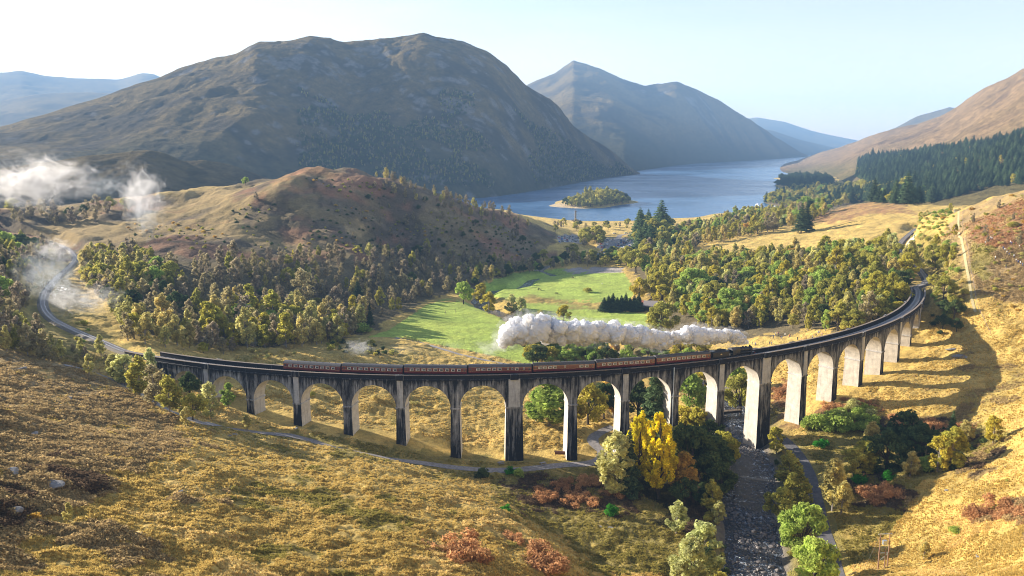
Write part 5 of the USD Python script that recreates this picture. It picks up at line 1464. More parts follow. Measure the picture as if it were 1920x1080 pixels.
region([(1605, 332), (1610, 298), (1700, 288), (1800, 272), (1925, 262), (2010, 262), (2010, 345), (1920, 345), (1850, 352), (1760, 378), (1700, 372), (1650, 355)], 8.5, {(C, 'needle_dark'): 3, (C, 'needle_green'): 2.2, (B, 'gold'): 0.25}, (9, 13), 'conifers of the plantation on the right hill', 'in the plantation on the right hill', far=True, n=70000)
region([(1820, 272), (1925, 248), (2010, 250), (2010, 268), (1860, 278)], 10.0, {(C, 'needle_dark'): 3, (C, 'needle_green'): 2}, (9, 12), 'conifers of the plantation on the right hill', 'in the plantation on the right hill', far=True, n=9000)
region([(1056, 386), (1076, 377), (1105, 368), (1145, 366), (1170, 372), (1182, 380), (1130, 387), (1095, 390)], 9.0, {(L, 'olive'): 3, (B, 'gold'): 1.2, (L, 'gold'): 1, (B, 'olive'): 2, (L, 'dark'): 1.2, (C, 'needle_dark'): 0.8}, (12, 19), 'trees covering the island', 'on the wooded island')
region([(980, 384), (1004, 378), (1016, 382), (1000, 386)], 8.0, {(B, 'willow'): 2, (L, 'olive'): 1}, (8, 11), 'small trees on the sand spit', 'on the sand spit of the island')
region([(930, 522), (1000, 492), (1060, 480), (1180, 482), (1182, 500), (1060, 500), (1000, 512)], 7.5, {(L, 'olive'): 2, (B, 'grey'): 2, (L, 'green'): 1.2, (L, 'dark'): 1.4, (B, 'willow'): 1}, (7, 12), 'trees along the river beyond the meadow', 'along the river beyond the meadow', keep=0.8)
region([(1045, 472), (1120, 474), (1205, 476), (1190, 486), (1080, 482), (1045, 476)], 9.0, {(L, 'olive'): 2, (L, 'green'): 1.2, (L, 'dark'): 1}, (5, 8), 'trees in front of the car park', 'in front of the car park', keep=0.55)
region([(1090, 445), (1125, 440), (1130, 458), (1095, 462)], 9.0, {(L, 'olive'): 2, (B, 'grey'): 1}, (11, 15), 'tall trees beside the car park', 'left of the main car park')
region([(1035, 424), (1230, 420), (1230, 432), (1150, 430), (1040, 436)], 16.0, {(L, 'olive'): 2, (L, 'dark'): 1, (B, 'grey'): 2}, (7, 11), 'trees on the flat by the shore', 'on the straw coloured flat by the shore', keep=0.5)
region([(1196, 430), (1240, 425), (1250, 470), (1200, 480)], 8.0, {(C, 'needle_green'): 2, (L, 'olive'): 1.4}, (16, 20), 'tall trees right of the car park', 'right of the car park')
region([(690, 318), (760, 346), (860, 374), (960, 404), (1010, 438), (940, 420), (840, 394), (740, 366)], 9.0, {(B, 'straw'): 1.5, (B, 'grey'): 4}, (7, 10), 'bare birches along the ridge of the knoll', 'along the ridge of the knoll', keep=0.8)
region([(650, 340), (800, 370), (900, 410), (1000, 455), (960, 480), (800, 440), (700, 400)], 7.0, {(B, 'grey'): 3, (L, 'dark'): 2, (U, 'olive'): 3}, (5, 8), 'bushes and birches on the dark side of the knoll', 'on the dark side of the knoll', keep=0.6, lump=70)
region([(430, 400), (560, 335), (640, 330), (760, 365), (900, 410), (1010, 455), (960, 490), (720, 470), (480, 465)], 5.5, {(U, 'olive'): 2, (U, 'dark'): 3, (U, 'amber'): .7, (B, 'grey'): .5}, (5, 8), 'heather bushes on the front of the knoll', 'on the front of the knoll', keep=0.7, lump=45)
P_, t_ = MOUNT['mountain']
px_ = project(P_[..., 0], P_[..., 1], P_[..., 2])[0]
okm = (t_ > 0.03) & (t_ < 0.55) & (px_ > 560) & (px_ < 1190) & (P_[..., 2] > 3) & (fbm2(P_[..., 0], P_[..., 1], 170, 3, 95) > -0.08 + 0.6 * t_ - 0.25 * sstep(700, 1000, px_))
pick = np.flatnonzero(okm.ravel())
pick = rng.choice(pick, min(4200, len(pick)), replace=False)
for q in P_.reshape(-1, 3)[pick]:
    kind, pal = ((B, 'grey'), (B, 'olive'), (L, 'dark'), (L, 'dark'))[int(rng.integers(4))]
    FOREST.append((kind, pal, q[0] + rng.normal(0, 3), q[1] + rng.normal(0, 3), q[2] - .5, rng.uniform(6, 10), 'hillside wood across the loch', 'on the dark hillside across the loch'))
region([(1455, 347), (1462, 335), (1500, 330), (1555, 335), (1560, 348), (1500, 352)], 10.0, {(C, 'needle_dark'): 1, (L, 'dark'): 3}, (12, 17), 'dark pines on the headland', 'on the dark headland in the loch', far=True)
region([(1690, 470), (1735, 440), (1800, 465), (1812, 520), (1822, 570), (1780, 600), (1750, 560), (1738, 520), (1715, 490)], 3.6, {(U, 'olive'): 2, (U, 'green'): 2, (B, 'gold'): 0.8, (L, 'olive'): 0.8, (U, 'straw'): 2}, (7, 12), 'bushes on the slope right of the railway cutting', 'on the slope right of the railway cutting', keep=0.8)
region([(1700, 445), (1735, 398), (1800, 392), (1805, 440), (1745, 455)], 4.0, {(U, 'green'): 2, (U, 'olive'): 2, (U, 'amber'): .5, (U, 'straw'): 2, (B, 'gold'): .4}, (5, 9), 'bushes above the rock cutting', 'above the rock cutting', keep=0.75)
region([(1745, 575), (1790, 590), (1810, 620), (1765, 628), (1735, 610)], 4.5, {(L, 'dark'): 1, (U, 'dark'): 2, (U, 'green'): 1}, (6, 8), 'dark scrub at the right end of the viaduct', 'at the right end of the viaduct')
region([(1600, 520), (1680, 470), (1715, 520), (1700, 585), (1620, 610)], 5.0, {(U, 'green'): 2, (L, 'gold'): 1, (U, 'olive'): 2, (U, 'straw'): 1}, (8, 11), 'bright scrub inside the curve of the viaduct', 'inside the curve of the viaduct', keep=0.7)
region([(1820, 395), (1930, 355), (2000, 380), (2000, 600), (1840, 560)], 6.5, {(U, 'olive'): 3, (B, 'grey'): 1.5, (U, 'straw'): 2, (U, 'amber'): 1.5}, (4, 8), 'scattered bushes on the rocky right hillside', 'on the rocky right hillside', keep=0.6)
region([(1515, 800), (1530, 775), (1600, 760), (1642, 785), (1630, 808), (1560, 812)], 2.9, {(U, 'green'): 4, (U, 'willow'): 1.2, (U, 'dark'): .5}, (12, 17), 'bright green scrub below the right piers', 'in the bright scrub below the right piers')
region([(1640, 800), (1730, 800), (1850, 830), (1790, 880), (1680, 895), (1600, 880)], 4.2, {(U, 'dark'): 3, (U, 'olive'): 1.2, (L, 'dark'): 0.7, (U, 'green'): 0.5}, (7, 10), 'dark undergrowth of the thicket', 'in the shaded thicket on the right', keep=0.75)
region([(1160, 900), (1330, 850), (1375, 850), (1365, 950), (1290, 960), (1200, 945)], 4.5, {(U, 'dark'): 3, (L, 'dark'): 0.8, (U, 'olive'): 1}, (7, 10), 'dark undergrowth around the poplars', 'around the feet of the poplars', keep=0.55)
region([(1445, 860), (1500, 880), (1520, 960), (1490, 1000), (1462, 960)], 5.0, {(U, 'dark'): 2, (U, 'olive'): 2}, (5, 8), 'undergrowth between river and road', 'between the river and the road', keep=0.5)
region([(610, 640), (700, 645), (740, 665), (700, 668), (620, 660)], 4.0, {(U, 'olive'): 2, (U, 'dark'): 2}, (6, 8), 'gorse on the hump behind the train', 'on the hump behind the train', keep=0.7)
region([(-40, 395), (120, 395), (250, 385), (240, 408), (100, 424), (-40, 420)], 11.0, {(L, 'olive'): 1, (B, 'grey'): 3, (L, 'dark'): 1}, (9, 13), 'trees on the back of the left plateau', 'on the back of the left plateau', keep=0.8)
region([(230, 425), (330, 410), (430, 440), (420, 468), (260, 468)], 7.0, {(U, 'amber'): 1, (U, 'olive'): 2, (U, 'dark'): 1.5}, (5, 8), 'heathery bushes on the brow left of the knoll', 'on the brow left of the knoll', keep=0.6, lump=40)
region([(420, 700), (520, 720), (700, 730), (820, 770), (700, 760), (480, 745)], 9.0, {(U, 'straw'): 2, (U, 'olive'): 1}, (4, 7), 'low bushes on the ochre slope behind the arches', 'on the ochre slope behind the arches', keep=0.35)
region([(1600, 960), (1900, 900), (1920, 1000), (1800, 1010)], 14.0, {(U, 'green'): 2, (U, 'olive'): 1}, (3, 5), 'small green bushes on the right grass slope', 'on the right grass slope', keep=0.3)
region([(470, 660), (560, 662), (520, 672), (480, 672)], 4.0, {(U, 'straw'): 1}, (5, 7), 'pale bushes behind the left parapet', 'behind the left parapet')

region([(1368, 1100), (1345, 1000), (1352, 940), (1372, 850), (1355, 850), (1320, 940), (1325, 1000), (1335, 1100)], 3.2, {(U, 'dark'): 1.5, (U, 'olive'): 3, (U, 'willow'): 1}, (4, 7), 'low growth on the left river bank', 'on the left river bank', keep=0.8)
region([(1478, 1100), (1466, 1000), (1460, 950), (1455, 870), (1480, 870), (1500, 950), (1520, 1010), (1540, 1100)], 3.4, {(U, 'dark'): 2, (U, 'olive'): 3, (U, 'straw'): 1}, (4, 7), 'low growth on the right river bank', 'on the right river bank', keep=0.7)
region([(1760, 420), (1930, 350), (2040, 350), (2040, 620), (1880, 600), (1830, 560)], 5.0, {(U, 'amber'): 1, (U, 'olive'): 2, (U, 'straw'): 2}, (2.5, 5), 'bracken tufts and low bushes of the right hillside', 'among bracken on the right hillside', keep=0.55)
order = np.argsort([f[5] * -1 / math.hypot(f[2], f[3]) for f in FOREST])
seen, rest = {}, []
taken = cKDTree(np.array(TAKEN))
for i in order:
    kind, pal, x, y, z, H, group, place = FOREST[i]
    if kind != 'bush' and taken.query((x, y))[0] < 3.0:
        continue
    seen[kind] = seen.get(kind, 0) + 1
    if seen[kind] > 215:
        rest.append(FOREST[i])
        continue
    s = H / HEIGHT[kind]
    k = KINDS[(kind, pal)][int(rng.integers(2))]
    w_ = s * rng.uniform(0.95, 1.35) * (1.45 if kind == 'conifer' else 1.0)
    copy_of(k, NAME[kind], (x, y, z), rng.uniform(0, 6.28), (w_, w_, s), label=f'{WORD[pal]} {NOUN[kind]} {place}', category=CATEGORY[kind], group=f'{WORD[pal]} {kind} plants: {group}')
# the others of each kind, smaller in the picture, are one object each
for kind in ('birch', 'broadleaf', 'conifer', 'bush'):
    items = [f for f in rest if f[0] == kind]
    if not items:
        continue
    pals = sorted({f[1] for f in items})

    def protos(parent, kind=kind, pals=pals):
        out = []
        for pal in pals:
            for j in range(2):
                x = UsdGeom.Xform.Define(stage, f'{parent.GetPath()}/{kind}_{pal}_{j}')
                x.GetPrim().GetReferences().AddInternalReference(KINDS[(kind, pal)][j].GetPath())
                out.append(x.GetPrim())
        return out
    s = np.array([f[5] / HEIGHT[kind] for f in items])
    w_ = s * rng.uniform(0.95, 1.35, len(s)) * (1.45 if kind == 'conifer' else 1.0)
    scatter({'birch': 'birch_wood', 'broadleaf': 'broadleaf_wood', 'conifer': 'conifer_wood', 'bush': 'scrub'}[kind], protos, [f[2:5] for f in items], [pals.index(f[1]) * 2 + int(rng.integers(2)) for f in items], rng.uniform(0, 6.28, len(s)), np.stack([w_, w_, s], 1), kind='stuff',
            label={'birch': 'far birches of the woods', 'broadleaf': 'far broadleaf trees of the woods', 'conifer': 'far conifers of the plantation', 'bush': 'small far scrub'}[kind], category={'birch': 'wood', 'broadleaf': 'wood', 'conifer': 'wood', 'bush': 'scrub'}[kind])

# ------------------------------------------------------------------ grass, heather and bracken close to the eye
TUFT = dict(ochre=((0.345, 0.258, 0.082), (0.395, 0.305, 0.105)), straw=((0.42, 0.33, 0.13), (0.48, 0.38, 0.17)), olive=((0.19, 0.165, 0.042), (0.24, 0.20, 0.055)), heath=((0.075, 0.052, 0.034), (0.12, 0.082, 0.05)), brown=((0.22, 0.160, 0.078), (0.30, 0.225, 0.11)), rust=((0.24, 0.130, 0.062), (0.34, 0.20, 0.095)), dark=((0.055, 0.05, 0.022), (0.085, 0.07, 0.03)))
for k, (a, b) in TUFT.items():
    leaf_mat('tuft_' + k, tuple(1.75 * v for v in a), tuple(1.75 * v for v in b), 0.45)


def tuft(kind, seed):
    r = np.random.default_rng(seed)
    if kind in ('rust', 'heath', 'dark', 'brown'):
        p = np.column_stack([r.normal(0, .30, (34, 2)), np.abs(r.normal(.18, .16, 34))])
        return leaves(p, np.array([[0, 0, 1.0]]) + p * 1.5, 0.20, r, r.uniform(.65, 1.35, 34))
    n = 22
    a, q = r.uniform(0, 2 * np.pi, n), r.uniform(.05, .42, n)
    base = np.column_stack([np.cos(a) * q * .5, np.sin(a) * q * .5, np.full(n, -.08)])
    tip = np.column_stack([np.cos(a) * q * 1.5, np.sin(a) * q * 1.5, r.uniform(.22, .55, n)])
    side = np.column_stack([-np.sin(a), np.cos(a), np.zeros(n)]) * .10
    midp = (base + tip) / 2 + [0, 0, .14]
    v = np.stack([base - side, base + side, midp + side * .9, midp - side * .9, tip], 1).reshape(-1, 3)
    k = np.arange(n)[:, None] * 5
    f = np.concatenate([k + [0, 1, 2], k + [0, 2, 3], k + [3, 2, 4]])
    return trimesh.Trimesh(v, f, process=False), np.repeat(r.uniform(.7, 1.3, n), 5)


n = 190000
px, py = rng.uniform(-120, 2040, n), 660 + 460 * rng.uniform(0, 1, n) ** 0.8
p, ok = hit(px, py, GROUND)
p2, ok2 = hit(rng.uniform(1740, 2020, 26000), rng.uniform(370, 690, 26000), GROUND)
p = np.vstack([p[ok], p2[ok2]])
p = p[np.hypot(p[:, 0], p[:, 1]) < 560]
rm = roughness_mask(p[:, 0], p[:, 1], p[:, 2])
p = p[rm > 0.9]
c = bank(p[:, 0], p[:, 1], cover(p[:, 0], p[:, 1], p[:, 2]))
names = list(TUFT)
ref = np.array([COL[k] for k in names])
lc = np.log(c + 0.01)
which = ((lc[:, None] - np.log(ref + 0.01)[None]) ** 2).sum(-1).argmin(1)
ruddy = c[:, 0] / np.maximum(c[:, 1], 1e-4)
which[(which == names.index('rust')) & (ruddy < 1.75)] = names.index('brown')
px_t = project(p[:, 0], p[:, 1], p[:, 2])[0]
which[(which == names.index('brown')) & (px_t > 430) & (px_t < 1700)] = names.index('olive')
patchy = fbm2(p[:, 0], p[:, 1], 5, 3, 71) + 0.6 * fbm2(p[:, 0], p[:, 1], 1.8, 2, 72)
grassy = ~np.isin(which, [names.index(k) for k in ('rust', 'heath', 'dark', 'brown')])
keep = (patchy > -0.5) | ~grassy
p, which, patchy, grassy = p[keep], which[keep], patchy[keep], grassy[keep]
size = np.clip(0.50 + 0.45 * patchy + rng.normal(0, .15, len(p)), 0.35, 1.5)
for nm, kinds_, sel, lab in (('moor_grass', ('ochre', 'straw', 'olive'), grassy, 'tussocks of dry ochre moor grass'), ('heather', ('heath', 'dark', 'brown'), ~grassy & (which != names.index('rust')), 'dark heather and undergrowth'), ('bracken', ('rust',), which == names.index('rust'), 'rust coloured dead bracken')):
    def protos(parent, kinds_=kinds_):
        out = []
        for k in kinds_:
            for j in range(2):
                m, tone = tuft(k, 900 + j)
                out.append(obj(f'{k}_tuft', m, 'tuft_' + k, parent, primvars={'tone': tone}))
        return out
    pk_ = p[sel] - [0, 0, 0.05]
    idx = np.array([kinds_.index(names[w]) * 2 for w in which[sel]]) + rng.integers(0, 2, sel.sum())
    sz = size[sel] * (1.0 if nm == 'moor_grass' else 1.35)
    scatter(nm, protos, pk_, idx, rng.uniform(0, 6.28, sel.sum()), sz, kind='stuff', label=lab, category='grass' if nm == 'moor_grass' else nm)
# bracken clumps that stand out
bk = [klass('bracken_clump_a'), klass('bracken_clump_b')]
for j, k in enumerate(bk):
    r = np.random.default_rng(40 + j)
    lob = [(r.normal(0, 1.6), r.normal(0, 1.3), .35, r.uniform(.6, 1.0), r.uniform(.6, 1.0), r.uniform(.5, .9)) for _ in range(22)]
    m, tone = crown_of(lob, 2600, .17, r, .3)
    obj('fronds', m, 'tuft_rust', k, primvars={'tone': tone})
    obj('stalks', cat([tube([(r.normal(0, 1.2), r.normal(0, 1), -.4), (r.normal(0, 1.2), r.normal(0, 1), .5)], [.03, .01], 4) for _ in range(12)]), 'bark_brown', k)
for j, (px, py, s, lab) in enumerate(((845, 1035, 2.0, 'large rust bracken mound on the golden spur, left of two'), (1015, 1055, 2.1, 'large rust bracken mound at the brow of the spur, right of two'), (960, 1012, 1.0, 'small bracken mound just above the right mound'), (900, 1050, 0.9, 'low bracken at the right foot of the left mound'), (1060, 912, 1.6, 'bracken lit along its top left of the dark hollow'), (1110, 905, 1.7, 'bracken bank lit along its top above the dark hollow'), (1150, 925, 1.5, 'bracken at the right end of the dark bank'), (1020, 930, 1.5, 'bracken at the left end of the dark bank'), (1090, 940, 1.8, 'dark purple bracken in the middle of the hollow'),
                                     (1690, 790, 1.8, 'bracken at the left of the shaded gully'), (1760, 800, 1.8, 'dark bracken in the middle of the shaded gully'), (1815, 805, 1.6, 'pinkish bracken at the right end of the gully'), (1560, 762, 1.5, 'red bracken below the fourteenth pier'), (1600, 755, 1.4, 'red bracken below the fifteenth pier'), (1475, 735, 1.6, 'dark red bracken behind the thirteenth arch'), (1640, 930, 1.9, 'brown bracken in the dark hollow'), (1680, 925, 1.7, 'brown bracken at the right of the dark hollow'), (1850, 965, 1.7, 'pink bracken streak on the right slope'), (1895, 955, 1.7, 'pink bracken at the right edge of the picture'))):
    q = hit(px, py, GROUND)[0][0]
    copy_of(bk[j % 2], 'bracken_clump', q, j * 1.1, (s, s, s * 0.9), label=lab, category='bracken')
# ------------------------------------------------------------------ stones
import manifold3d as m3


def rock(seed, flat=0.7):
    m = trimesh.creation.icosphere(2, 1.0)
    r = np.random.default_rng(seed)
    for _ in range(7):                                    # knocked-off faces
        nrm = r.normal(0, 1, 3); nrm /= np.linalg.norm(nrm)
        dd = m.vertices @ nrm
        cut = r.uniform(.45, .8)
        m.vertices -= np.maximum(dd - cut, 0)[:, None] * nrm
    m.vertices *= [1, r.uniform(.7, 1), flat * r.uniform(.7, 1)]
    return m


rk = []
for j in range(3):
    k = klass(f'river_rock_{"abc"[j]}')
    obj('stone', rock(300 + j, 0.6), 'wet_stone', k)
    rk.append(k)
gk = []
for j in range(3):
    k = klass(f'grey_rock_{"abc"[j]}')
    obj('stone', rock(310 + j, 0.55), 'stone', k)
    gk.append(k)
near_riv = RIVER[(RIVER[:, 1] < 330) & (RIVER[:, 1] > 158)]
n = 3600
i = rng.integers(0, len(near_riv), n)
dl = np.gradient(near_riv[:, :2], axis=0); dl /= np.linalg.norm(dl, axis=1, keepdims=True)
off = np.clip(rng.normal(0, .62, n), -1.25, 1.25) * near_riv[i, 3]
pos = near_riv[i, :2] + np.stack([-dl[i, 1], dl[i, 0]], 1) * off[:, None] + rng.normal(0, 1, (n, 2))
okk = fbm2(pos[:, 0], pos[:, 1], 11, 3, 123) + 0.35 * np.abs(off / near_riv[i, 3]) > 0.0
pos, zz = pos[okk], near_riv[i, 2][okk]
size = np.exp(rng.normal(-1.25, .55, len(pos))).clip(.12, 1.1)
o = np.argsort(-size)
pos, zz, size = pos[o], zz[o], size[o]
for q, z, s in zip(pos[:70], zz[:70], size[:70]):
    copy_of(rk[int(rng.integers(3))], 'river_boulder', (q[0], q[1], z - 0.05 * s), rng.uniform(0, 6.28), float(s), label='dark wet boulder lying in the shallow river', category='boulder', group='boulders in the river')


def stones(parent):
    return [obj('stone', rock(320 + j, 0.6), 'wet_stone', parent) for j in range(3)]


scatter('river_stones', stones, np.column_stack([pos[70:], zz[70:]]), rng.integers(0, 3, len(pos) - 70), rng.uniform(0, 6.28, len(pos) - 70), size[70:], kind='stuff', label='smaller stones breaking the water of the river', category='stones')
for k, (px, py, s, lab) in enumerate(((88, 908, 2.6, 'largest flat grey rock in the dark heather of the spur'), (20, 885, 1.8, 'grey rock at the left edge of the heather'), (60, 812, 1.2, 'small grey rock high on the spur'), (110, 845, 1.3, 'grey rock above the largest flat rock'), (20, 960, 1.6, 'grey rock near the bottom left corner'), (335, 921, .9, 'small pale rock on the golden spur'), (297, 845, 1.0, 'grey rock beside the diagonal dip of the spur'), (437, 815, 1.0, 'dark rock by the bend of the path, left of two'), (429, 816, .9, 'dark rock by the bend of the path, right of two'), (555, 803, .8, 'dark rock at the foot of the fourth pier'), (1143, 990, 1.0, 'pale rocks below the vivid green bush'), (1127, 986, 1.2, 'larger pale rock below the vivid green bush'), (638, 1053, .8, 'pale rock at the bottom of the golden spur'), (1777, 919, .7, 'white rock on the round knoll right of the river'), (1835, 1042, .9, 'grey rock low on the right slope'), (1785, 655, 2.4, 'dark outcrop in the viaduct shadow, upper'), (1800, 668, 3.0, 'dark outcrop in the viaduct shadow, lower'), (180, 770, .8, 'grey rock among dry grass near the path'), (130, 745, 1.2, 'pale slab near the top of the spur'), (40, 690, 1.6, 'pale slab on the crest of the spur'))):
    q = hit(px, py, GROUND)[0][0]
    copy_of(gk[k % 3], 'boulder', q - [0, 0, s * .12], k * 1.9, (s * 1.25, s, s * .8), label=lab, category='rock')
# the cut face of rock beside the railway
c = TRACK[np.argmin(np.hypot(TRACK[:, 0] - at_z(1696, 456, 46)[0], TRACK[:, 1] - at_z(1696, 456, 46)[1]))]
tt, nn = np.meshgrid(np.linspace(0, 1, 50), np.linspace(0, 1, 26), indexing='ij')
ip = int(np.argmin(np.hypot(TRACK[:, 0] - c[0], TRACK[:, 1] - c[1])))
seg = TRACK[max(ip - 30, 0): ip + 18]
sn = TN[max(ip - 30, 0): ip + 18]
side_ = -1 if (sn[:, 0].mean() > 0) == False else -1
sg = -1 if sn[:, 0].mean() > 0 else 1
sg = 1 if sn[:, 0].mean() > 0 else -1                       # to the right of the line as seen
base_ = np.stack([np.interp(tt[:, 0], np.linspace(0, 1, len(seg)), seg[:, k]) for k in range(3)], 1)
nrm_ = np.stack([np.interp(tt[:, 0], np.linspace(0, 1, len(seg)), sn[:, k] * sg) for k in range(2)], 1)
hgt = 15 * np.sin(np.pi * np.clip(tt[:, 0] * 1.02, 0, 1)) ** 0.7 + 0.3
P = np.zeros(tt.shape + (3,))
outw = 3.4 + nn * (2.0 + hgt[:, None] * 0.55)
P[..., :2] = base_[:, None, :2] + nrm_[:, None] * outw[..., None]
P[..., 2] = base_[:, None, 2] - 1.2 + nn * hgt[:, None]
dis = (ridged(P[..., 0], P[..., 1] + P[..., 2] * 1.3, 5.0, 4, 71) - .6) * 2.2 + fbm2(P[..., 0] + P[..., 2], P[..., 1], 1.6, 3, 72) * .6
P[..., :2] -= nrm_[:, None] * (dis * np.sin(np.pi * np.clip(nn * .9 + .1, 0, 1)))[..., None]
noise_mat('cliff', (0.20, 0.19, 0.175), (0.46, 0.44, 0.41), 0.35, 8, 0.9, 0.6, 1.2, dist=0.4)
back_ = P.copy(); back_[..., :2] += nrm_[:, None] * 4.0; back_[..., 2] -= 1.5
mm = grid_mesh(P); m2 = grid_mesh(back_); m2.invert()
tag(obj('rock_face', cat([mm, m2]), 'cliff'), 'pale grey cut rock face beside the railway cutting', 'rock face')

# ------------------------------------------------------------------ steam and smoke
mat('white_steam', {'tc': ('geometry', {}), 'd': ('diffuse_bsdf', {'color': (0.97, 0.975, 0.985)}), 't': ('translucent_bsdf', {'color': (0.98, 0.98, 0.99)}), 'm': ('mix_closure', {'fac': 0.58}),
                    'n': ('noise_texture', {'scale': 1.3, 'detail': 6.0, 'roughness': 0.6}), 'b': ('bump', {'strength': 0.25, 'distance': 0.3})},
    [('tc.position', 'n.vector'), ('n.fac', 'b.height'), ('b.normal', 'd.normal'), ('d.BSDF', 'm.closure1'), ('t.BSDF', 'm.closure2')], 'm.closure')
TOP = [(940, 640), (946, 612), (960, 598), (987, 585), (1005, 590), (1022, 588), (1050, 600), (1080, 599), (1115, 602), (1152, 602), (1172, 607), (1202, 608), (1227, 617), (1265, 620), (1285, 610), (1310, 608), (1340, 616), (1365, 615), (1387, 619), (1396, 628), (1402, 641)]
BOT = [(940, 655), (965, 650), (1002, 643), (1052, 648), (1090, 652), (1115, 648), (1165, 647), (1215, 653), (1240, 658), (1265, 646), (1302, 646), (1340, 647), (1375, 646), (1402, 645)]
TOP, BOT = np.array(TOP, float), np.array(BOT, float)
sphere = trimesh.creation.icosphere(3, 1.0)
puffs = []


def puff(c, r, seed):
    v = sphere.vertices
    w_ = v * 1.7 + seed * 5.13
    d = 0.34 * (np.abs(meshkit.noise(w_, 3) * 2 - 1)) + 0.24 * np.abs(meshkit.noise(w_ * 2.3, 5) * 2 - 1) + 0.10 * np.abs(meshkit.noise(w_ * 5.1, 6) * 2 - 1)
    return trimesh.Trimesh(c + v * (r * (0.72 + d))[:, None], sphere.faces, process=False)


for k in range(300):
    px = 944 + (1400 - 944) * rng.uniform(0, 1) if k > 60 else 944 + 456 * k / 60
    ty, by = np.interp(px, TOP[:, 0], TOP[:, 1]), np.interp(px, BOT[:, 0], BOT[:, 1])
    s_ = s_at_px(px)
    base_r = np.hypot(*via(s_, RAIL_N + 2.5))
    mpp = math.hypot(base_r, 75) / F
    half_ = (by - ty) / 2 * mpp
    rad = max(half_ * rng.uniform(0.26, 0.56), 0.7) if k > 60 else max(half_ * 0.78, 0.8)
    py = rng.uniform(ty + rad / mpp * 0.92, by - rad / mpp * 0.92) if (by - ty) > 2 * rad / mpp * 0.92 else (ty + by) / 2
    dist_ = base_r + rng.normal(0, 1) * half_ * 0.35
    puffs.append(puff(at_r(px, py, dist_), rad, k))
veil = []
for px in np.linspace(930, 1398, 60):
    ty, by = np.interp(px, TOP[:, 0], TOP[:, 1]), np.interp(px, BOT[:, 0], BOT[:, 1])
    base_r = np.hypot(*via(s_at_px(px), RAIL_N + 2.5))
    mpp = math.hypot(base_r, 75) / F
    veil.append(m3.Manifold.sphere(max((by - ty) / 2 * mpp * 1.28, 1.2), 20).translate(list(at_r(px, (ty + by) / 2, base_r))))
veil = m3.Manifold.batch_boolean(veil, m3.OpType.Add).to_mesh()
mat('steam_veil', {'g': ('geometry', {}), 'n': ('noise_texture', {'scale': 0.42, 'detail': 6.0, 'roughness': 0.65, 'distortion': 0.6}), 'mr': ('map_range', {'from_min': 0.47, 'from_max': 0.70, 'to_min': 0.0, 'to_max': 0.16, 'clamp': True}), 'v': ('principled_volume', {'color': (0.985, 0.985, 0.99), 'anisotropy': 0.3})},
    [('g.position', 'n.vector'), ('n.fac', 'mr.value'), ('mr.result', 'v.density')], volume='v.volume')
tag(obj('steam_veil', trimesh.Trimesh(veil.vert_properties[:, :3], veil.tri_verts), 'steam_veil'), 'torn thin edges of the white steam above the train', 'steam', kind='stuff')
tag(obj('steam_plume', cat(puffs), 'white_steam', smooth=True), 'dense billowing white steam trailing back above the train', 'steam', kind='stuff')


def smoke_mat(name, color, dens, scale, thr, aniso=0.35, seed=0.0):
    return mat(name, {
        'tc': ('texture_coordinate', {}), 'g': ('geometry', {}), 'mp': ('mapping', {'location': (seed, seed * 1.7, 0)}), 'n': ('noise_texture', {'scale': scale, 'detail': 6.0, 'roughness': 0.66, 'distortion': 1.4}),
        'len': ('vector_math', {'math_type': 'length'}), 'fall': ('map_range', {'from_min': 0.05, 'from_max': 0.98, 'to_min': 0.0, 'to_max': 0.36, 'clamp': True}),
        'sub': ('math', {'math_type': 'subtract'}), 'mr': ('map_range', {'from_min': thr, 'from_max': thr + 0.25, 'to_min': 0.0, 'to_max': dens, 'clamp': True}),
        'v': ('principled_volume', {'color': color, 'anisotropy': aniso})},
        [('tc.object', 'len.vector1'), ('len.value', 'fall.value'), ('tc.object', 'mp.vector'), ('mp.vector', 'n.vector'), ('n.fac', 'sub.value1'), ('fall.result', 'sub.value2'), ('sub.value', 'mr.value'), ('mr.result', 'v.density')], volume='v.volume')


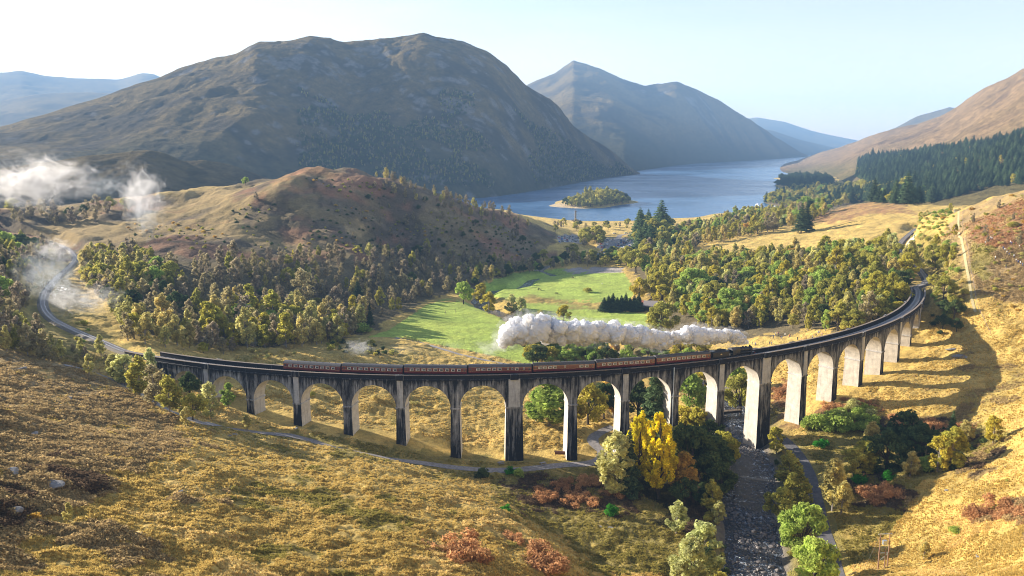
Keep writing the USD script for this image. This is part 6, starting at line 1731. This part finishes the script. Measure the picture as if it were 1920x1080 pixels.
smoke_mat('smoke_white', (0.97, 0.97, 0.98), 0.055, 2.6, 0.29)
smoke_mat('smoke_blue', (0.85, 0.93, 1.0), 0.022, 2.4, 0.28, seed=3.0)
smoke_mat('smoke_thin', (0.97, 0.97, 0.98), 0.16, 1.9, 0.32, seed=7.0)
ball = trimesh.creation.icosphere(2, 1.03)
for px, py, w_, h_, dist, mt, lab in (
        (80, 338, 120, 66, 720, 'smoke_white', 'largest white cloud of old steam drifting over the left plateau'), (20, 345, 70, 45, 730, 'smoke_white', 'white steam at the left edge of the picture'), (262, 365, 58, 74, 640, 'smoke_white', 'rising column of steam left of the knoll'), (275, 400, 40, 62, 600, 'smoke_blue', 'thin steam hanging below the column'),
        (195, 348, 60, 30, 700, 'smoke_blue', 'faint bluish steam between the cloud and the column'), (95, 520, 75, 75, 430, 'smoke_blue', 'blue steam over the railway bend'), (120, 560, 60, 48, 395, 'smoke_white', 'white steam over the near rails on the left'), (178, 560, 70, 40, 400, 'smoke_white', 'white steam right of the railway bend'), (100, 470, 50, 36, 560, 'smoke_white', 'white steam at the far end of the railway bend'),
        (383, 640, 24, 20, 370, 'smoke_thin', 'small wisp before the yellow tree'), (430, 655, 20, 10, 372, 'smoke_thin', 'low flat wisp right of the small wisp'), (474, 642, 18, 22, 375, 'smoke_thin', 'small leaning wisp near the dark wood'), (530, 645, 26, 20, 375, 'smoke_blue', 'faint blue wisp at the edge of the wood'),
        (672, 652, 50, 26, 352, 'smoke_thin', 'white wisp over the gorse hump'), (757, 656, 42, 18, 345, 'smoke_blue', 'blue wisp right of the gorse hump'), (850, 650, 34, 20, 335, 'smoke_blue', 'thin blue steam over the corner of the meadow'), (915, 654, 48, 26, 300, 'smoke_thin', 'thinning tail end of the steam plume'), (938, 640, 34, 34, 302, 'smoke_thin', 'torn steam at the rear of the plume'), (1190, 681, 26, 7, 264.0, 'smoke_thin', 'steam leaking along the second coach'), (1250, 680, 24, 6, 268.5, 'smoke_blue', 'bluish steam leaking along the first coach'), (1352, 650, 20, 5, 280, 'smoke_thin', 'steam curling over the boiler')):
    c = at_r(px, py, dist)
    mpp = math.hypot(dist, 60) / F
    x = thing('smoke', c, 0.0, label=lab, category='smoke', kind='stuff')
    UsdGeom.Xformable(x).AddScaleOp().Set((w_ * mpp, max(min(w_, h_) * mpp, 2.0), h_ * mpp))
    obj('puff', ball, mt, x)

# ------------------------------------------------------------------ far buildings, cars, boats, people
plain('slate', (0.16, 0.16, 0.17), 0.8); plain('rusty_tin', (0.40, 0.13, 0.08), 0.7); plain('grey_tin', (0.30, 0.26, 0.25), 0.6); plain('timber', (0.17, 0.13, 0.10), 0.9); plain('white_paint', (0.78, 0.78, 0.76), 0.5); plain('brown_wood', (0.12, 0.055, 0.04), 0.8)
plain('pole_wood', (0.26, 0.16, 0.11), 0.9); plain('metal', (0.45, 0.47, 0.5), 0.4, metallic=0.7); plain('rubber', (0.02, 0.02, 0.02), 0.8); plain('glass_dark', (0.03, 0.035, 0.04), 0.1, 0.8); plain('tower_stone', (0.17, 0.155, 0.14), 0.9)
b0 = hit(1214, 580, GROUND)[0][0]
barn = thing('barn', b0, -0.35, label='low barn with rusty red and grey tin roof beside the cypress row', category='barn')
obj('wall', cat([box(-6.5, 6.5, -3.6, -3.4, -.5, 3), box(-6.5, 6.5, 3.4, 3.6, -.5, 3), box(-6.5, -6.3, -3.4, 3.4, -.5, 3), box(6.3, 6.5, -3.4, 3.4, -.5, 3)]), 'timber', barn)
for x in (-6.4, 6.4):
    obj('gable', trimesh.Trimesh([(x - .1, -3.6, 3), (x - .1, 3.6, 3), (x - .1, 0, 5.6), (x + .1, -3.6, 3), (x + .1, 3.6, 3), (x + .1, 0, 5.6)], [(0, 2, 1), (3, 4, 5), (0, 1, 4), (0, 4, 3), (1, 2, 5), (1, 5, 4), (2, 0, 3), (2, 3, 5)]), 'timber', barn)
for k, (x0, x1) in enumerate(((-6.9, -2.5), (-2.48, 2.0), (2.02, 6.9))):
    for sd in (-1, 1):
        obj('roof_sheet', trimesh.Trimesh([(x0, 0, 5.7), (x1, 0, 5.7), (x1, sd * 4.1, 2.75), (x0, sd * 4.1, 2.75), (x0, 0, 5.8), (x1, 0, 5.8), (x1, sd * 4.1, 2.85), (x0, sd * 4.1, 2.85)], [(0, 1, 2), (0, 2, 3), (4, 6, 5), (4, 7, 6), (0, 4, 5), (0, 5, 1), (3, 2, 6), (3, 6, 7), (0, 3, 7), (0, 7, 4), (1, 5, 6), (1, 6, 2)]), 'rusty_tin' if k == 0 else 'grey_tin', barn, label='rusty red roof sheet' if k == 0 else None)
obj('door', box(-1.6, 1.6, -3.68, -3.6, -.3, 2.6), 'black_iron', barn)

m0 = hit(1079, 414, GROUND)[0][0]
tw = thing('monument', m0, 0.3, label='slim stone monument tower with a statue on top, on the loch shore', category='monument')
obj('shaft', tube([(0, 0, -.5), (0, 0, 2.2), (0, 0, 2.3), (0, 0, 13.6), (0, 0, 14.0)], [1.9, 1.9, 1.45, 1.2, 1.2], 16), 'tower_stone', tw)
obj('parapet', cat([tube([(0, 0, 14.0), (0, 0, 14.4), (0, 0, 15.2)], [1.3, 1.75, 1.75], 16), tube([(0, 0, 15.2), (0, 0, 16.0)], [.55, .5], 12)]), 'tower_stone', tw)
obj('statue', cat([tube([(0, 0, 16.0), (0, 0, 16.9), (0, .05, 17.6)], [.32, .26, .34], 8), tube([(0, .05, 17.6), (0, .05, 17.75), (0, .05, 18.05)], [.1, .17, .1], 8), tube([(.3, .05, 17.5), (.42, 0, 17.0)], [.1, .07], 6), tube([(-.3, .05, 17.5), (-.42, .1, 17.0)], [.1, .07], 6)]), 'tower_stone', tw)
ring = [box(-.25, .25, -3.1, 3.1, -.8, 1.3) for _ in range(8)]
for k, b in enumerate(ring):
    b.apply_translation((7.2, 0, 0)); b.apply_transform(trimesh.transformations.rotation_matrix(k * math.pi / 4, [0, 0, 1]))
    obj('enclosure_wall', b, 'tower_stone', tw)
obj('door', box(-.45, .45, -1.93, -1.5, -.2, 1.9), 'black_iron', tw)

CAR = {'white': (0.7, 0.7, 0.7), 'silver': (0.42, 0.44, 0.46), 'black': (0.03, 0.03, 0.035), 'blue': (0.06, 0.12, 0.32), 'red': (0.38, 0.04, 0.035), 'grey': (0.15, 0.155, 0.165)}
ck = {}
for nm, c in CAR.items():
    plain('car_' + nm, c, 0.3, 0.5, coat=0.6, var=0.03)
    k = klass(nm + '_car')
    prof = [(-2.1, .35), (-2.15, .75), (-1.95, .98), (-1.3, 1.02), (-.75, 1.46), (.75, 1.48), (1.5, 1.0), (2.1, .95), (2.2, .6), (2.15, .35)]
    bd = trimesh.creation.extrude_polygon(Polygon(prof), 1.72, engine='earcut')
    bd.apply_transform(trimesh.transformations.rotation_matrix(math.pi / 2, [1, 0, 0])); bd.apply_translation((0, .86, 0))
    obj('body', bd, 'car_' + nm, k)
    for s in (-1, 1):
        gl = trimesh.creation.extrude_polygon(Polygon([(-1.1, 1.03), (-.72, 1.4), (.7, 1.42), (1.28, 1.03)]), .02, engine='earcut')
        gl.apply_transform(trimesh.transformations.rotation_matrix(math.pi / 2, [1, 0, 0])); gl.apply_translation((0, s * .872 + .01, 0))
        obj('side_window', gl, 'glass_dark', k)
    for x0, z0, x1, z1 in ((.80, 1.475, 1.47, 1.03), (-.80, 1.45, -1.27, 1.06)):
        sg_ = 1 if x0 > 0 else -1
        obj('windscreen', trimesh.Trimesh([(x0, -.74, z0), (x0, .74, z0), (x1, .78, z1), (x1, -.78, z1)], [(0, 1, 2), (0, 2, 3)] if sg_ < 0 else [(0, 2, 1), (0, 3, 2)]).apply_translation((sg_ * .02, 0, .015)), 'glass_dark', k)
    for x in (-1.35, 1.35):
        for s in (-1, 1):
            obj('wheel', wheel(x, s * .8, .33, .33, .2), 'rubber', k)
    ck[nm] = k
cw = list(CAR)
lot = []
for x0, x1, y0, y1, step, rows in ((1128, 1195, 449, 466, 5.2, 6), (1048, 1096, 443, 455, 5.2, 4)):
    for r_ in range(rows):
        yy = y0 + (y1 - y0) * (r_ + .5) / rows
        for px in np.arange(x0, x1, step):
            if rng.random() < .14 or abs(px - (1158 - (yy - 447) * .9)) < 5:
                continue
            q = hit(px + rng.normal(0, .5), yy + rng.normal(0, .25), GROUND)[0][0]
            lot.append((q, 1.57 + rng.normal(0, .08) + (math.pi if rng.random() < .5 else 0)))
for px, py in ((1128, 439), (1152, 438.5), (1174, 438)):
    lot.append((hit(px, py, GROUND)[0][0], 0.2))
for k, (q, a) in enumerate(lot):
    nm = cw[int(rng.choice(6, p=[.24, .24, .14, .15, .08, .15]))]
    copy_of(ck[nm], 'parked_car', q + [0, 0, .1], a, label=f'{nm} car parked in the crowded car park by the loch', category='car', group=f'{nm} cars in the car park')

for px, py, L_, lab in ((1420, 385.5, 13, 'white cabin boat lying off the wooded loch shore'), (1452, 387.5, 7, 'small white boat moored in the bay, left of two'), (1467, 388.5, 6, 'small white boat moored in the bay, right of two')):
    q = at_z(px, py, 0.0)
    bt = thing('boat', q, 0.25 + px * .01, label=lab, category='boat')
    hull = trimesh.Trimesh([(-.5, -.14, .12), (.25, -.15, .12), (.55, 0, .16), (.25, .15, .12), (-.5, .14, .12), (-.46, -.09, -.05), (.22, -.08, -.05), (.45, 0, -.04), (.22, .08, -.05), (-.46, .09, -.05)], [(0, 5, 6), (0, 6, 1), (1, 6, 7), (1, 7, 2), (2, 7, 8), (2, 8, 3), (3, 8, 9), (3, 9, 4), (4, 9, 5), (4, 5, 0), (0, 1, 2), (0, 2, 3), (0, 3, 4), (5, 9, 8), (5, 8, 7), (5, 7, 6)])
    hull.vertices *= L_
    obj('hull', hull, 'white_paint', bt)
    obj('cabin', box(-.25 * L_, .1 * L_, -.09 * L_, .09 * L_, .12 * L_, .27 * L_), 'white_paint', bt)
    obj('window', box(-.2 * L_, .08 * L_, -.093 * L_, .093 * L_, .18 * L_, .235 * L_), 'glass_dark', bt)
    obj('mast', box(-.12 * L_, -.11 * L_, -.005 * L_, .005 * L_, .27 * L_, .42 * L_), 'metal', bt)



def chain(joints, bones, refine=0.05):
    """one continuous body: hulls of spheres along the bones, joined and smoothed"""
    out = []
    for a, b in bones:
        s = []
        for j in (a, b):
            p, r = joints[j]
            s.append(m3.Manifold.sphere(r, 14).translate(list(p)))
        out.append(m3.Manifold.batch_hull(s))
    m = m3.Manifold.batch_boolean(out, m3.OpType.Add).refine_to_length(refine)
    q = m.to_mesh()
    t = trimesh.Trimesh(q.vert_properties[:, :3], q.tri_verts)
    trimesh.smoothing.filter_taubin(t, iterations=6)
    return t


SKIN = plain('skin', (0.55, 0.36, 0.27), 0.6)
plain('hair', (0.05, 0.035, 0.025), 0.7); plain('jeans', (0.06, 0.075, 0.13), 0.9)
J = {'hipL': ((-.09, 0, .93), .10), 'hipR': ((.09, 0, .93), .10), 'kneeL': ((-.10, .02, .50), .065), 'kneeR': ((.10, .03, .50), .065), 'ankL': ((-.10, -.02, .09), .045), 'ankR': ((.11, 0, .09), .045), 'toeL': ((-.11, .15, .045), .04), 'toeR': ((.13, .17, .045), .04),
     'belly': ((0, 0, 1.08), .135), 'chest': ((0, 0, 1.30), .15), 'shL': ((-.18, 0, 1.42), .065), 'shR': ((.18, 0, 1.42), .065), 'neck': ((0, .01, 1.50), .055), 'head': ((0, .02, 1.63), .098), 'chin': ((0, .055, 1.585), .065),
     'elL': ((-.25, -.02, 1.15), .045), 'elR': ((.26, .05, 1.17), .045), 'wrL': ((-.24, .08, .93), .032), 'wrR': ((.20, .25, 1.22), .032), 'haL': ((-.24, .11, .84), .035), 'haR': ((.17, .28, 1.29), .035)}
JJ = {k: (p, r + .018) for k, (p, r) in J.items()}
pk = {}
for nm, c in {'blue': (0.05, 0.12, 0.36), 'red': (0.45, 0.05, 0.06), 'white': (0.75, 0.75, 0.72), 'black': (0.025, 0.025, 0.03), 'orange': (0.6, 0.2, 0.04), 'pink': (0.6, 0.25, 0.3)}.items():
    plain('jacket_' + nm, c, 0.8)
    k = klass(nm + '_person')
    obj('body', chain(J, [('hipL', 'kneeL'), ('kneeL', 'ankL'), ('ankL', 'toeL'), ('hipR', 'kneeR'), ('kneeR', 'ankR'), ('ankR', 'toeR'), ('hipL', 'hipR'), ('hipL', 'belly'), ('hipR', 'belly'), ('belly', 'chest'), ('chest', 'shL'), ('chest', 'shR'), ('chest', 'neck'), ('neck', 'head'), ('head', 'chin'), ('shL', 'elL'), ('elL', 'wrL'), ('wrL', 'haL'), ('shR', 'elR'), ('elR', 'wrR'), ('wrR', 'haR')], .07), 'skin', k)
    obj('jacket', chain(JJ, [('hipL', 'hipR'), ('hipL', 'belly'), ('hipR', 'belly'), ('belly', 'chest'), ('chest', 'shL'), ('chest', 'shR'), ('shL', 'elL'), ('elL', 'wrL'), ('shR', 'elR'), ('elR', 'wrR')], .08), 'jacket_' + nm, k)
    obj('trousers', chain(JJ, [('hipL', 'kneeL'), ('kneeL', 'ankL'), ('hipR', 'kneeR'), ('kneeR', 'ankR'), ('hipL', 'hipR')], .09), 'jeans', k)
    obj('hair', chain({'a': ((0, -.015, 1.665), .098), 'b': ((0, -.05, 1.60), .075)}, [('a', 'b')], .06), 'hair', k)
    pk[nm] = k
PEOPLE = [(1450, 632, 'blue'), (1454, 627, 'white'), (1459, 626, 'pink'), (1463, 633, 'black'), (1466, 634, 'blue'), (1472, 629, 'white'), (1480, 631, 'red'), (1482, 630, 'black'), (1443, 644, 'black'), (1446, 645, 'blue'), (1495, 636, 'black'), (1503, 639, 'pink'), (1507, 637, 'orange'), (1511, 636, 'red'), (1523, 633, 'white'), (1530, 629, 'black'), (1534, 625, 'blue'), (1537, 624, 'white'), (1541, 628, 'pink'), (1600, 611, 'white'), (1606, 609, 'pink'), (1611, 608, 'white'), (1616, 607, 'black'), (1411, 645, 'black'), (1416, 646, 'blue')]
for px, py, nm in PEOPLE:
    q = hit(px, py + 2, GROUND)[0][0]
    copy_of(pk[nm], 'person', q, rng.uniform(0, 6.28), label=f'person in a {nm} jacket standing with the spectators behind the viaduct', category='person', group=f'spectators in {nm} behind the viaduct')
for px, py, nm in ((1847, 458, 'white'), (1851, 450, 'black'), (1857, 449, 'white'), (1860, 450, 'white'), (1881, 468, 'blue'), (1884, 471, 'white'), (1888, 476, 'white'), (1892, 480, 'blue'), (1897, 478, 'black'), (1901, 483, 'white'), (1905, 491, 'white'), (1909, 494, 'blue'), (1913, 496, 'white'), (1917, 499, 'blue'), (1886, 502, 'black'), (1866, 486, 'white'), (1897, 459, 'blue'), (1894, 457, 'white'), (1911, 465, 'white')):
    q = hit(px, py, GROUND)[0][0]
    copy_of(pk[nm], 'person', q, rng.uniform(0, 6.28), label=f'person in a {nm} jacket watching from the rocky right hillside', category='person', group=f'watchers in {nm} on the hillside')


# animals in the far meadow
def beast(name, px, py, col, s, label):
    q = hit(px, py, GROUND)[0][0]
    K = {'rump': ((-.75, 0, 1.05), .34), 'belly': ((0, 0, 1.0), .38), 'chest': ((.7, 0, 1.02), .36), 'neck': ((1.1, 0, 1.15), .22), 'head': ((1.45, 0, .95), .15), 'muzzle': ((1.65, 0, .75), .10),
         'hl': ((-.8, .2, .95), .18), 'hk': ((-.68, .2, .62), .11), 'hh': ((-.9, .2, .38), .07), 'hf': ((-.85, .2, .05), .06), 'ql': ((-.8, -.2, .95), .18), 'qk': ((-.66, -.2, .62), .11), 'qh': ((-.88, -.2, .38), .07), 'qf': ((-.83, -.2, .05), .06),
         'fl': ((.65, .2, .9), .15), 'fk': ((.68, .2, .45), .07), 'ff': ((.66, .2, .05), .06), 'gl': ((.65, -.2, .9), .15), 'gk': ((.7, -.2, .45), .07), 'gf': ((.68, -.2, .05), .06), 't0': ((-1.08, 0, 1.15), .05), 't1': ((-1.15, 0, .55), .03), 'e1': ((1.35, .17, 1.08), .05), 'e2': ((1.35, -.17, 1.08), .05)}
    t = thing(name, q, px * .9, label=label, category=name)
    m = chain(K, [('rump', 'belly'), ('belly', 'chest'), ('chest', 'neck'), ('neck', 'head'), ('head', 'muzzle'), ('rump', 'hl'), ('hl', 'hk'), ('hk', 'hh'), ('hh', 'hf'), ('rump', 'ql'), ('ql', 'qk'), ('qk', 'qh'), ('qh', 'qf'), ('chest', 'fl'), ('fl', 'fk'), ('fk', 'ff'), ('chest', 'gl'), ('gl', 'gk'), ('gk', 'gf'), ('rump', 't0'), ('t0', 't1'), ('head', 'e1'), ('head', 'e2')], .12)
    m.vertices *= s
    obj('body', m, col, t)


plain('cow_hide', (0.05, 0.035, 0.025), 0.9); plain('wool', (0.55, 0.52, 0.45), 1.0)
beast('cow', 1010, 544, 'cow_hide', 1.0, 'dark cow grazing at the left of the far meadow')
beast('cow', 1014, 545, 'cow_hide', .95, 'dark cow grazing close beside the leftmost one')
beast('cow', 1044, 552, 'cow_hide', 1.0, 'dark cow alone near the track of the far meadow')
beast('cow', 1074, 522, 'cow_hide', 1.0, 'dark cow near the back of the far meadow')
beast('sheep', 1129, 533, 'wool', .7, 'pale sheep in the middle of the far meadow')


def pole_pair(px, py, H, label):
    q = hit(px, py, GROUND)[0][0]
    t = thing('power_pole', q, 0.1, label=label, category='power pole')
    for x in (-1.15, 1.15):
        obj('pole', tube([(x, 0, -.8), (x, 0, H)], [.17, .12], 8), 'pole_wood', t)
    obj('crossarm', box(-1.7, 1.7, -.1, .1, H - .25, H - .05), 'metal', t)
    obj('crossarm', box(-1.25, 1.25, -.06, .06, H * .42, H * .42 + .12), 'metal', t)
    obj('transformer', box(-.45, .45, -.35, .35, H * .68, H * .8), 'metal', t)
    for x in (-1.5, 0, 1.5):
        obj('insulator', tube([(x, 0, H - .05), (x, 0, H + .3)], [.07, .05], 8), 'glass_dark', t)
    for a, b in (((-1.15, 0, H * .42), (1.15, 0, H * .2)), ((1.15, 0, H * .42), (-1.15, 0, H * .2))):
        obj('brace', tube([a, b], .04, 5), 'metal', t)
    obj('pole', tube([(-.1, -.9, -.8), (0, -.55, H * .62)], [.15, .11], 8), 'pole_wood', t, label='shorter rear pole')
    obj('stay_wire', tube([(-1.15, 0, H - .3), (-4.2, .6, -.2)], .025, 4), 'metal', t)


pole_pair(1655, 1064, 8.6, 'wooden H shaped power pole with transformer at the lower right')
for px, py, H, lab in ((818, 386, 9, 'single power pole on the brow of the knoll'), (1002, 470, 11, 'power pole at the tail of the knoll'), (1607, 968 - 60, 3, '')):
    if not lab:
        continue
    q = hit(px, py, GROUND)[0][0]
    t = thing('power_pole', q, .4, label=lab, category='power pole')
    obj('pole', tube([(0, 0, -.8), (0, 0, H)], [.18, .12], 8), 'pole_wood', t)
    obj('crossarm', box(-1.2, 1.2, -.06, .06, H - .8, H - .65), 'pole_wood', t)
    for x in (-1, 0, 1):
        obj('insulator', tube([(x, 0, H - .65), (x, 0, H - .4)], [.06, .05], 6), 'glass_dark', t)
q = hit(845, 588, GROUND)[0][0]
t = thing('goalpost', q, .35, label='football goal standing on the bright green meadow', category='goalpost')
for x in (-3.3, 3.3):
    obj('post', tube([(x, 0, -.3), (x, 0, 2.4)], .09, 8), 'timber', t)
    obj('net_stay', tube([(x, 0, 2.3), (x, -1.4, 0)], .05, 6), 'timber', t)
obj('crossbar', tube([(-3.3, 0, 2.4), (3.3, 0, 2.4)], .09, 8), 'timber', t)
q = hit(1050, 855, GROUND)[0][0]
t = thing('shelter', q, -.1, label='brown wooden display shelter left of the ninth pier foot', category='shelter')
for x in (-1.6, 0, 1.6):
    obj('post', box(x - .07, x + .07, -.07, .07, -.4, 1.5), 'brown_wood', t)
obj('panel', box(-1.7, 1.7, -.03, .03, .5, 1.35), 'brown_wood', t)
obj('roof', trimesh.Trimesh([(-1.9, -.5, 1.45), (1.9, -.5, 1.45), (1.9, .5, 1.45), (-1.9, .5, 1.45), (-1.9, 0, 1.8), (1.9, 0, 1.8)], [(0, 1, 5), (0, 5, 4), (2, 3, 4), (2, 4, 5), (0, 4, 3), (1, 2, 5), (0, 3, 2), (0, 2, 1)]), 'brown_wood', t)
for px, py, lab in ((1018, 871, 'grey picnic table beside the path between two piers'), (939, 870, 'pale picnic table left of the wide king pier')):
    q = hit(px, py, GROUND)[0][0]
    t = thing('picnic_table', q, .5, label=lab, category='picnic table')
    for y in (-.3, 0, .3):
        obj('tabletop_board', box(-1.0, 1.0, y - .14, y + .14, .70, .75), 'sleeper_concrete', t)
    for y in (-.8, .8):
        obj('bench', box(-1.0, 1.0, y - .14, y + .14, .40, .45), 'sleeper_concrete', t)
    for x in (-.7, .7):
        obj('leg_frame', cat([box(x - .04, x + .04, -.9, .9, .33, .40), tube([(x, -.3, .7), (x, -.75, -.1)], .05, 5), tube([(x, .3, .7), (x, .75, -.1)], .05, 5)]), 'sleeper_concrete', t)
q = at_z(1338, 772, 9.0)
t = thing('footbridge', (q[0], q[1], 8.6), 0.25, label='dark low footbridge over the river behind the twelfth arch', category='bridge')
for y in (-1.1, 1.1):
    obj('girder', box(-12, 12, y - .15, y + .15, -.5, .3), 'black_iron', t)
    obj('handrail', cat([box(-12, 12, y - .04, y + .04, 1.25, 1.33)] + [box(x - .05, x + .05, y - .05, y + .05, .3, 1.25) for x in np.arange(-12, 12.1, 2)]), 'black_iron', t)
for x in np.arange(-11.8, 12, .62):
    obj('plank', box(x, x + .56, -1.0, 1.0, .302, .36), 'timber', t)
# fence beside the trodden strip on the right hillside
fp = line_on_ground([(1797, 395), (1805, 420), (1811, 455), (1818, 492), (1824, 525), (1830, 565), (1842, 600), (1858, 632)], 2.0)
t = thing('fence', (0, 0, 0), label='thin post and wire fence running down the right hillside', category='fence')
cumf = np.concatenate([[0], np.cumsum(np.linalg.norm(np.diff(fp[:, :2], axis=0), axis=1))])
tops = []
for a in np.arange(0, cumf[-1], 4.0):
    x, y = np.interp(a, cumf, fp[:, 0]), np.interp(a, cumf, fp[:, 1])
    z = float(ground_z(x, y))
    obj('post', tube([(x, y, z - .4), (x, y, z + 1.2)], [.09, .08], 6), 'pole_wood', t)
    tops.append((x, y, z))
for h in (.5, .85, 1.1):
    obj('wire', tube([(x, y, z + h) for x, y, z in tops], .012, 3), 'metal', t)
